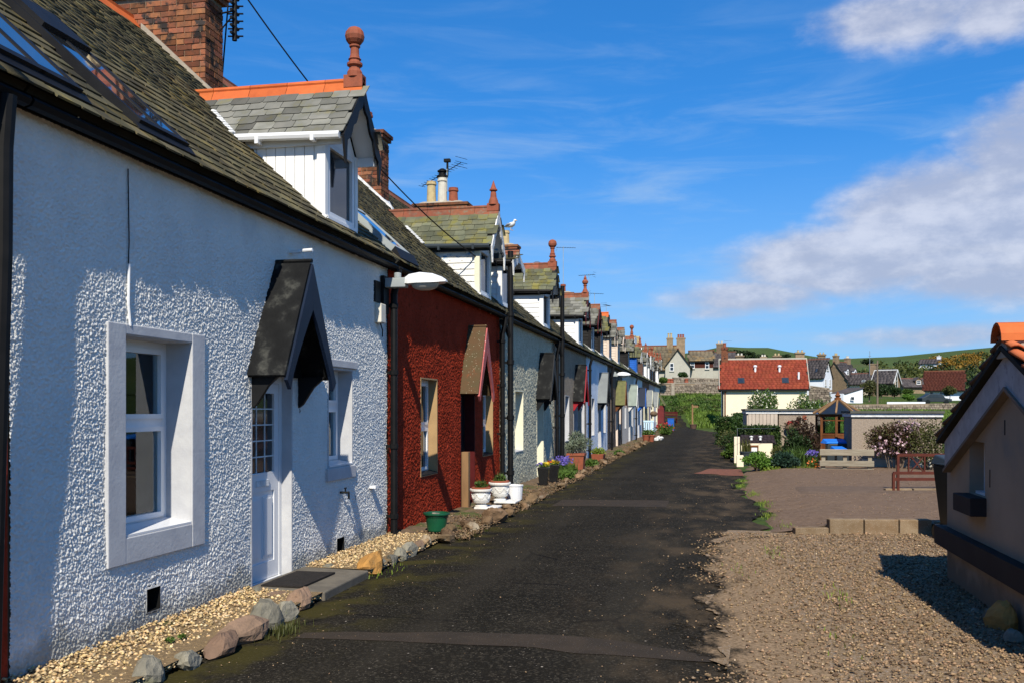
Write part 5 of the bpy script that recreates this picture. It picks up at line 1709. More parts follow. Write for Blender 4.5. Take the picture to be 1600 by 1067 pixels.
m = MB().lathe((-7.135, 25.18, 7.98), [(0.13, 0), (0.16, 0.03), (0.16, 0.06), (0.1, 0.1), (0.1, 0.16), (0.14, 0.17), (0.14, 0.2), (0.05, 0.26)], 12)
m.tube([(-7.0, 25.2, 8.05), (-7.0, 25.2, 8.5)], 0.03, 6).box(-7.09, -6.92, 25.14, 25.26, 8.42, 8.5)
m.build('cowl', M['black_iron'], t)
t = thing('round_vent', 'shiny round metal roof vent above the third dormer', 'vent', (-6.9, 38.5, 7.2))
m = MB().ball((-6.95, 38.7, 7.5), 0.26, 9)
m.lathe((-6.95, 38.7, 7.0), [(0.14, 0), (0.14, 0.3)], 12)
m.build('cowl', M['metal'], t, smooth=True)


def gull(x, y, z, yaw, label, k=1.0):
    t = thing('gull', label, 'gull', (x, y, z), 'gulls perched on the roofs')
    d = Vector((math.cos(yaw), math.sin(yaw), 0))
    sd = Vector((-d.y, d.x, 0))

    def q(a, b, c):
        return Vector((x, y, z)) + (d * a + sd * b + Vector((0, 0, c))) * k
    # body, neck and head as one tapered surface
    MB().tube([q(-0.30, 0, 0.155), q(-0.24, 0, 0.17), q(-0.14, 0, 0.19), q(0, 0, 0.20), q(0.10, 0, 0.22), q(0.15, 0, 0.265), q(0.165, 0, 0.31), q(0.19, 0, 0.335), q(0.225, 0, 0.33), q(0.245, 0, 0.325)],
              [v * k for v in (0.012, 0.035, 0.075, 0.095, 0.082, 0.055, 0.045, 0.048, 0.036, 0.012)], 12).build('body', M['gull_white'], t, smooth=True)
    m = MB()
    for s_ in (-1, 1):
        m.tube([q(0.06, s_ * 0.085, 0.225), q(-0.08, s_ * 0.095, 0.215), q(-0.22, s_ * 0.05, 0.19), q(-0.36, s_ * 0.015, 0.17)], [v * k for v in (0.02, 0.045, 0.032, 0.006)], 7)
    m.build('wing', M['gull_grey'], t, smooth=True)
    MB().tube([q(0.24, 0, 0.325), q(0.29, 0, 0.315), q(0.305, 0, 0.30)], [0.014 * k, 0.010 * k, 0.004 * k], 6).build('beak', M['gull_beak'], t)
    for s_ in (-1, 1):
        lg = MB().tube([q(0.01, s_ * 0.035, 0.13), q(0.0, s_ * 0.035, 0.0)], 0.007 * k, 5)
        lg.prism([q(-0.01, s_ * 0.035, 0.0), q(0.05, s_ * 0.035 - 0.03, 0.0), q(0.05, s_ * 0.035 + 0.03, 0.0)], (0, 0, 0.008))
        lg.build('leg', M['gull_beak'], t)
    return t


gull(-6.64, 32.0, 7.79, -0.6, 'gull standing on the buff pot of the chimney past the second dormer', 0.95)
gull(-6.7, 51.9, 7.25, 0.5, 'white gull on the far chimney beside the ornate finial', 1.1)
t = thing('chimney_cap_box', 'small dark box vent beside the far gull', 'vent', (-6.95, 52.1, 7.2))
m = MB().box(-7.3, -6.75, 51.9, 52.4, 7.2, 7.75).box(-7.35, -6.7, 51.85, 52.45, 7.75, 7.82)
m.build('box', M['bin_grey'], t)

# overhead telephone wires
for pts, lab in (([(-6.22, 11.9, 7.40), (-5.6, 13.2, 6.1), (-4.9, 15.3, 4.95), (-4.1, 16.98, 4.42)], 'black telephone cable sagging from the big chimney to the peeling dormer'),
                 ([(-6.5, 12.2, 7.8), (-6.45, 12.05, 7.2), (-6.52, 12.0, 6.1)], 'thin upright cable down the side of the big chimney')):
    V_ = [Vector(p) for p in pts]
    path = []
    for i in range(len(V_) - 1):
        for k in range(8):
            path.append(V_[i].lerp(V_[i + 1], k / 8))
    path.append(V_[-1])
    if 'sagging' in lab:
        a_, b_ = V_[0], V_[-1]
        path = [a_.lerp(b_, k / 30) - Vector((0, 0, 0.35 * 4 * (k / 30) * (1 - k / 30))) for k in range(31)]
    o = MB().tube(path, 0.011, 5).build('telephone_cable', M['wire'], None, loc=tuple(V_[0]))
    tag(o, lab, 'cable', 'telephone cables')


def lamp(y, z, label, k=1.0, x=-4.0):
    t = thing('street_lamp', label, 'street lamp', (x, y, z), 'street lamps on the cottage fronts')
    m = MB()
    m.box(x - 0.07, x - 0.03, y - 0.1, y + 0.1, z - 0.35, z + 0.12)
    m.build('wall_bracket', M['black_iron'], t)
    m = MB().box(x - 0.03, x + 0.24, y - 0.07, y + 0.07, z - 0.03, z + 0.09).tube([(x + 0.12, y, z + 0.09), (x + 0.12, y, z + 0.16)], 0.045, 10)
    m.build('arm', M['lamp_grey'], t, bevel=0.01)
    # shade: a bevelled hood, open below
    prof = [(0.0, 0.05, 0.0, 0.07), (0.08, 0.10, -0.01, 0.12), (0.22, 0.15, -0.01, 0.14), (0.38, 0.15, -0.01, 0.12), (0.50, 0.11, 0.0, 0.075), (0.56, 0.05, 0.01, 0.035)]
    vs, fs = [], []
    n_ = 9
    for a, wd, lo, hi in prof:
        for j in range(n_):
            g = math.pi * j / (n_ - 1)
            vs.append((x + 0.2 + a, y + wd * math.cos(g), z + lo + (hi - lo) * math.sin(g) ** 0.7 + 0.02))
    for i in range(len(prof) - 1):
        for j in range(n_ - 1):
            fs.append((i * n_ + j, i * n_ + j + 1, (i + 1) * n_ + j + 1, (i + 1) * n_ + j))
        fs.append(((i + 1) * n_, (i + 1) * n_ + n_ - 1, i * n_ + n_ - 1, i * n_))
    fs.append(tuple(range(n_ - 1, -1, -1)))
    fs.append(tuple(range((len(prof) - 1) * n_, len(prof) * n_)))
    m = MB()
    m.add(vs, fs)
    m.build('hood', M['lamp_white'], t, smooth=False)
    MB().ball((x + 0.48, y, z + 0.005), 0.165, 8, (1.1, 0.75, 0.5)).build('lens', M['lamp_lens'], t, smooth=True)
    return t


lamp(11.62, 3.27, 'white bowl street lamp sticking out between white and red cottages')
lamp(39.4, 3.1, 'farther street lamp with a flat pale hood over the lane', x=-3.95)

# ------------------------------------------------------------------ plants
def leaf_pts(blobs, n_, seed, shell=0.55, zmin=None):
    rng = np.random.default_rng(seed)
    vol = np.array([b[1][0] * b[1][1] * b[1][2] for b in blobs]) ** 0.8
    k = rng.choice(len(blobs), n_, p=vol / vol.sum())
    d = rng.normal(0, 1, (n_, 3))
    d /= np.linalg.norm(d, axis=1)[:, None]
    r_ = shell + (1 - shell) * rng.uniform(0, 1, n_) ** 0.7
    r_ *= rng.uniform(0.85, 1.12, n_)
    C = np.array([tuple(b[0]) for b in blobs])[k]
    S = np.array([tuple(b[1]) for b in blobs])[k]
    p = C + d * S * r_[:, None]
    if zmin is not None:
        ok = p[:, 2] > zmin
        p, d = p[ok], d[ok]
    return p, d


def leaves(name, parent, blobs, n_, size, mat, seed, shell=0.5, aspect=0.55, up=0.3, zmin=None, kind='stuff'):
    rng = np.random.default_rng(seed + 1)
    p, d = leaf_pts(blobs, n_, seed, shell, zmin)
    n_ = len(p)
    a = d + rng.normal(0, 0.7, (n_, 3)) + np.array([0, 0, up])
    a /= np.linalg.norm(a, axis=1)[:, None]
    b = np.cross(a, rng.normal(0, 1, (n_, 3)))
    b /= np.linalg.norm(b, axis=1)[:, None] + 1e-9
    c = np.cross(a, b)
    s = (size * rng.uniform(0.6, 1.35, n_))[:, None]
    V = np.stack([p - a * s * 0.5, p + b * s * aspect * 0.5 + c * s * 0.08, p + a * s * 0.5, p - b * s * aspect * 0.5 + c * s * 0.08], 1).reshape(-1, 3)
    F = np.arange(n_ * 4).reshape(-1, 4)
    return mesh_np(name, V, F, mat, parent, kind)


def blades(name, parent, xy, z, h, mat, seed, lean=0.35, wd=0.008, kind='stuff'):
    rng = np.random.default_rng(seed)
    xy = np.asarray(xy)
    n_ = len(xy)
    g = rng.uniform(0, math.tau, n_)
    hh = h * rng.uniform(0.5, 1.3, n_)
    ln = lean * hh * rng.uniform(0, 1.2, n_)
    z = np.broadcast_to(z, (n_,))
    b = np.stack([xy[:, 0], xy[:, 1], z], -1)
    s = np.stack([-np.sin(g), np.cos(g), g * 0], -1) * wd
    mid = b + np.stack([np.cos(g) * ln * 0.35, np.sin(g) * ln * 0.35, hh * 0.6], -1)
    tip = b + np.stack([np.cos(g) * ln, np.sin(g) * ln, hh], -1)
    V = np.stack([b - s, b + s, mid + s * 0.7, mid - s * 0.7, tip], 1).reshape(-1, 3)
    i = np.arange(n_)[:, None] * 5
    F = np.concatenate([i + np.array([[0, 1, 2]]), i + np.array([[0, 2, 3]]), i + np.array([[3, 2, 4]])], 0)
    return mesh_np(name, V, F, mat, parent, kind)


def clump_blobs(c, r, n_, seed, k=0.5):
    rng = random.Random(seed)
    c = Vector(c)
    out_ = [(c, tuple(v * 0.75 for v in r))]
    for _ in range(n_):
        d = Vector((rng.gauss(0, 1), rng.gauss(0, 1), rng.gauss(0, 0.8))).normalized()
        f = k * rng.uniform(0.7, 1.25)
        out_.append((Vector((c.x + d.x * r[0] * 0.62, c.y + d.y * r[1] * 0.62, c.z + d.z * r[2] * 0.62)), tuple(v * f for v in r)))
    return out_


def shrub(name, label, cat, base, r, h, mat, n_, size, seed, group=None, stems=6, flower=None, nf=0, fs=0.03, shell=0.45, trunk=None, lobes=9):
    base = Vector(base)
    t = thing(name, label, cat, base, group)
    c = base + Vector((0, 0, h * 0.55))
    bl = clump_blobs(c, (r, r, h * 0.5), lobes, seed)
    leaves('foliage', t, bl, n_, size, L[mat], seed, shell, zmin=base.z - 0.02)
    m = MB()
    rng = random.Random(seed)
    for k in range(stems):
        g = rng.uniform(0, math.tau)
        e = c + Vector((math.cos(g) * r * 0.6, math.sin(g) * r * 0.6, rng.uniform(-0.1, 0.25) * h))
        b0 = base + Vector((math.cos(g) * r * 0.08, math.sin(g) * r * 0.08, -0.05))
        rad = trunk or 0.012 + 0.01 * h
        m.tube([b0, b0.lerp(e, 0.5) + Vector((0, 0, 0.06 * h)), e], [rad, rad * 0.7, rad * 0.25], 6)
    m.build('stems', M['pole_wood'], t)
    if flower:
        leaves('flowers', t, bl, nf, fs, L[flower], seed + 5, 0.85, 0.9, 0.0, zmin=base.z + 0.05)
    return t


def tree(name, label, base, r, h, mat, n_, size, seed, group=None, crown_r=None):
    base = Vector(base)
    t = thing(name, label, 'tree', base, group)
    m = MB()
    rng = random.Random(seed)
    top = base + Vector((rng.uniform(-.1, .1) * r, 0, h * 0.55))
    tr = 0.035 * h
    m.tube([base - Vector((0, 0, 0.2)), base.lerp(top, 0.5), top], [tr, tr * 0.75, tr * 0.5], 8)
    c = base + Vector((0, 0, h * 0.62))
    for k in range(7):
        g = rng.uniform(0, math.tau)
        e = c + Vector((math.cos(g) * r * 0.7, math.sin(g) * r * 0.7, rng.uniform(-0.1, 0.25) * h))
        m.tube([base.lerp(top, rng.uniform(0.5, 1)), e], [tr * 0.4, tr * 0.12], 5)
    m.build('trunk', M['pole_wood'], t)
    bl = clump_blobs(c, (r, r, h * 0.4), 12, seed, 0.48)
    leaves('crown', t, bl, n_, size, L[mat], seed, 0.45)
    return t


# ---- pots along the cottages
def planter(name, label, cat, pos, prof, mat, rim=None, group=None, soil='soil', soil_r=None, soil_z=None, n_=24):
    t = thing(name, label, cat, pos, group)
    MB().lathe(pos, prof, n_).build('pot', M[mat], t)
    if soil_z:
        MB().lathe((pos[0], pos[1], pos[2]), [(soil_r, soil_z - 0.02), (soil_r, soil_z)], n_).build('soil', M[soil], t)
    return t


# green plastic tub with a stone in it
pos = (-3.60, 12.42, 0.075)
t = thing('plant_tub', 'dark green plastic tub with a stone in it on the rubble', 'plant tub', pos)
MB().lathe(pos, [(0.115, 0), (0.125, 0.02), (0.135, 0.10), (0.147, 0.185), (0.153, 0.19), (0.155, 0.215), (0.175, 0.22), (0.18, 0.235), (0.178, 0.25), (0.158, 0.25), (0.15, 0.2)], 28).build('pot', M['green_pot'], t)
MB().lathe(pos, [(0.146, 0.19), (0.146, 0.205)], 20).build('soil', M['soil'], t)
st = rock_mesh('stone', 777, M['st_grey'])
o = bpy.data.objects.new('stone', st)
COL.objects.link(o)
o.location = (pos[0], pos[1] - 0.02, pos[2] + 0.215)
o.scale = (0.075, 0.07, 0.05)
tag(o, 'pale stone lying inside the green plastic tub', 'stone')


def urn(pos, k, label, seed):
    t = thing('garden_urn', label, 'garden urn', pos, 'white urns by the red cottage')
    p = Vector(pos)
    MB().lathe(pos, [(v[0] * k, v[1] * k) for v in [(0.13, 0), (0.13, 0.025), (0.10, 0.05), (0.105, 0.065), (0.16, 0.09), (0.18, 0.14), (0.187, 0.25), (0.19, 0.30), (0.225, 0.32), (0.23, 0.345), (0.225, 0.365), (0.19, 0.365), (0.18, 0.3)]], 28).build('bowl', M['urn_white'], t)
    # raised swag relief round the bowl
    m = MB()
    for j in range(7):
        g0 = math.tau * j / 7
        for lift in (0.0, 0.045):
            pth = []
            for q in range(9):
                a = g0 + math.tau / 7 * q / 8
                pth.append(p + Vector((math.cos(a) * 0.186 * k, math.sin(a) * 0.186 * k, (0.25 + lift * 0.6 - 0.085 * math.sin(math.pi * q / 8)) * k)))
            m.tube(pth, 0.009 * k, 5)
        m.ball(p + Vector((math.cos(g0) * 0.187 * k, math.sin(g0) * 0.187 * k, 0.255 * k)), 0.019 * k, 5)
    m.build('relief', M['urn_white'], t)
    MB().lathe(pos, [(0.195 * k, 0.345 * k), (0.20 * k, 0.385 * k), (0.185 * k, 0.40 * k), (0.16 * k, 0.385 * k)], 24).build('liner_pot', M['terracotta'], t)
    MB().lathe(pos, [(0.17 * k, 0.37 * k), (0.17 * k, 0.39 * k)], 20).build('soil', M['soil'], t)
    leaves('plants', t, [(p + Vector((0, 0, 0.44 * k)), (0.15 * k, 0.15 * k, 0.09 * k))], 170, 0.055 * k, L['green'], seed, 0.2)
    blades('shoots', t, [(p.x + random.uniform(-.1, .1) * k, p.y + random.uniform(-.1, .1) * k) for _ in range(26)], p.z + 0.4 * k, 0.16 * k, L['olive'], seed)
    return t


urn((-3.68, 15.30, 0.12), 0.80, 'white relief urn standing nearer, by the red cottage door', 61)
u2 = urn((-3.62, 16.45, 0.12), 0.86, 'white relief urn with fuller greenery, behind the other urn', 62)
for (x, y, lab) in ((-3.55, 15.42, 'white paving piece under the nearer urn'), (-3.45, 16.45, 'white paving piece under the farther urn')):
    o = MB().box(x - 0.22, x + 0.16, y - 0.25, y + 0.22, 0.085, 0.118).build('paving_slab', M['urn_white'], None, bevel=0.01, loc=(x, y, 0.085))
    tag(o, lab, 'paving slab')
pos = (-3.46, 16.95, 0.08)
t = thing('bucket', 'plain white plastic bucket beside the farther urn', 'bucket', pos)
MB().lathe(pos, [(0.13, 0), (0.14, 0.01), (0.155, 0.25), (0.165, 0.255), (0.165, 0.275), (0.15, 0.275), (0.14, 0.05)], 20).build('pail', M['pvc'], t)
# raw timber board by the red door
o = MB().box(-4.06, -3.94, 15.48, 15.6, 0.03, 1.0).build('timber_board', M['wood_board'], None, bevel=0.006, loc=(-4, 15.54, 0.03))
tag(o, 'short upright timber board beside the red cottage door', 'timber board')


def tall_planter(pos, label, seed):
    t = thing('tall_planter', label, 'planter', pos, 'black planters by the cream cottage door')
    p = Vector(pos)
    MB().hexa([p + Vector(v) for v in ((-.085, -.085, 0), (.085, -.085, 0), (.085, .085, 0), (-.085, .085, 0), (-.125, -.125, .40), (.125, -.125, .40), (.125, .125, .40), (-.125, .125, .40))]).build('pot', M['black_pot'], t, bevel=0.015)
    bl = [(p + Vector((0, 0, 0.43)), (0.14, 0.14, 0.05))]
    leaves('leaves', t, bl, 160, 0.05, L['green'], seed, 0.2)
    leaves('yellow_pansies', t, [(p + Vector((0.03, 0.03, 0.455)), (0.11, 0.11, 0.04))], 60, 0.055, L['f_yellow'], seed + 1, 0.5, 0.95)
    leaves('mixed_pansies', t, [(p + Vector((-0.08, -0.03, 0.455)), (0.07, 0.08, 0.04))], 30, 0.05, L['f_purple' if seed % 2 else 'f_orange'], seed + 2, 0.5, 0.95)
    return t


tall_planter((-3.58, 20.75, 0.05), 'nearer tall black planter with yellow and purple pansies', 71)
tall_planter((-3.52, 21.75, 0.05), 'farther tall black planter with yellow and orange pansies', 72)
# terracotta pots and silvery bush by the brown cottage
pos = (-3.62, 26.3, 0.06)
t = thing('terracotta_pot', 'large square terracotta pot overflowing with a silvery grey bush', 'plant pot', pos)
p = Vector(pos)
MB().hexa([p + Vector(v) for v in ((-.2, -.2, 0), (.2, -.2, 0), (.2, .2, 0), (-.2, .2, 0), (-.235, -.235, .42), (.235, -.235, .42), (.235, .235, .42), (-.235, .235, .42))]).box(p.x - .25, p.x + .25, p.y - .25, p.y + .25, p.z + .38, p.z + .45).build('pot', M['terracotta'], t, bevel=0.01)
leaves('bush', t, clump_blobs(p + Vector((0, 0, 0.70)), (0.40, 0.40, 0.33), 8, 3), 2200, 0.085, L['silver'], 73, 0.4, 0.22)
pos = (-3.55, 31.0, 0.06)
t = thing('terracotta_pot', 'low terracotta trough of yellow green flowers', 'plant pot', pos)
p = Vector(pos)
MB().hexa([p + Vector(v) for v in ((-.17, -.3, 0), (.17, -.3, 0), (.17, .3, 0), (-.17, .3, 0), (-.2, -.34, .22), (.2, -.34, .22), (.2, .34, .22), (-.2, .34, .22))]).build('pot', M['terracotta'], t, bevel=0.01)
leaves('flowers', t, [(p + Vector((0, 0, 0.30)), (0.24, 0.36, 0.13))], 600, 0.06, L['lime'], 74, 0.3)
t = thing('bluebell_clump', 'clump of lilac bluebells by the cottage wall', 'flowers', (-3.72, 24.3, 0.05))
leaves('foliage', t, [(Vector((-3.68, 24.4, 0.16)), (0.34, 0.9, 0.12))], 800, 0.10, L['green'], 75, 0.1)
leaves('flowers', t, [(Vector((-3.75, 24.4, 0.40)), (0.30, 0.85, 0.13))], 480, 0.05, L['f_purple'], 76, 0.1, 0.8)
blades('stalks', t, [(-3.75 + random.uniform(-.32, .32), 24.5 + random.uniform(-.9, .9)) for _ in range(260)], 0.05, 0.38, L['green'], 77, 0.2)
for (x, y, s_, lab) in ((-3.45, 28.2, 0.3, 'low green tuft before the trough of yellow flowers'), (-3.4, 22.9, 0.3, 'low weedy tuft beyond the black planters'), (-3.3, 35.5, 0.25, 'low weeds on the verge past the trough'), (-3.2, 70.0, 0.9, 'green and red flowering plants by the far maroon porch'), (-3.0, 66, 0.5, 'small plants at the foot of the far row')):
    t = thing('verge_plant', lab, 'plant', (x, y, 0.03))
    leaves('foliage', t, [(Vector((x, y, 0.03 + s_ * 0.35)), (s_ * 0.8, s_ * 1.6, s_ * 0.4))], 500, 0.09 * (1 if y < 50 else 2), L['green'], int(y), 0.2, zmin=0.0)
    if y > 68:
        leaves('flowers', t, [(Vector((x, y, 0.03 + s_ * 0.45)), (s_ * 0.8, s_ * 1.5, s_ * 0.4))], 120, 0.12, L['f_red'], int(y) + 1, 0.7, 0.9)
# chair, pots and pale stones at the far end
pos = Vector((-3.45, 55.5, 0.03))
t = thing('garden_chair', 'pale blue wooden garden chair at the far end of the row', 'chair', pos)
MB().box(pos.x - .3, pos.x + .3, pos.y - .3, pos.y + .3, .42, .47).build('seat', M['pale_blue'], t)
m = MB()
for k in range(5):
    m.box(pos.x - .28 + k * .12, pos.x - .2 + k * .12, pos.y - .3, pos.y - .26, .47, 1.1)
m.box(pos.x - .3, pos.x + .3, pos.y - .32, pos.y - .26, 1.0, 1.1)
m.build('backrest', M['pale_blue'], t)
for a in (-.28, .22):
    for b in (-.28, .22):
        MB().box(pos.x + a, pos.x + a + .06, pos.y + b, pos.y + b + .06, .03, .42).build('leg', M['pale_blue'], t)
    MB().box(pos.x + a, pos.x + a + .07, pos.y - .3, pos.y + .3, .64, .68).box(pos.x + a, pos.x + a + .06, pos.y + .22, pos.y + .28, .42, .64).build('armrest', M['pale_blue'], t)
for (x, y, lab) in ((-3.3, 50.6, 'small terracotta pot of greenery, left of two at the far end'), (-3.05, 50.9, 'small terracotta pot of greenery, right of two at the far end')):
    t = planter('terracotta_pot', lab, 'plant pot', (x, y, 0.03), [(0.13, 0), (0.19, 0.3), (0.21, 0.3), (0.21, 0.36), (0.17, 0.36)], 'terracotta')
    leaves('plants', t, [(Vector((x, y, 0.5)), (0.25, 0.25, 0.18))], 220, 0.1, L['green'], int(x * 100) % 97 + 3, 0.2)
for i, (x, y) in enumerate(((-2.95, 53.4), (-2.75, 54.2), (-2.9, 55.2))):
    o = bpy.data.objects.new('painted_stone', rock_mesh('stone', 90 + i, M['urn_white']))
    COL.objects.link(o)
    o.location = (x, y, 0.1)
    o.scale = (0.2, 0.26, 0.15)
    tag(o, 'pale painted stone on the verge by the blue chair', 'stone', 'pale painted stones by the blue chair')
pos = (-3.55, 62.0, 1.45)
t = thing('hanging_basket', 'dark hanging basket under the far wide canopy', 'hanging basket', pos)
MB().ball(pos, 0.24, 7, (1, 1, 0.8)).build('basket', M['soil'], t)
MB().tube([(pos[0], pos[1], pos[2] + 0.1), (pos[0], pos[1], pos[2] + 0.6)], 0.01, 5).tube([(pos[0], pos[1], pos[2] + 0.6), (X0, pos[1], pos[2] + 0.6)], 0.012, 5).build('hook', M['black_iron'], t)
o = MB().box(-3.45, -2.95, 80.2, 80.9, 0.02, 0.95).box(-3.47, -2.93, 80.18, 80.92, 0.95, 1.0).build('storage_box', M['blue_paint'], None, loc=(-2.6, 80.5, 0.02))
tag(o, 'dark blue box at the far end of the row', 'box')
# door slab and mat
o = MB().hexa([(-4.085, 8.0, -0.02), (-3.34, 7.98, -0.02), (-3.36, 9.15, -0.02), (-4.085, 9.18, -0.02), (-4.085, 8.0, 0.098), (-3.34, 7.98, 0.09), (-3.36, 9.15, 0.09), (-4.085, 9.18, 0.098)]).build('door_slab', M['slab'], None, bevel=0.012, loc=(-3.7, 8.6, 0))
tag(o, 'grey concrete slab before the white front door', 'door slab')
o = MB().box(-4.0, -3.6, 8.08, 8.86, 0.098, 0.113).build('door_mat', M['mat'], None, loc=(-3.8, 8.45, 0.058))
tag(o, 'dark rubber mat on the slab at the white door', 'door mat')
# moss and weeds by the stones
tuft = [(-3.15 + random.gauss(0, .06), 6.72 + random.gauss(0, .12)) for _ in range(200)]
o = blades('grass_tuft', None, tuft, 0.03, 0.06, L['olive'], 81, 0.5, 0.004)
tuft = []
for (x, y, k) in ((-3.26, 9.25, 26), (-3.27, 9.5, 16), (-3.15, 12.6, 30), (0.95, 17.5, 160), (0.85, 19.5, 160), (0.65, 21.5, 140), (1.1, 14.2, 80), (0.7, 11.6, 40), (1.1, 8.9, 50), (0.9, 7.3, 20), (0.3, 10.2, 20), (0.9, 15.5, 120), (0.75, 23, 90)):
    tuft += [(x + random.gauss(0, .07), y + random.gauss(0, .28)) for _ in range(k)]
blades('verge_weeds', None, tuft, 0.03, 0.045, L['lime'], 82, 0.9, 0.005)
for (x, y, lab) in ((-3.66, 6.02, 'tiny green weed nearer the camera in the golden gravel'), (-3.62, 6.12, 'tiny green weed farther along in the golden gravel')):
    t = thing('weed', lab, 'weed', (x, y, 0.1))
    leaves('foliage', t, [(Vector((x, y, 0.115)), (0.035, 0.035, 0.018))], 40, 0.03, L['green'], int(y * 100), 0.1)

# ------------------------------------------------------------------ the right hand side
# kerb blocks
kd = (Vector((2.9, 13.75, 0)) - Vector((1.57, 13.48, 0))).normalized()
kn = Vector((-kd.y, kd.x, 0))


def kerb(a, ln, h, dep_, label):
    p0 = Vector((1.57, 13.48, 0)) + kd * a
    q = [p0, p0 + kd * ln, p0 + kd * ln + kn * dep_, p0 + kn * dep_]
    o = MB().hexa([v + Vector((0, 0, 0.0)) for v in q] + [v + Vector((0, 0, h)) for v in q]).build('kerb_block', M['block'], None, bevel=0.014, loc=tuple(p0))
    tag(o, label, 'kerb block', 'concrete blocks along the yard edge')


kerb(-0.46, 0.45, 0.12, 0.16, 'low narrow kerb block, leftmost along the edge of the yard')
kerb(0.0, 0.455, 0.235, 0.15, 'tall kerb block next to the low narrow one')
kerb(0.47, 0.455, 0.23, 0.15, 'middle tall kerb block along the edge of the yard')
kerb(0.94, 0.43, 0.228, 0.15, 'tall kerb block nearest the grey hut')
kerb(1.46, 0.45, 0.20, 0.15, 'kerb block half behind the grey hut')
for k in range(2):
    p0 = G(1384 + k * 44, 767, 0.165)
    q = [p0, p0 + kd * 0.5, p0 + kd * 0.5 + kn * 0.12, p0 + kn * 0.12]
    o = MB().hexa([v - Vector((0, 0, 0.05)) for v in q] + [v + Vector((0, 0, 0.05)) for v in q]).build('kerb_strip', M['block'], None, bevel=0.01, loc=tuple(p0))
    tag(o, 'low mossy kerb strip under the red metal railing, ' + ('left' if not k else 'right') + ' piece', 'kerb strip', 'kerb strips under the railing')

# hut
HX, HY, HA = 2.30, 10.2, 8.06
hut = thing('hut', 'low grey rendered hut with orange pantiles and a deep sill window', 'hut', (HX + 1.5, HA, 0))
HY0 = 2 * HA - HY
wy0, wy1, wz0, wz1 = 8.86, 9.36, 0.95, 1.42
HS = 0.37


def htop(y):
    return 2.02 - HS * abs(y - HA)


m = MB()
ys = [HY0, HA, wy0, wy1, HY]
for a, b in zip(ys[:-1], ys[1:]):
    if a == wy0:
        m.prism([(HX, a, 0), (HX, b, 0), (HX, b, wz0), (HX, a, wz0)], (0.22, 0, 0))
        m.prism([(HX, a, wz1), (HX, b, wz1), (HX, b, htop(b)), (HX, a, htop(a))], (0.22, 0, 0))
    else:
        m.prism([(HX, a, 0), (HX, b, 0), (HX, b, htop(b)), (HX, a, htop(a))], (0.22, 0, 0))
m.box(HX + 0.22, HX + 3.6, HY - 0.22, HY, 0, htop(HY)).box(HX + 0.22, HX + 3.6, HY0, HY0 + 0.22, 0, htop(HY0))
m.prism([(HX + 3.6, HY0, 0), (HX + 3.6, HY, 0), (HX + 3.6, HY, htop(HY)), (HX + 3.6, HA, 2.02), (HX + 3.6, HY0, htop(HY0))], (0.2, 0, 0))
m.build('wall', M['hut_render'], hut)
m = MB().box(HX - 0.10, HX - 0.002, HY0 - 0.1, HY + 0.1, 0.37, 0.55).box(HX - 0.002, HX + 3.6, HY + 0.002, HY + 0.1, 0.37, 0.55)
m.build('plinth_band', M['hut_band'], hut)
m = MB().box(HX + 0.12, HX + 0.17, wy0, wy0 + 0.05, wz0, wz1).box(HX + 0.12, HX + 0.17, wy1 - 0.05, wy1, wz0, wz1).box(HX + 0.12, HX + 0.17, wy0 + .05, wy1 - 0.05, wz0, wz0 + .05).box(HX + 0.12, HX + 0.17, wy0 + .05, wy1 - 0.05, wz1 - .05, wz1)
m.box(HX + 0.05, HX + 0.12, wy0, wy1, wz0, wz0 + 0.025)
wf = m.build('window', M['pvc'], hut)
MB().box(HX + 0.14, HX + 0.15, wy0 + .046, wy1 - .046, wz0 + .046, wz1 - .046).build('pane', M['glass_dark'], wf)
MB().box(HX - 0.13, HX + 0.05, wy0 - 0.05, wy1 + 0.05, 0.79, 0.948).build('deep_sill', M['hut_band'], hut, bevel=0.008)
m = MB().box(HX - 0.004, HX + 0.0, 8.28, 8.30, 1.5, 1.62).box(HX - 0.004, HX + 0.0, 8.70, 8.715, 1.05, 1.2)
m.build('crack', M['hut_band'], hut)
# verge boards
for sgn in (1, -1):
    e = HA + sgn * 2.0
    q = [(HX - 0.055, HA, 2.13), (HX - 0.055, e, 2.13 - HS * 2.0), (HX - 0.055, e, 2.13 - HS * 2.0 - 0.27), (HX - 0.055, HA, 2.13 - 0.25)]
    MB().prism(q, (0.05, 0, 0)).build('verge_board', M['barge_grey'], hut)
    q = [(HX - 0.075, HA, 2.13 - 0.25), (HX - 0.075, e, 2.13 - HS * 2.0 - 0.27), (HX - 0.075, e, 2.13 - HS * 2.0 - 0.30), (HX - 0.075, HA, 2.13 - 0.28)]
    MB().prism(q, (0.075, 0, 0)).build('verge_bead', M['pole_wood'], hut)
m = MB()
for sgn in (1, -1):
    e = HA + sgn * 2.15
    q = [(HX - 0.1, HA, 2.16), (HX + 3.7, HA, 2.16), (HX + 3.7, e, 2.16 - HS * 2.15), (HX - 0.1, e, 2.16 - HS * 2.15)]
    if sgn > 0:
        q.reverse()
    m.slab(q, 0.04)
rf = m.build('roof', M['deck'], hut)


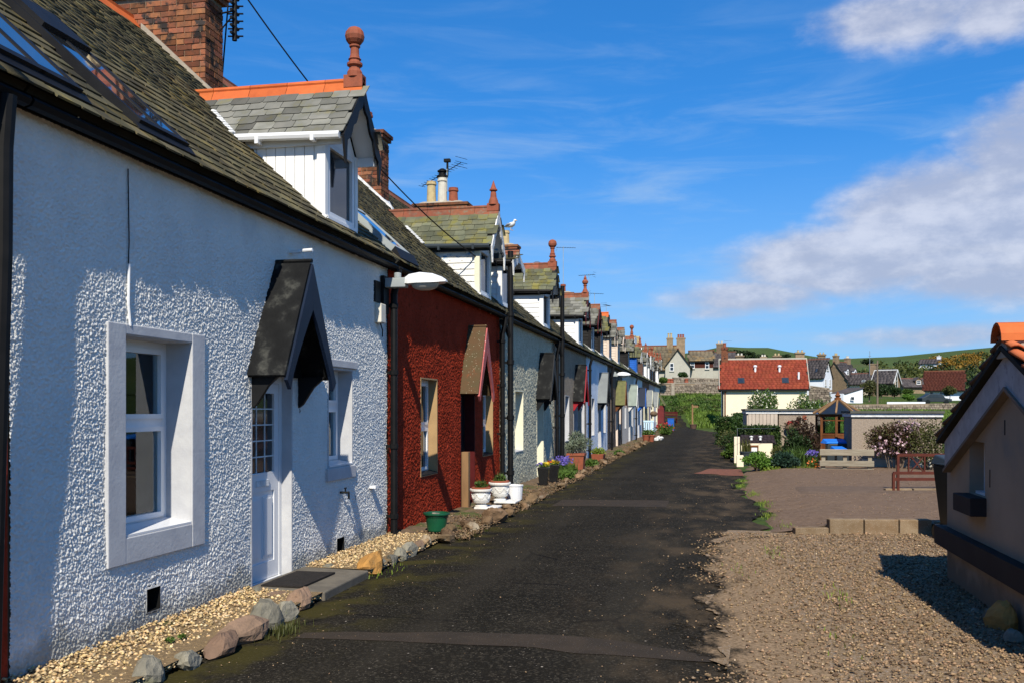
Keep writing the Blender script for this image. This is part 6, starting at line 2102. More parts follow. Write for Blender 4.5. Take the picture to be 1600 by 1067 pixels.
def pantile(mat):
    n_, ln, wd, th = 10, 0.40, 0.27, 0.018
    vs, fs = [], []
    for yy, lift in ((0, 0.05), (ln, 0.0)):
        for off in (0, th):
            for k in range(n_ + 1):
                x = -wd / 2 + wd * k / n_
                vs.append((x, yy, lift + off + 0.035 * math.sin(2 * math.pi * k / n_ + 0.6)))
    r_ = n_ + 1
    for k in range(n_):
        fs.append((r_ + k, r_ + k + 1, 3 * r_ + k + 1, 3 * r_ + k))
        fs.append((k + 1, k, 2 * r_ + k, 2 * r_ + k + 1))
        fs.append((k, k + 1, r_ + k + 1, r_ + k))
    fs.append((0, r_, 3 * r_, 2 * r_))
    fs.append((n_, 2 * r_ + n_, 3 * r_ + n_, r_ + n_))
    me = bpy.data.meshes.new('pantile')
    me.from_pydata(vs, [], fs)
    me.materials.append(mat)
    me.polygons.foreach_set('use_smooth', [True] * len(fs))
    me.update()
    return me


PT = pantile(M['pantile'])
PT_SHADE = pantile(M['pantile_shade'])
sv = math.hypot(1, HS)
for sgn in (-1, 1):
    Uv = Vector((0, -sgn / sv, HS / sv))
    Av = Vector((-sgn, 0, 0)) if sgn > 0 else Vector((1, 0, 0))
    Nv = Av.cross(Uv)
    rotm = Matrix((Av, Uv, Nv)).transposed()
    for r_ in range(7):
        for c_ in range(11):
            x = HX - 0.10 + 0.135 + c_ * 0.245
            d_ = 2.20 - r_ * 0.325
            put('pantile', PT if sgn < 0 else PT_SHADE, rf, (x, HA + sgn * d_ + random.uniform(-.006, .006), 2.19 - HS * d_), rotm @ Matrix.Rotation(random.uniform(-.02, .02), 3, 'Z'))
for k in range(8):
    x0 = HX - 0.13 + k * 0.46
    prof, pin = [], []
    for j in range(9):
        g = math.pi * j / 8
        prof.append((x0, HA + 0.15 * math.cos(g), 2.225 + 0.15 * math.sin(g)))
        pin.append((x0, HA + 0.13 * math.cos(g), 2.225 + 0.13 * math.sin(g)))
    m = MB()
    for j in range(8):
        m.prism([prof[j], prof[j + 1], pin[j + 1], pin[j]], (0.452, 0, 0))
    m.build('ridge_tile', M['ridge_orange'], rf)
MB().box(HX - 0.09, HX + 3.6, HA - 0.13, HA + 0.13, 2.10, 2.235).build('ridge_mortar', M['cement'], rf)

for (x, y, k, s_, lab) in ((2.14, 8.55, 'st_grey', .075, 'small pale stone in the shadow beside the hut'), (2.19, 8.22, 'st_grey', .12, 'squat grey stone at the foot of the hut'), (2.20, 7.93, 'st_ochre', .21, 'upright pointed stone leaning by the hut at the right edge'), (2.13, 7.50, 'st_grey', .13, 'dark rounded stone at the lower right edge')):
    me = OCHRE if k == 'st_ochre' else ROCKS[k][int(s_ * 100) % 4]
    stone(me, (x, y, s_ * 0.45), (s_ * 0.6, s_ * 0.8, s_ * (1.0 if k == 'st_ochre' else 0.7)), 0.5, lab, name='rock')

# bins
def wheelie(pos, lid, body, label, yaw=0.0, h=1.0):
    t = thing('wheelie_bin', label, 'bin', pos, 'wheelie bins')
    p = Vector(pos)
    c, s = math.cos(yaw), math.sin(yaw)

    def q(x, y, z):
        return p + Vector((x * c - y * s, x * s + y * c, z * h))
    MB().hexa([q(-.21, -.24, .06), q(.21, -.24, .06), q(.21, .2, .06), q(-.21, .2, .06), q(-.28, -.32, .93), q(.28, -.32, .93), q(.28, .3, .93), q(-.28, .3, .93)]).build('body', M[body], t, bevel=0.02)
    MB().hexa([q(-.30, -.35, .93), q(.30, -.35, .93), q(.30, .33, .93), q(-.30, .33, .93), q(-.27, -.33, .98), q(.27, -.33, .98), q(.25, .30, 1.05), q(-.25, .30, 1.05)]).build('lid', M[lid], t, bevel=0.015)
    MB().tube([q(-.25, .36, .97), q(.25, .36, .97)], 0.018, 8).build('handle', M[body], t)
    for sx in (-.24, .24):
        MB().tube([q(sx - .03, .24, .1), q(sx + .03, .24, .1)], 0.1, 14).build('wheel', M['bin_black'], t)
    return t


wheelie((3.16, 13.1, 0.02), 'bin_grey', 'bin_black', 'dark wheelie bin with a closed lid squeezed against the hut corner', 0.2, 1.05)
wheelie((5.75, 21.9, 0.16), 'blue_lid', 'bin_grey', 'grey wheelie bin with a bright blue lid behind the red railing', 0.2, 0.88)

# red metal railing
p0 = G(1403, 767, 0.165)
rl_ = thing('railing', 'red brown metal railing with cross braced panel beside the hut', 'railing', p0)


def rq(a, z):
    return p0 + kd * a + Vector((0, 0, z - p0.z))


zt, zm, zb = P(1403, 710, 18.2).z, P(1403, 738, 18.2).z, P(1403, 746, 18.2).z
for a in (0.0, -0.085):
    MB().beam(rq(a, 0.1), rq(a, zt if a == 0 else zm), 0.045, 0.045, tuple(kn)).build('post', M['rail_red'], rl_)
MB().beam(rq(1.5, 0.1), rq(1.5, zt), 0.045, 0.045, tuple(kn)).build('post', M['rail_red'], rl_)
for z, lab in ((zt, 'top_rail'), (zm, 'middle_rail'), (zb - 0.02, 'lower_rail')):
    MB().beam(rq(-0.09 if z != zt else 0, z), rq(1.5, z), 0.04, 0.055).build(lab, M['rail_red'], rl_)
for a in (0.2, 0.5, 0.72, 1.02):
    MB().beam(rq(a, zm), rq(a, zt), 0.025, 0.03, tuple(kn)).build('baluster', M['rail_red'], rl_)
m = MB()
for a, b in ((0.22, 0.5), (0.74, 1.02), (1.04, 1.3)):
    m.beam(rq(a, zm), rq(b, zt), 0.018, 0.02, tuple(kn)).beam(rq(a, zt), rq(b, zm), 0.022, 0.022, tuple(kn))
m.build('cross_braces', M['rail_red'], rl_)

# camera facing frame used for the garden buildings, which stand square to this end of the lane
def fr(px, d, z, py=None):
    p = CR * ((px - 800) / 1500 * d) + CF * d
    p.z = z if py is None else CAMZ + (640 - py) / 1500 * d
    return p


def fbox(m, px0, px1, d0, dep_, z0, z1, dd=0.0, ref=None):
    """a box square to the yard: front face spanning px0..px1 at distance d0"""
    a = fr(px0, d0, z0)
    if ref is not None:
        ray = fr(px0, 1.0, 0)
        a = ray * (fr(ref, d0, 0).y / ray.y)
        a.z = z0
    ray = fr(px1, 1.0, 0)
    b = ray * (a.y / ray.y)
    b.z = z0
    f = Vector((0, dep_, 0))
    up = Vector((0, 0, z1 - z0))
    a += Vector((0, dd, 0))
    b += Vector((0, dd, 0))
    q = [a, b, b + f, a + f]
    return m.hexa(q + [v + up for v in q])


# wooden rail fence
t = thing('rail_fence', 'short weathered fence of three thick timber rails', 'fence', fr(1322, 25, 0.15))
for z0, z1 in ((0.50, 0.66), (0.22, 0.365), (-0.0, 0.155)):
    m = MB()
    fbox(m, 1281, 1366, 25.0, 0.06, z0 + 0.02, z1 + 0.02)
    m.build('rail', M['wood_grey'], t, bevel=0.008)
for px in (1284, 1318, 1357):
    m = MB()
    fbox(m, px, px + 6, 25.0, 0.09, -0.02, 0.68, 0.064, ref=1281)
    m.build('post', M['wood_grey'], t)

# blue lidded containers behind the fence
for (pa, pb, d, pyt, h, lab) in ((1291, 1330, 27.2, 689, 0.80, 'dark grey container with a bright blue lid behind the timber fence'), (1306, 1328, 25.9, 701, 0.42, 'lower blue topped box just behind the timber fence'),):
    zt_ = fr(pa, d, 0, pyt).z
    t = thing('storage_container', lab, 'container', fr((pa + pb) / 2, d, 0.1), 'blue topped containers behind the fence')
    m = MB()
    fbox(m, pa + 1.5, pb - 1.5, d + 0.03, 0.5, 0.1, zt_ - 0.07)
    m.build('body', M['bin_grey'], t, bevel=0.02)
    m = MB()
    a, b = fr(pa, d, zt_ - 0.07), fr(pb, d, zt_ - 0.07)
    f = CF * 0.56
    q = [a, b, b + f, a + f]
    q2 = [a + Vector((0, 0, .05)) + (b - a) * 0.06, b + Vector((0, 0, .05)) - (b - a) * 0.06, b + f * 0.9 + Vector((0, 0, .13)) - (b - a) * 0.1, a + f * 0.9 + Vector((0, 0, .13)) + (b - a) * 0.1]
    m.hexa(q + q2)
    m.build('lid', M['blue_lid'], t, bevel=0.015)

# octagonal timber summerhouse
gc = fr(1316, 29.0, 0.0) + CF * 0.4
gz = fr(1316, 29, 0, 646).z
ga = fr(1316, 29, 0, 624).z
t = thing('summerhouse', 'small brown timber summerhouse with a faceted pointed roof', 'summerhouse', gc)
rad = 0.62
cor = [gc + Vector((math.cos(g) * rad, math.sin(g) * rad, 0)) for g in [math.tau * (k + 0.5) / 8 + PSI for k in range(8)]]
for k in range(8):
    c = cor[k]
    MB().box(c.x - .035, c.x + .035, c.y - .035, c.y + .035, -0.05, gz).build('post', M['wood_brown'], t)
    e = cor[(k + 1) % 8]
    for dz_, bw, bh in ((0.05, 0.05, 0.09), (0.62, 0.04, 0.06), (0.2, 0.03, 0.03)):
        MB().beam(c + Vector((0, 0, gz - dz_)), e + Vector((0, 0, gz - dz_)), bw, bh).build('rail', M['wood_brown'], t)
    MB().prism([c.lerp(e, .04) + Vector((0, 0, 0)), c.lerp(e, .96), c.lerp(e, .96) + Vector((0, 0, gz - 0.66)), c.lerp(e, .04) + Vector((0, 0, gz - 0.66))], (e - c).cross(Vector((0, 0, 1))).normalized() * 0.02).build('panel', M['wood_brown'], t)
    if k not in (0,):
        MB().prism([c.lerp(e, .06) + Vector((0, 0, gz - .59)), c.lerp(e, .94) + Vector((0, 0, gz - .59)), c.lerp(e, .94) + Vector((0, 0, gz - .1)), c.lerp(e, .06) + Vector((0, 0, gz - .1))], (e - c).cross(Vector((0, 0, 1))).normalized() * 0.008).build('pane', M['glass'], t)
    co, eo = gc + (c - gc) * 1.18, gc + (e - gc) * 1.18
    top = gc + Vector((0, 0, ga))
    m = MB().prism([co + Vector((0, 0, gz - 0.02)), eo + Vector((0, 0, gz - 0.02)), top], (0, 0, 0.025))
    m.build('roof_panel', M['glass_dark'], t)
    MB().beam(co + Vector((0, 0, gz + 0.02)), top + Vector((0, 0, 0.035)), 0.05, 0.05).build('roof_rib', M['wood_board'], t)
MB().lathe(gc + Vector((0, 0, ga)), [(0.1, -0.02), (0.1, 0.06), (0.05, 0.08), (0.09, 0.13), (0.05, 0.18), (0.01, 0.26)], 12).build('finial', M['wood_brown'], t)

# garages
def garage(name, px0, px1, d, py, depth, wall, label, panels=None, fascia='lead', z0=-0.2):
    zt_ = fr(px0, d, 0, py).z
    t = thing(name, label, 'garage', fr((px0 + px1) / 2, d, 0.0), 'flat roofed garages behind the gardens')
    m = MB()
    fbox(m, px0, px1, d, depth, z0, zt_ - 0.1)
    m.build('wall', M[wall], t)
    m = MB()
    fbox(m, px0 - 1.5, px1 + 1.5, d, depth + 0.2, zt_ - 0.1, zt_ - 0.0, -0.05)
    m.build('fascia', M[fascia], t)
    m = MB()
    fbox(m, px0 - 3, px1 + 3, d, depth + 0.35, zt_ + 0.0, zt_ + 0.06, -0.1)
    m.build('roof', M['roof_flat'], t)
    if panels:
        n_ = panels
        for k in range(n_):
            a = px0 + 2 + (px1 - px0 - 2) * k / n_
            b = px0 + 2 + (px1 - px0 - 2) * (k + 1) / n_
            m = MB()
            fbox(m, a + 0.3, b - 0.3, d, 0.04, z0, zt_ - 0.11, -0.042, ref=px0)
            m.build('wall_panel', M['panel_cream'], t)
    return t


garage('garage', 1167, 1215, 32.3, 641, 4.0, 'panel_cream', 'pale flat roofed garage of cream concrete panels', 8)
g2 = garage('garage', 1217, 1283, 32.2, 641, 4.5, 'pebbledash', 'brown pebbledashed garage behind the bronze shrub')
m = MB()
fbox(m, 1275, 1282, 32.2, 0.04, -0.1, 1.5, -0.042, ref=1217)
m.build('door', M['lamp_grey'], g2)
m = MB()
fbox(m, 1254, 1260, 32.2, 0.03, fr(0, 32.2, 0, 655).z, fr(0, 32.2, 0, 648.5).z, -0.035, ref=1217)
m.build('air_brick', M['terracotta'], g2)
g3 = garage('garage', 1331, 1472, 26.2, 645, 1.6, 'pebbledash', 'long brown pebbledashed garage behind the pink clematis')
m = MB()
fbox(m, 1330.2, 1331, 26.3, 1.3, 0.0, 1.4, 0)
m.build('side_door', M['lamp_grey'], g3)
m = MB()
fbox(m, 1346, 1470, 26.2, 0.10, -0.15, 0.36, -0.11, ref=1331)
m.build('render_plinth', M['grey_render'], g3)
# hanging basket on the garage
c = fr(1240, 31.95, 0, 667)
t = thing('wall_basket', 'dark wall basket of red flowers on the garage', 'hanging basket', c)
MB().ball(c, 0.19, 7, (1.5, 0.8, 0.8)).build('basket', M['soil'], t)
leaves('foliage', t, [(c + Vector((0, 0, 0.10)), (0.3, 0.18, 0.12))], 160, 0.08, L['bronze'], 121, 0.4)
leaves('flowers', t, [(c + Vector((0, 0, 0.16)), (0.26, 0.16, 0.08))], 36, 0.08, L['f_red'], 120, 0.4, 0.9)

# little white outhouse
d = 31.0
ob = thing('outhouse', 'small white outhouse with a dark slate roof and a door', 'outhouse', fr(1190, d, 0.0))
ze_, zr_ = fr(0, d, 0, 692).z, fr(0, d, 0, 680).z
m = MB()
fbox(m, 1158, 1207, d, 0.55, -0.05, ze_)
m.build('wall', M['render_house'], ob)
a, b = fr(1157, d, ze_ - 0.02) - CF * 0.05, fr(1213, d, ze_ - 0.02) - CF * 0.05
tp_ = [a + CF * 0.32 + Vector((0, 0, zr_ - ze_)) + CR * 0.03, b + CF * 0.32 + Vector((0, 0, zr_ - ze_)) - CR * 0.02]
m = MB()
m.slab([a, b, tp_[1], tp_[0]], 0.03)
m.slab([b + CF * 0.64, a + CF * 0.64, tp_[0], tp_[1]], 0.03)
orf = m.build('roof', M['deck'], ob)
slates(orf, a + Vector((0, 0, 0.01)), CR, (tp_[0] - a).normalized(), (b - a).length, (tp_[0] - a).length, 0.09, 0.12, M['slate_purple'], 888)
for px in (1174, 1188):
    c = a.lerp(tp_[0], 0.45)
    c = c + Vector((fr(px, 1, 0).x * (c.y / fr(px, 1, 0).y) - c.x, 0, 0.03))
    MB().lathe(c, [(0.04, -0.02), (0.035, 0.07), (0.06, 0.075), (0.06, 0.1), (0.01, 0.12)], 10).build('roof_vent', M['pvc'], ob)
m = MB()
fbox(m, 1174, 1183, d, 0.03, 0.05, fr(0, d, 0, 698).z, -0.035, ref=1158)
m.build('door', M['pvc'], ob)
m = MB()
fbox(m, 1172, 1173.8, d, 0.05, 0.05, fr(0, d, 0, 696).z + .02, -0.055, ref=1158)
fbox(m, 1183.2, 1185, d, 0.05, 0.05, fr(0, d, 0, 696).z + .02, -0.055, ref=1158)
fbox(m, 1173.8, 1183.2, d, 0.05, fr(0, d, 0, 697.5).z, fr(0, d, 0, 696).z + .02, -0.055, ref=1158)
m.build('door_frame', M['wood_brown'], ob)
for (pa, pb, dd, pyt, lab) in ((1147, 1156, 30.6, 682, 'narrow white gatepost left of the small outhouse'), (1151, 1162, 28.6, 711, 'low white block in front of the outhouse')):
    m = MB()
    fbox(m, pa, pb, dd, 0.25, 0.0, fr(0, dd, 0, pyt).z)
    o = m.build('gatepost' if pa < 1150 else 'white_block', M['render_house'], None, bevel=0.015, loc=tuple(fr(pa, dd, 0)))
    tag(o, lab, 'gatepost' if pa < 1150 else 'block')
c = fr(1174, 31.85, 0, 683)
t = thing('play_dome', 'bright blue rounded cover behind the outhouse roof', 'cover', c - Vector((0, 0, 0.75)))
MB().ball(c - Vector((0, 0, 0.1)), 0.3, 9, (0.95, 0.6, 0.6)).box(c.x - .2, c.x + .2, c.y - .12, c.y + .12, 0.0, c.z - 0.12).build('cover', M['blue_lid'], t, smooth=False)
o = MB().tube([fr(1152, 30, 0), fr(1152, 30, 0, 668)], 0.009, 6).tube([fr(1152, 30, 0, 669), fr(1212, 30.5, 0, 669)], 0.0035, 5).build('washing_line', M['metal'], None, loc=tuple(fr(1152, 30, 0)))
tag(o, 'thin metal post carrying a washing line by the outhouse', 'washing line')

# shrubs and flowers in the garden
shrub('garden_shrub', 'rounded bright green shrub at the left end of the flower bed', 'shrub', fr(1184, 25.8, 0.05), 0.50, 0.50, 'bright', 3200, 0.07, 131, lobes=12)
shrub('garden_shrub', 'dark bluish green shrub in the middle of the flower bed', 'shrub', fr(1226, 25.6, 0.05), 0.40, 0.55, 'blue', 2200, 0.07, 132)
t = thing('fern_clump', 'tall feathery green clump behind the dark flower bed shrub', 'plant', fr(1250, 26.3, 0.05))
bx_ = [(fr(1250, 26.3, 0).x + random.gauss(0, .2), fr(1250, 26.3, 0).y + random.gauss(0, .2)) for _ in range(420)]
blades('fronds', t, bx_, 0.03, 0.55, L['green'], 133, 0.7, 0.014)
shrub('bronze_shrub', 'tall bronze leaved shrub in front of the pebbledashed garage', 'shrub', fr(1255, 27.6, 0.0), 0.46, 1.42, 'bronze', 2400, 0.09, 134, lobes=12)
shrub('mixed_shrub', 'dark green shrub left of the bronze one', 'shrub', fr(1241, 27.3, 0.0), 0.42, 1.1, 'dark', 2000, 0.08, 136)
shrub('mixed_shrub', 'olive shrub before the small outhouse door', 'shrub', fr(1216, 28.3, 0.0), 0.27, 0.72, 'olive', 1000, 0.075, 137)
t = thing('ground_cover', 'low lime green ground cover along the flower bed', 'ground cover', fr(1250, 25.2, 0.03))
bl = [(fr(px, 25.3, 0.07), (0.3, 0.24, 0.16)) for px in (1207, 1240, 1250, 1262)]
leaves('foliage', t, bl, 2200, 0.05, L['lime'], 138, 0.1, zmin=0.0)
t = thing('purple_flowers', 'purple flowers beside the timber fence', 'flowers', fr(1269, 26.2, 0.1))
leaves('foliage', t, [(fr(1267, 26.2, 0.3), (0.2, 0.2, 0.24))], 400, 0.06, L['green'], 139, 0.2)
leaves('flowers', t, [(fr(1268, 26.1, 0.52), (0.17, 0.17, 0.09))], 130, 0.055, L['f_purple'], 140, 0.3, 0.9)
t = thing('orange_flowers', 'orange flowers at the left end of the timber fence', 'flowers', fr(1271, 25.4, 0.05))
leaves('foliage', t, [(fr(1271, 25.4, 0.2), (0.17, 0.17, 0.2))], 400, 0.05, L['green'], 141, 0.2, zmin=0.0)
leaves('flowers', t, [(fr(1271, 25.3, 0.27), (0.17, 0.17, 0.15))], 40, 0.055, L['f_orange'], 142, 0.7, 0.9)
o = MB().box(fr(1263, 26.4, 0).x - .05, fr(1263, 26.4, 0).x + .05, fr(1263, 26.4, 0).y - .03, fr(1263, 26.4, 0).y + .03, 0, 0.55).build('plant_label', M['pvc'], None, loc=tuple(fr(1263, 26.4, 0)))
tag(o, 'small upright white board among the purple flowers', 'board')
pos = fr(1166, 29.2, 0.0)
t = thing('yucca_planter', 'spiky yucca in a dark tub beside the outhouse', 'planter', pos)
MB().lathe(pos, [(0.14, 0), (0.19, 0.4), (0.2, 0.4), (0.2, 0.44), (0.16, 0.44)], 16).build('pot', M['bin_grey'], t)
blades('spikes', t, [(pos.x + random.gauss(0, .05), pos.y + random.gauss(0, .05)) for _ in range(70)], 0.42, 0.42, L['olive'], 143, 0.3, 0.014)

# clipped hedges as rows of foliage
def hedge(label, a, b, w_, h, mat, n_, size, seed, top_round=0.3):
    a, b = Vector(a), Vector(b)
    t = thing('hedge', label, 'hedge', (a + b) / 2, 'garden hedges')
    rng = np.random.default_rng(seed)
    d = (b - a)
    ln = d.length
    d.normalize()
    s = Vector((-d.y, d.x, 0))
    m = MB()
    core = [a + s * w_ * .38, a - s * w_ * .38, b - s * w_ * .38, b + s * w_ * .38]
    m.hexa([v - Vector((0, 0, 0.1)) for v in core] + [v + Vector((0, 0, h * 0.88)) for v in core])
    m.build('inner_growth', M['grass_ground'], t)
    face = rng.integers(0, 4, n_)
    u, v = rng.uniform(0, 1, n_), rng.uniform(0, 1, n_)
    P_ = np.zeros((n_, 3))
    Nn = np.zeros((n_, 3))
    for k in range(n_):
        if face[k] == 0:
            q, nn = a + d * (u[k] * ln) + s * (v[k] - .5) * w_ + Vector((0, 0, h)), Vector((0, 0, 1))
        elif face[k] == 3:
            e_ = a if u[k] < .5 else b
            q, nn = e_ + s * (v[k] - .5) * w_ + Vector((0, 0, rng.uniform(0, h))), (a - b).normalized() * (1 if u[k] < .5 else -1)
        else:
            sg = 1 if face[k] == 1 else -1
            q, nn = a + d * (u[k] * ln) + s * (sg * w_ / 2) + Vector((0, 0, v[k] * h)), s * sg
        P_[k] = q
        Nn[k] = nn
    P_ += rng.normal(0, size * 0.45, P_.shape)
    aa = Nn * 0.6 + rng.normal(0, 0.7, P_.shape)
    aa /= np.linalg.norm(aa, axis=1)[:, None]
    bb = np.cross(aa, rng.normal(0, 1, P_.shape))
    bb /= np.linalg.norm(bb, axis=1)[:, None]
    sz = (size * rng.uniform(.6, 1.3, n_))[:, None]
    V = np.stack([P_ - aa * sz * .5, P_ + bb * sz * .3, P_ + aa * sz * .5, P_ - bb * sz * .3], 1).reshape(-1, 3)
    mesh_np('foliage', V, np.arange(n_ * 4).reshape(-1, 4), L[mat], t, 'stuff')
    return t


hedge('tall clipped dark hedge at the road end of the cream house', fr(1131, 46, -0.05), fr(1160, 46.5, -0.05), 1.2, fr(0, 46, 0, 652).z, 'hedge', 4500, 0.11, 151)
hedge('clipped hedge stepping back beside the cream house', fr(1150, 52, -0.05), fr(1172, 52, -0.05), 1.6, fr(0, 52, 0, 646).z, 'hedge', 2600, 0.12, 152)
hedge('loose dark hedge in front of the cream panelled garage', fr(1163, 31.9, -0.05), fr(1216, 31.9, -0.05), 0.5, fr(0, 31.9, 0, 665).z, 'dark', 5000, 0.08, 153)
for (px, d, r_, h_, mt, sd, lab) in ((1146, 36, 0.45, 0.9, 'dark', 161, 'dark roadside shrub before the clipped hedge'), (1140, 40, 0.5, 0.8, 'olive', 162, 'olive roadside plant by the clipped hedge'), (1144, 33.0, 0.32, 0.55, 'green', 163, 'small fresh green plant at the road edge'), (1135, 33.2, 0.22, 0.24, 'lime', 164, 'low yellow green tuft at the road edge'), (1160, 35, 0.4, 0.9, 'hedge', 165, 'dark bush left of the garage hedge')):
    shrub('roadside_shrub', lab, 'shrub', fr(px, d, 0.02), r_, h_, mt, 1100, 0.085, sd, 'shrubs along the right road edge')
for (px, d, lab) in ((1137, 33.4, 'flat stone edging the roadside plants, nearer one'), (1147, 31.5, 'flat stone edging the roadside plants, farther right one')):
    stone(ROCKS['rubble'][1], fr(px, d, 0.06), (0.25, 0.2, 0.1), 0.3, lab, 'stones by the roadside plants', name='edging_stone')

# clematis and bush
cb = fr(1402, 25.3, 0.1)
t = thing('clematis', 'tangled dark clematis covered with pink flowers behind the fence', 'climber', cb)
bl = clump_blobs(cb + Vector((0, 0, 0.86)), (0.80, 0.42, 0.66), 14, 171, 0.45)
leaves('leaves', t, bl, 3400, 0.07, L['bronze'], 172, 0.35, zmin=0.15)
leaves('dry_leaves', t, bl, 2200, 0.05, L['dead'], 173, 0.5, 0.5, zmin=0.1)
leaves('green_leaves', t, bl, 900, 0.07, L['olive'], 176, 0.8, zmin=0.1)
fb = [(fr(px, 25.0, 0, py), (0.16, 0.2, 0.15)) for px, py in ((1408, 664), (1424, 660), (1402, 672), (1416, 676), (1404, 685), (1412, 692), (1378, 687), (1384, 698), (1395, 703), (1370, 703), (1415, 700), (1430, 666), (1398, 690))]
leaves('flowers', t, fb, 190, 0.075, L['f_pink'], 174, 0.55, 0.9)
m = MB()
for k in range(16):
    g = random.uniform(-1, 1)
    e = cb + CR * (g * 0.75) + Vector((0, 0, random.uniform(0.5, 1.35)))
    m.tube([cb + CR * (g * 0.2) - Vector((0, 0, 0.1)), cb.lerp(e, 0.5) + CF * -0.1, e], [0.014, 0.009, 0.003], 5)
m.build('stems', M['pole_wood'], t)
shrub('olive_bush', 'olive green bush between the clematis and the blue bin', 'shrub', fr(1455, 24.8, 0.1), 0.60, 1.35, 'olive', 3000, 0.06, 175, lobes=12)

# ------------------------------------------------------------------ the village beyond
def house(name, label, cat, K, yaw, w_, dd, z0, he, hr, wall, roof, front=(), right=(), left=(), chim=(), corner='right', over=0.25, skylights=(), expo=0.45, wall2=None, split=None, group=None, verge=None, dormers=()):
    """a ridged house: K is the front corner nearest us, he and hr are heights of eaves and ridge"""
    th = R(yaw)
    ax = CR * math.cos(th) + CF * math.sin(th)
    ay = CF * math.cos(th) - CR * math.sin(th)
    K = Vector(K)
    if corner == 'left':
        K = K + ax * w_
    base = Vector((K.x, K.y, 0)) - ax * (w_ / 2) + ay * (dd / 2)
    base.z = z0

    def q(x, y, z):
        return Vector((K.x, K.y, 0)) + ax * x + ay * y + Vector((0, 0, z))
    t = thing(name, label, cat, base, group)
    m = MB()
    gab = [q(0, 0, z0), q(0, dd, z0), q(0, dd, he), q(0, dd / 2, hr), q(0, 0, he)]
    m.prism(gab, -ax * w_)
    if split:
        m.mi = 1
        m.hexa([q(-w_ - .03, -.04, split), q(.03, -.04, split), q(.03, .0, split), q(-w_ - .03, .0, split), q(-w_ - .03, -.04, he), q(.03, -.04, he), q(.03, .0, he), q(-w_ - .03, .0, he)])
    m.build('wall', [M[wall], M[wall2 or wall]], t)
    sl = (hr - he) / (dd / 2)
    m = MB()
    o_ = over
    for y0, sg in ((-o_, 1), (dd + o_, -1)):
        ze_ = he - o_ * sl + 0.06
        quad = [q(-w_ - .2, y0, ze_), q(.2, y0, ze_), q(.2, dd / 2, hr + 0.06), q(-w_ - .2, dd / 2, hr + 0.06)]
        if sg < 0:
            quad.reverse()
        m.slab(quad, 0.12)
    rf = m.build('roof', M['deck'], t)
    U_ = (q(0, dd / 2, hr) - q(0, 0, he)).normalized()
    slates(rf, q(-w_ - .2, -o_, he - o_ * sl + 0.07), ax, U_, w_ + .4, math.hypot(dd / 2 + o_, (hr - he) + o_ * sl), expo, expo * 1.1, M[roof], int(abs(K.x * 7)) + 3, th=0.03)
    MB().beam(q(-w_ - .22, dd / 2, hr + 0.12), q(.22, dd / 2, hr + 0.12), 0.22, 0.14).build('ridge', M['ridge_old'] if not verge else M[verge], rf)
    MB().beam(q(-w_ - .2, -o_ - .05, he - o_ * sl), q(.2, -o_ - .05, he - o_ * sl), 0.12, 0.12).build('gutter', M['black_iron'], t)
    if verge:
        m = MB()
        for x in (-w_ - .23, .23):
            for y in (-o_, dd + o_):
                m.beam(q(x, y, he - o_ * sl + .08), q(x, dd / 2, hr + .08), 0.06, 0.22)
        m.build('verge', M[verge], t)

    def win(a, b, n_, z, ww, hh, frm='pvc'):
        c = a
        m = MB()
        e = b
        p = [c - e * ww / 2, c + e * ww / 2]
        f = 0.07
        nv = n_ * 0.06
        for (s0_, s1_, za, zb) in ((-ww / 2, -ww / 2 + f, z, z + hh), (ww / 2 - f, ww / 2, z, z + hh), (-ww / 2 + f, ww / 2 - f, z, z + f), (-ww / 2 + f, ww / 2 - f, z + hh - f, z + hh), (-ww / 2 + f, ww / 2 - f, z + hh * .5 - f / 2, z + hh * .5 + f / 2)):
            b4 = [c + e * s0_, c + e * s1_, c + e * s1_ + nv, c + e * s0_ + nv]
            m.hexa([Vector((v.x, v.y, za)) for v in b4] + [Vector((v.x, v.y, zb)) for v in b4])
        wo = m.build('window', M[frm], t)
        b4 = [c + e * (-ww / 2 + f * .9), c + e * (ww / 2 - f * .9), c + e * (ww / 2 - f * .9) + nv * .4, c + e * (-ww / 2 + f * .9) + nv * .4]
        MB().hexa([Vector((v.x, v.y, z + f * .9)) for v in b4] + [Vector((v.x, v.y, z + hh - f * .9)) for v in b4]).build('pane', M['glass_dark'], wo)
        b4 = [c - e * (ww / 2 + .06), c + e * (ww / 2 + .06), c + e * (ww / 2 + .06) + n_ * .12, c - e * (ww / 2 + .06) + n_ * .12]
        MB().hexa([Vector((v.x, v.y, z - .1)) for v in b4] + [Vector((v.x, v.y, z - .002)) for v in b4]).build('sill', M['grey_render'], wo)
    for (x, z, ww, hh) in front:
        win(q(-w_ + x, -0.042 if split else 0, 0), ax, -ay, z, ww, hh)
    for (y, z, ww, hh) in right:
        win(q(0, y, 0), ay, ax, z, ww, hh)
    for (y, z, ww, hh) in left:
        win(q(-w_, y, 0), ay, -ax, z, ww, hh)
    for (x, u, ww, hh, mt) in skylights:
        c = q(-w_ + x, -o_, he - o_ * sl + .1) + U_ * u
        n_ = ax.cross(U_)
        m = MB()
        m.hexa([c - ax * ww / 2, c + ax * ww / 2, c + ax * ww / 2 + U_ * hh, c - ax * ww / 2 + U_ * hh] + [v + n_ * .09 for v in (c - ax * ww / 2, c + ax * ww / 2, c + ax * ww / 2 + U_ * hh, c - ax * ww / 2 + U_ * hh)])
        so = m.build('skylight', M[mt], t)
        i_ = .09
        b4 = [c - ax * (ww / 2 - i_) + U_ * i_, c + ax * (ww / 2 - i_) + U_ * i_, c + ax * (ww / 2 - i_) + U_ * (hh - i_), c - ax * (ww / 2 - i_) + U_ * (hh - i_)]
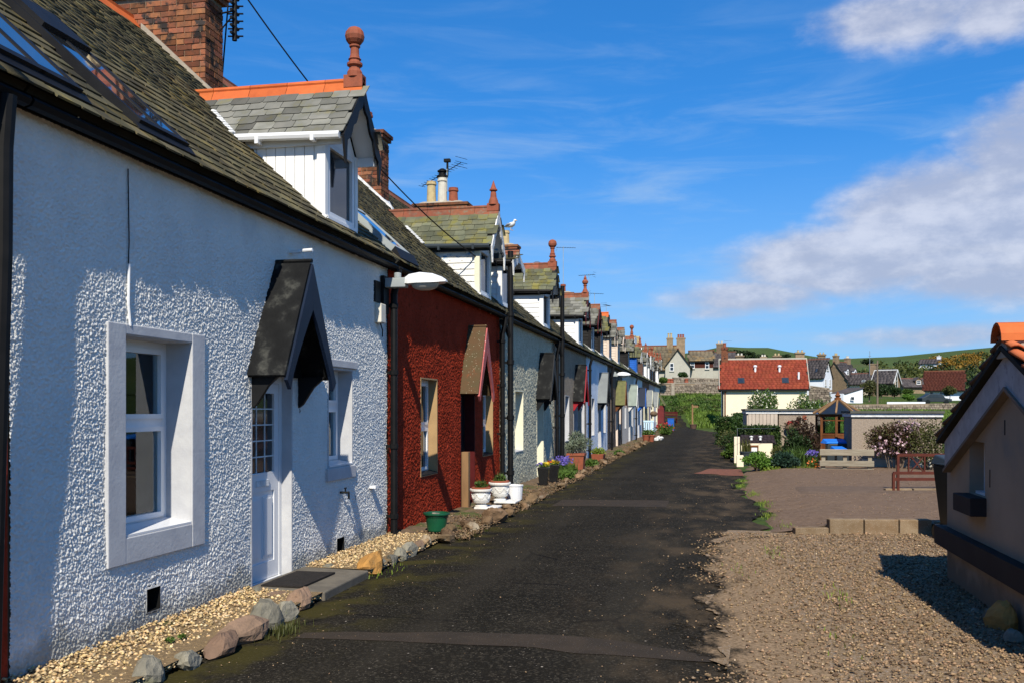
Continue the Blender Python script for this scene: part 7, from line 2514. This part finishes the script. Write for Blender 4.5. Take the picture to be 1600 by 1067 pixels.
        MB().hexa([v + n_ * .08 for v in b4] + [v + n_ * .1 for v in b4]).build('pane', M['sky_glass'], so)
    for (x, wd, top, pots, mt) in chim:
        c = q(-w_ + x, dd / 2, 0)
        m = MB()
        hw = wd / 2
        b4 = [c - ax * hw - ay * .35, c + ax * hw - ay * .35, c + ax * hw + ay * .35, c - ax * hw + ay * .35]
        m.hexa([Vector((v.x, v.y, hr - 0.9)) for v in b4] + [Vector((v.x, v.y, top)) for v in b4])
        b5 = [c + (v - c) * 1.14 for v in b4]
        m.hexa([Vector((v.x, v.y, top - .22)) for v in b5] + [Vector((v.x, v.y, top - .04)) for v in b5])
        ch = m.build('chimney', M[mt], t)
        for k in range(pots[0]):
            pc = c + ax * ((k + .5) / pots[0] - .5) * wd * .85
            MB().lathe((pc.x, pc.y, top), [(.15, 0), (.13, pots[1] * .8), (.16, pots[1] * .85), (.15, pots[1])], 10).build('chimney_pot', M[pots[2]], ch)
    for (x, ww, mt) in dormers:
        # small white gabled dormers on the front slope
        y = dd * 0.12
        zb = he + y * sl
        m = MB()
        hh = 0.95
        c = q(-w_ + x, y, 0)
        yb = y + hh / sl
        m.hexa([q(-w_ + x - ww / 2, y, zb - .05), q(-w_ + x + ww / 2, y, zb - .05), q(-w_ + x + ww / 2, yb, zb + hh - .1), q(-w_ + x - ww / 2, yb, zb + hh - .1), q(-w_ + x - ww / 2, y, zb + hh), q(-w_ + x + ww / 2, y, zb + hh), q(-w_ + x + ww / 2, yb, zb + hh), q(-w_ + x - ww / 2, yb, zb + hh)])
        m.prism([q(-w_ + x - ww / 2, y, zb + hh), q(-w_ + x + ww / 2, y, zb + hh), q(-w_ + x, y, zb + hh + ww * .45)], ay * (yb - y + .3))
        m.build('dormer', M[mt], t)
        m = MB()
        for sg in (-1, 1):
            quad = [q(-w_ + x + sg * (ww / 2 + .12), y - .12, zb + hh - .08), q(-w_ + x, y - .12, zb + hh + ww * .45 + .05), q(-w_ + x, yb + .5, zb + hh + ww * .45 + .05), q(-w_ + x + sg * (ww / 2 + .12), yb + .2, zb + hh - .08)]
            if (quad[1] - quad[0]).cross(quad[2] - quad[0]).z < 0:
                quad.reverse()
            m.slab(quad, .06)
        m.build('dormer_roof', M[roof], t)
        win(q(-w_ + x, y, 0), ax, -ay, zb + .12, ww * .7, hh * .78)
    return t


YS = -math.degrees(PSI)          # square to the lane


def wide(pa, pb, d):
    k = fr(pb, d, 0)
    r_ = fr(pa, 1.0, 0)
    return k.x - r_.x * (k.y / r_.y)


def Zp(py, d):
    return CAMZ + (640 - py) / 1500 * d


# cream house with the red roof
d = 85
k_ = d / 1500
hr_ = house('cream_house', 'cream walled house with a long red tiled roof at the end of the lane', 'house', fr(1261, d, 0), YS, wide(1128, 1261, d), 6.0, -0.2, Zp(606, d), Zp(562, d + 3), 'render_house', 'red_tile',
            skylights=((30 * k_, 0.75, 0.6, 0.75, 'bin_grey'), (98 * k_, 0.75, 0.6, 0.75, 'bin_grey')), chim=((5 * k_, 0.6, Zp(541, d + 3), (1, 0.4, 'terracotta'), 'brick'),), over=0.2, expo=0.3, verge='grey_render')
Kr = fr(1261, d, 0)


def on_red_roof(px, py):
    """where the line of sight meets the front slope of the red roof"""
    e0, e1 = Zp(606, d), Zp(562, d + 3)
    ray = fr(px, 1.0, 0) + Vector((0, 0, (640 - py) / 1500))
    sl_ = (e1 - e0) / 3.0
    t_ = (e0 - sl_ * Kr.y - CAMZ) / (ray.z - sl_ * ray.y)
    return Vector((ray.x * t_, ray.y * t_, CAMZ + ray.z * t_))


for px, py in ((1180, 576), (1218, 576)):
    c = on_red_roof(px, py + 6)
    MB().lathe(c + Vector((0, 0, 0.25)), [(.1, -.3), (.1, .25), (.17, .26), (.17, .4), (.05, .45)], 10).build('roof_vent', M['pvc'], hr_)
c = on_red_roof(1248, 594)
MB().tube([c - Vector((0, 0, .2)), c + Vector((0, 0, .75))], .09, 10).build('flue_pipe', M['pvc'], hr_)
m = MB()
c = fr(1133, 1, 0) * ((Kr.y - .08) / fr(1133, 1, 0).y)
m.tube([Vector((c.x, c.y, -.1)), Vector((c.x, c.y, Zp(606, d)))], .06, 8)
m.build('downpipe', M['wood_brown'], hr_)
m = MB()
fbox(m, 1128.2, 1130.5, d, .06, -.1, Zp(607, d), -.065, ref=1261)
m.build('corner_post', M['black_paint'], hr_)

# white flowering shrubs in front of it
shrub('flowering_shrub', 'white flowering shrub before the left half of the cream house', 'shrub', fr(1190, 58, 0.2), 0.98, 2.65, 'green', 4200, 0.13, 201, flower='f_white', nf=330, fs=0.12, lobes=14, stems=9)
shrub('flowering_shrub', 'white flowering shrub at the right corner of the cream house', 'shrub', fr(1258, 60, 0.2), 1.0, 2.5, 'green', 4000, 0.13, 202, flower='f_white', nf=280, fs=0.12, lobes=12, stems=9)
shrub('flowering_shrub', 'pale flowering shrub beside the stone wall behind the garages', 'shrub', fr(1281, 62, 0.2), 0.7, 2.1, 'green', 2400, 0.13, 203, flower='f_white', nf=170, fs=0.12, stems=8)


# walls of rough stone
def stonewall(label, a, b, z0, z1a, z1b, th_, size, seed, cope=True):
    a, b = Vector(a), Vector(b)
    t = thing('stone_wall', label, 'wall', (a + b) / 2 * Vector((1, 1, 0)).length / 1.41421 if False else Vector(((a.x + b.x) / 2, (a.y + b.y) / 2, z0)), 'stone walls of the village')
    d_ = (b - a)
    d_.z = 0
    ln = d_.length
    d_.normalize()
    n_ = Vector((-d_.y, d_.x, 0))
    m = MB()
    A0, B0 = Vector((a.x, a.y, 0)), Vector((b.x, b.y, 0))
    q = [A0, B0, B0 + n_ * th_, A0 + n_ * th_]
    m.hexa([v + Vector((0, 0, z0)) for v in q] + [q[0] + Vector((0, 0, z1a)), q[1] + Vector((0, 0, z1b)), q[2] + Vector((0, 0, z1b)), q[3] + Vector((0, 0, z1a))])
    m.build('wall_core', M['mortar'], t)
    rng = random.Random(seed)
    m = MB()
    z = z0
    while z < max(z1a, z1b):
        h = size * rng.uniform(.5, .85)
        x = 0
        while x < ln:
            w_ = size * rng.uniform(.7, 1.7)
            zt_ = z1a + (z1b - z1a) * x / ln
            if z + h * .7 < zt_:
                p = A0 + d_ * (x + w_ * .5) - n_ * rng.uniform(0.0, .05)
                e = d_ * (w_ * .46)
                f = n_ * .12
                hh = min(h, zt_ - z) * .92
                m.hexa([p - e - f + Vector((0, 0, z + rng.uniform(0, .03))), p + e - f + Vector((0, 0, z)), p + e + f + Vector((0, 0, z)), p - e + f + Vector((0, 0, z)),
                        p - e * .9 - f + Vector((0, 0, z + hh)), p + e * .9 - f + Vector((0, 0, z + hh * .95)), p + e * .9 + f + Vector((0, 0, z + hh)), p - e * .9 + f + Vector((0, 0, z + hh))])
            x += w_
        z += h
    m.build('stones', M['stone_wall'], t, kind='stuff')
    if cope:
        m = MB()
        m.prism([q[0] - n_ * .06 - d_ * .02 + Vector((0, 0, z1a + .003)), q[1] - n_ * .06 + Vector((0, 0, z1b + .003)), q[1] - n_ * .06 + Vector((0, 0, z1b + .09)), q[0] - n_ * .06 + Vector((0, 0, z1a + .09))], n_ * (th_ + .12))
        m.build('coping', M['cement'], t)
    return t


stonewall('long rubble retaining wall above the grass bank', fr(960, 116, 0), fr(1128, 114, 0), 2.0, Zp(600.5, 115), Zp(598, 115), .5, .32, 211)
stonewall('upper rubble wall below the grey gabled house', fr(1052, 121, 0), fr(1124, 122, 0), 3.5, Zp(590, 121), Zp(591.5, 122), .4, .32, 212)
m = MB()
fbox(m, 1049, 1054, 114.6, .4, 2.5, Zp(599, 114.6))
o = m.build('wall_pier', M['cement'], None, loc=tuple(fr(1053, 114.6, 3)))
tag(o, 'pale cement pier in the long retaining wall', 'pier')
for (px, py, h, lab) in ((1045, 599, .62, 'terracotta chimney pot standing on the retaining wall, left of two'), (1049.5, 599, .6, 'terracotta chimney pot standing on the retaining wall, right of two'), (1072.5, 598, .55, 'low terracotta pot at the wall corner beneath the dark bush')):
    c = fr(px, 116, 0, py)
    t = thing('garden_pot', lab, 'pot', c)
    MB().lathe(c, [(.26, 0), (.2, h * .7), (.26, h * .75), (.24, h)], 12).build('pot', M['terracotta'], t)
shrub('clipped_bush', 'rounded dark bush before the grey gabled house', 'shrub', fr(1067, 122.6, 0, 592), 0.75, 0.85, 'hedge', 1800, 0.2, 213)
shrub('clipped_bush', 'bright green bush at the near end of the retaining wall', 'shrub', fr(1036, 114, 0, 600), 0.5, 0.9, 'green', 1500, 0.22, 214)

# the grass bank
rng = np.random.default_rng(5)
n_ = 9000
D_ = rng.uniform(88.5, 115, n_)
U_ = (rng.uniform(1030, 1128, n_) - 800) / 1500
xx, yy = CR.x * U_ * D_ + CF.x * D_, CR.y * U_ * D_ + CF.y * D_
ok = xx > np.interp(yy, RY, RX) + 0.4
blades('bank_grass', None, np.stack([xx, yy], -1)[ok], ground_h(D_[ok]) - 0.02, 0.42, L['grass'], 221, 0.6, 0.05)
bl = []
for _ in range(46):
    Dd = rng.uniform(97, 114)
    p = fr(rng.uniform(1036, 1126), Dd, 0)
    p.z = float(ground_h(np.array(Dd))) + .15
    bl.append((p, (rng.uniform(.5, 1.3), .7, rng.uniform(.2, .5))))
leaves('bank_scrub', None, bl, 5200, .24, L['green'], 222, .3)
leaves('bank_weeds', None, bl[::3], 1900, .22, L['olive'], 223, .5)
leaves('dark_bank_weeds', None, bl[1::4], 1800, .22, L['hedge'], 224, .4)
# finger post and bench at the road end
c = fr(1082, 87, 0.05)
t = thing('finger_post', 'plain wooden finger post on the grass at the road end', 'signpost', c)
MB().beam(c, c + Vector((0, 0, 2.15)), .13, .13, (0, 1, 0)).build('post', M['wood_board'], t)
m = MB()
a = c + Vector((0, 0, 1.95)) - CF * .09
m.prism([a - CR * .05 - Vector((0, 0, .1)), a + CR * .45 - Vector((0, 0, .1)), a + CR * .55, a + CR * .45 + Vector((0, 0, .1)), a - CR * .05 + Vector((0, 0, .1))], CF * .04)
m.build('sign_arm', M['wood_board'], t)
t2 = thing('tub', 'dark tub at the foot of the finger post', 'tub', c - CF * .3)
MB().lathe(c - CF * .35, [(.25, -.05), (.32, .32), (.34, .32), (.34, .36), (.28, .36)], 14).build('pot', M['brown_board'], t2)
c = fr(1047, 91, 0.35)
t = thing('park_bench', 'red brown bench at the bend in the road', 'bench', c)
c.z = 0.35
for zz, dd_, nm in ((.55, -.25, 'seat'), (.88, .12, 'backrest')):
    m = MB()
    for k in range(3):
        p = c + Vector((0, 0, zz + (k * .13 if nm == 'backrest' else 0))) + CF * (dd_ + (k * .13 if nm == 'seat' else 0))
        m.beam(p - CR * .75, p + CR * .75, .11 if nm == 'seat' else .04, .04 if nm == 'seat' else .1)
    m.build(nm, M['dark_red'], t)
for a in (-.6, .6):
    p = c + CR * a
    MB().beam(p - CF * .2, p - CF * .2 + Vector((0, 0, .53)), .08, .08, (0, 1, 0)).beam(p + CF * .15, p + CF * .15 + Vector((0, 0, 1.1)), .08, .08, (0, 1, 0)).build('leg', M['dark_red'], t)

# houses on the rise at the left
d = 135
k_ = d / 1500
house('village_house', 'long brown tiled roof behind the row with a pale twin pot chimney', 'house', fr(1056, d + 6, 0), YS, 6.2, 6.0, 4.0, Zp(576, d + 6), Zp(541, d + 9), 'grey_render', 'tile_far',
      chim=((6.2 - 11 * k_, .9, Zp(528, d + 9), (2, .7, 'pot_cream'), 'stone_house'),), expo=.5)
house('village_house', 'grey rendered house whose plain gable faces the lane', 'house', fr(1078, d, 0), 90 + YS, 5.0, 38 * k_, 4.0, Zp(571, d), Zp(545.5, d), 'grey_render', 'tile_far', expo=.5, corner='left', left=((38 * k_ - 10 * k_ * 1.0, Zp(579, d), .55, 1.1),))
house('village_house', 'grey house with a maroon upper storey and two white windows', 'house', fr(1114, d + 2, 0), YS, 37 * k_, 4.5, 4.0, Zp(563, d + 2), Zp(548.5, d + 4), 'grey_render', 'tile_far', wall2='maroon_tile', split=Zp(574, d + 2),
      front=((5 * k_, Zp(574, d), .6, 1.0), (28 * k_, Zp(575, d), .55, 1.0)), chim=((-14 * k_, 1.2, Zp(527, d + 4), (3, .5, 'terracotta'), 'stone_house'),), expo=.5)
house('village_house', 'purple grey roofed house with a broad stone chimney above the red roof', 'house', fr(1146, d + 22, 0), -18, 6.0, 5.5, 4.5, Zp(572, d + 22), Zp(549, d + 22), 'grey_render', 'slate_far', chim=((3.6, 1.2, Zp(534, d + 22), (2, .35, 'pot_white'), 'stone_house'),), expo=.5, front=((4.4, Zp(574, d + 22), .5, 1.0),))
# stone chimneys of a hidden row behind the red roof
for (px, py, w_, lab) in ((1156, 552, 12, 'leftmost of three squat stone chimneys behind the red ridge'), (1193, 554, 9, 'middle of three squat stone chimneys behind the red ridge'), (1214, 552, 12, 'right one of three squat stone chimneys behind the red ridge'), (1250, 547, 14, 'broad stone chimney over the right end of the red ridge'), (1284, 550, 12, 'stone chimney left of the white capped one on the rise')):
    dd_ = 150 if px < 1255 else 186
    m = MB()
    fbox(m, px - w_ / 2, px + w_ / 2, dd_, .9, 5.5, Zp(py + 3, dd_))
    fbox(m, px - w_ / 2 - 1.2, px + w_ / 2 + 1.2, dd_, 1.1, Zp(py + 5.5, dd_), Zp(py + 3.4, dd_), -.1)
    t = thing('stone_chimney', lab, 'chimney', fr(px, dd_, 5.5), 'stone chimneys behind the red roofed house')
    m.build('stack', M['stone_house'], t)
    for j in (-1, 1):
        c = fr(px + j * w_ * .22, dd_ + .45, 0, py + 3)
        MB().lathe(c, [(.17, 0), (.14, .3), (.17, .34)], 8).build('chimney_pot', M['pot_cream' if px > 1200 else 'pot_white'], t)
aerial(*fr(1136, 140, 0, 560)[:3], 2.6, 0.5, 'thin aerial beside the brick chimney of the cream house', 5, 1.1)
t = thing('white_gable', 'tall white gable with a stone stack and four buff pots beyond the row', 'house', fr(984, 92, 0))
m = MB()
fbox(m, 973, 992, 92, 4, 0, Zp(527, 92))
m.build('wall', M['white_far'], t)
m = MB()
fbox(m, 972, 993, 92, .5, Zp(527, 92), Zp(524.5, 92), -.06)
m.build('coping', M['cement'], t)
m = MB()
fbox(m, 993, 1001, 94, 1.2, 0, Zp(535, 94))
st_ = m.build('chimney', M['stone_house'], t)
for px in (985, 989, 993, 997):
    MB().lathe(fr(px, 94.3, 0, 535), [(.12, -.5), (.11, .4), (.13, .45), (.12, .6)], 10).build('chimney_pot', M['pot_cream'], st_)

# houses across the field, right of the red roof
k_ = 165 / 1500
house('village_house', 'white gabled house with a grey slate roof right of the red roof', 'house', fr(1286, 165, 0), -40, 3.6, 4.0, 3.5, Zp(588, 165), Zp(561, 165), 'white_far', 'slate_far', expo=.5, right=((2.0, Zp(578, 165), .7, 1.5), (1.1, Zp(602, 165), .5, 1.1), (3.0, Zp(602, 165), .5, 1.1)), skylights=((2.2, 1.2, .5, .8, 'black_paint'),), group='village houses across the field')
house('village_house', 'stone gabled house with a cream front and two white dormers', 'house', fr(1324, 172, 0), 42, 5.2, 5.0, 3.5, Zp(592, 172), Zp(565, 172), 'stone_house', 'slate_far', expo=.5, corner='left', front=((1.3, Zp(603, 172), .6, 1.2), (3.6, Zp(603, 172), .6, 1.2)), dormers=((1.2, .9, 'white_far'), (3.9, .9, 'white_far')), wall2='render_house', split=4.6,
      chim=((.5, 1.1, Zp(554, 172), (2, .4, 'pot_cream'), 'stone_house'), (4.6, 1.1, Zp(557, 172), (2, .4, 'pot_white'), 'stone_house')), group='village houses across the field')
house('village_house', 'low slate roofed house with a plain cream gable by the trees', 'house', fr(1374, 168, 0), -38, 5.2, 3.0, 3.5, Zp(598, 168), Zp(583, 168), 'render_house', 'slate_far', expo=.5, skylights=((2.4, .5, .6, .5, 'lamp_grey'),), chim=((3.6, 1.1, Zp(567, 168), (1, .3, 'bin_grey'), 'stone_house'),), group='village houses across the field')
house('village_house', 'stone gabled house with white bargeboards and a tall gable window', 'house', fr(1395, 160, 0), -40, 3.4, 3.6, 3.0, Zp(597, 160), Zp(578, 160), 'stone_house', 'slate_far', expo=.5, verge='lead', right=((1.8, Zp(605, 160), 1.0, 2.3),), group='village houses across the field')
house('village_house', 'small stone cottage with a single white dormer below the wood', 'house', fr(1450, 185, 0), 4, 4.9, 4.5, 3.5, Zp(604, 185), Zp(592, 187), 'stone_house', 'slate_far', expo=.5, dormers=((3.3, 1.2, 'stone_house'),), group='village houses across the field')
house('village_house', 'pale bungalow with a broad dull maroon roof near the hut', 'house', fr(1506, 140, 0), -25, 5.2, 6.0, 3.0, Zp(606, 140), Zp(580, 143), 'white_far', 'maroon_tile', expo=.4, over=.5, front=((.9, Zp(616, 140), .5, .9), (2.4, Zp(616, 140), .9, .8)), group='village houses across the field')
house('farmhouse', 'far farmhouse with a white gable on the wooded hill', 'house', fr(1466, 345, 0), -45, 7.0, 4.0, 12.0, Zp(567, 345), Zp(560, 345), 'white_far', 'slate_far', expo=1.0, chim=((6.5, 1.3, Zp(556, 345), (1, .5, 'pot_white'), 'white_far'),))
# lean-to
d = 128
t = thing('lean_to', 'white walled lean-to with a sloping dark roof', 'outbuilding', fr(1325, d, 3.5))
a, b = fr(1318, d, 0), fr(1348, d, 0)
lf = fr(1298, d + 1.5, 0)
m = MB()
m.prism([Vector((a.x, a.y, 1.8)), Vector((b.x, b.y, 1.8)), Vector((b.x, b.y, Zp(606, d))), Vector((a.x, a.y, Zp(614.5, d)))], (lf - a) * 1.0)
m.build('wall', M['white_far'], t)
m = MB()
e = (lf - a).normalized() * .2
q = [Vector((a.x, a.y, Zp(614.5, d) + .03)) - e, Vector((b.x, b.y, Zp(605.5, d) + .05)) - e, Vector((b.x, b.y, Zp(605.5, d) + .05)) + (lf - a) + e, Vector((a.x, a.y, Zp(614.5, d) + .03)) + (lf - a) + e]
m.slab(q, .12)
m.build('roof', M['slate_far'], t)
c = fr(1331, d - .03, 0, 625)
m = MB()
fbox(m, 1329, 1335, d, .06, Zp(625, d), Zp(619, d), -.065, ref=1318)
wo = m.build('window', M['pvc'], t)
m = MB()
fbox(m, 1329.6, 1334.4, d, .02, Zp(624.2, d), Zp(619.8, d), -.075, ref=1318)
m.build('pane', M['glass_dark'], wo)
stonewall('stretch of grey rubble wall right of the cream house', fr(1264, 98, 0), fr(1295, 97, 0), -.2, Zp(603, 98), Zp(607, 97), .4, .3, 231)
stonewall('low field wall in front of the far houses', fr(1328, 109, 0), fr(1492, 107, 0), 1.0, Zp(631.5, 109), Zp(629.5, 107), .4, .3, 232, cope=False)
m = MB()
fbox(m, 1386, 1446, 117, .2, 1.5, Zp(627.5, 117))
o = m.build('garden_wall', M['white_far'], None, loc=tuple(fr(1400, 118, 3)))
tag(o, 'low white garden wall before the stone gabled house', 'wall')
t = thing('board_fence', 'long low green board fence before the far houses', 'fence', fr(1385, 122, 3))
for k in range(4):
    m = MB()
    z = Zp(630 - k * 1.9, 122)
    fbox(m, 1362, 1412, 122, .04, z, z + .13)
    m.build('board', M['hill_grass'], t)
for px in range(1364, 1412, 9):
    m = MB()
    fbox(m, px, px + 1.2, 122, .1, 1.8, Zp(622.5, 122), .05, ref=1362)
    m.build('post', M['hill_grass'], t)
o = MB().tube([fr(1371, 118, 1.8), fr(1371, 118, 0, 563)], [.13, .09], 8).build('utility_pole', M['pole_wood'], None, loc=tuple(fr(1372, 118, 2.5)))
tag(o, 'bare grey utility pole standing before the village houses', 'utility pole')
o = MB().tube([fr(1359, 170, 6), fr(1359, 170, 0, 548)], .05, 5).tube([fr(1357, 170, 0, 556), fr(1361, 170, 0, 556)], .03, 4).build('radio_mast', M['metal'], None, loc=tuple(fr(1359, 170, 6)))
tag(o, 'very thin radio mast above the village roofs', 'mast')
# parked dark car far off
c = fr(1460, 124, 0)
c.z = float(ground_h(124.0, 0.43))
t = thing('parked_car', 'dark parked car half hidden behind the low field wall', 'car', c)
prof = [(-1.9, .35), (1.9, .35), (1.95, .7), (1.1, .85), (.6, 1.35), (-.9, 1.38), (-1.6, .95), (-1.95, .85)]
MB().prism([c + CR * a + Vector((0, 0, z)) - CF * .8 for a, z in prof], CF * 1.6).build('body', M['bin_grey'], t, bevel=.05)
MB().prism([c + CR * a + Vector((0, 0, z)) - CF * .815 for a, z in [(.9, .88), (.55, 1.28), (-.8, 1.3), (-1.35, .93)]], CF * .01).build('side_window', M['glass_dark'], t)
for a in (-1.2, 1.2):
    MB().tube([c + CR * a - CF * .82 + Vector((0, 0, .32)), c + CR * a - CF * .6 + Vector((0, 0, .32))], .32, 14).build('wheel', M['bin_black'], t)

# trees and bushes of the village
for i, (px, d, pyb, r_, h_, mt, lab) in enumerate((
        (1358, 131, 627, 1.35, 2.9, 'olive', 'pale green tree beside the lean-to'), (1377, 130, 626, 1.1, 2.2, 'dark', 'dark bushy tree below the cream gable'), (1396, 132, 624, 1.15, 1.9, 'dark', 'dark bushy tree below the tall gable window'),
        (1420, 128, 629, 0.75, 1.2, 'bright', 'bright green round tree left of the bungalow'), (1484, 130, 622, 0.9, 1.6, 'olive', 'olive tree before the bungalow wall'), (1419, 155, 619, 0.9, 1.3, 'green', 'green tree by the small stone cottage'))):
    tree('garden_tree', lab, fr(px, d, 0, pyb), r_, h_, mt, 1500, .26, 240 + i, 'trees among the village houses')
for i, (px, py) in enumerate(((1148, 548), (1166, 551), (1186, 556), (1118, 556), (1226, 552), (1354, 559))):
    dd_ = 620
    c = fr(px, dd_, 0, py + 12)
    tree('far_tree', ('largest dark tree clump on the left shoulder of the far hill', 'dark tree on the far hill just right of the largest clump', 'low dark tree on the far hill above the red ridge', 'dark bush on the far hill left of the thin aerial', 'small dark bush on the far hill over the right of the red ridge', 'small bush on the far skyline behind the radio mast')[i], c, 6.0 if i < 3 else 4, 6 if i < 3 else 4, 'wood2', 500, 2.0, 260 + i, 'lone trees on the far hill')

# the wooded slope: one mass of crowns
wood = bpy.data.objects['hill.001']
vs = np.array([tuple(v.co) for v in wood.data.vertices])
nd = vs[:, 0] * CF.x + vs[:, 1] * CF.y
npx = 800 + 1500 * (vs[:, 0] * CR.x + vs[:, 1] * CR.y) / nd
selm = (nd > 238) & (nd < 375) & (npx > 1255) & (npx < 1900)
idx = np.nonzero(selm)[0]
rng = np.random.default_rng(9)
pick = rng.choice(idx, 620)
b1, b2, b3 = [], [], []
for i in pick:
    p = Vector(vs[i]) + Vector((rng.normal(0, 2.5), rng.normal(0, 2.5), 0.6))
    px_i = npx[i]
    r_ = rng.uniform(1.6, 3.4)
    if nd[i] > 330 and px_i < 1470:
        r_ *= 0.6
    tgt = b1
    if rng.random() < (0.5 if px_i > 1440 else 0.15):
        tgt = b2
    if 1480 < px_i < 1545 and nd[i] > 320:
        tgt = b3 if rng.random() < .7 else b1
    tgt.append((p, (r_, r_, r_ * .8)))
leaves('wood_crowns', None, b1, 30000, 1.05, L['wood1'], 271, .55)
leaves('dark_wood_crowns', None, b2, 12000, 1.05, L['wood2'], 272, .55)
if b3:
    leaves('gorse', None, b3, 3500, .9, L['gorse'], 273, .6)
# field grass behind the garages
n_ = 6000
D_ = rng.uniform(60, 112, n_)
U_ = (rng.uniform(1290, 1500, n_) - 800) / 1500
blades('field_grass', None, np.stack([CR.x * U_ * D_ + CF.x * D_, CR.y * U_ * D_ + CF.y * D_], -1), ground_h(D_, U_), .26, L['grass'], 281, .6, .05)
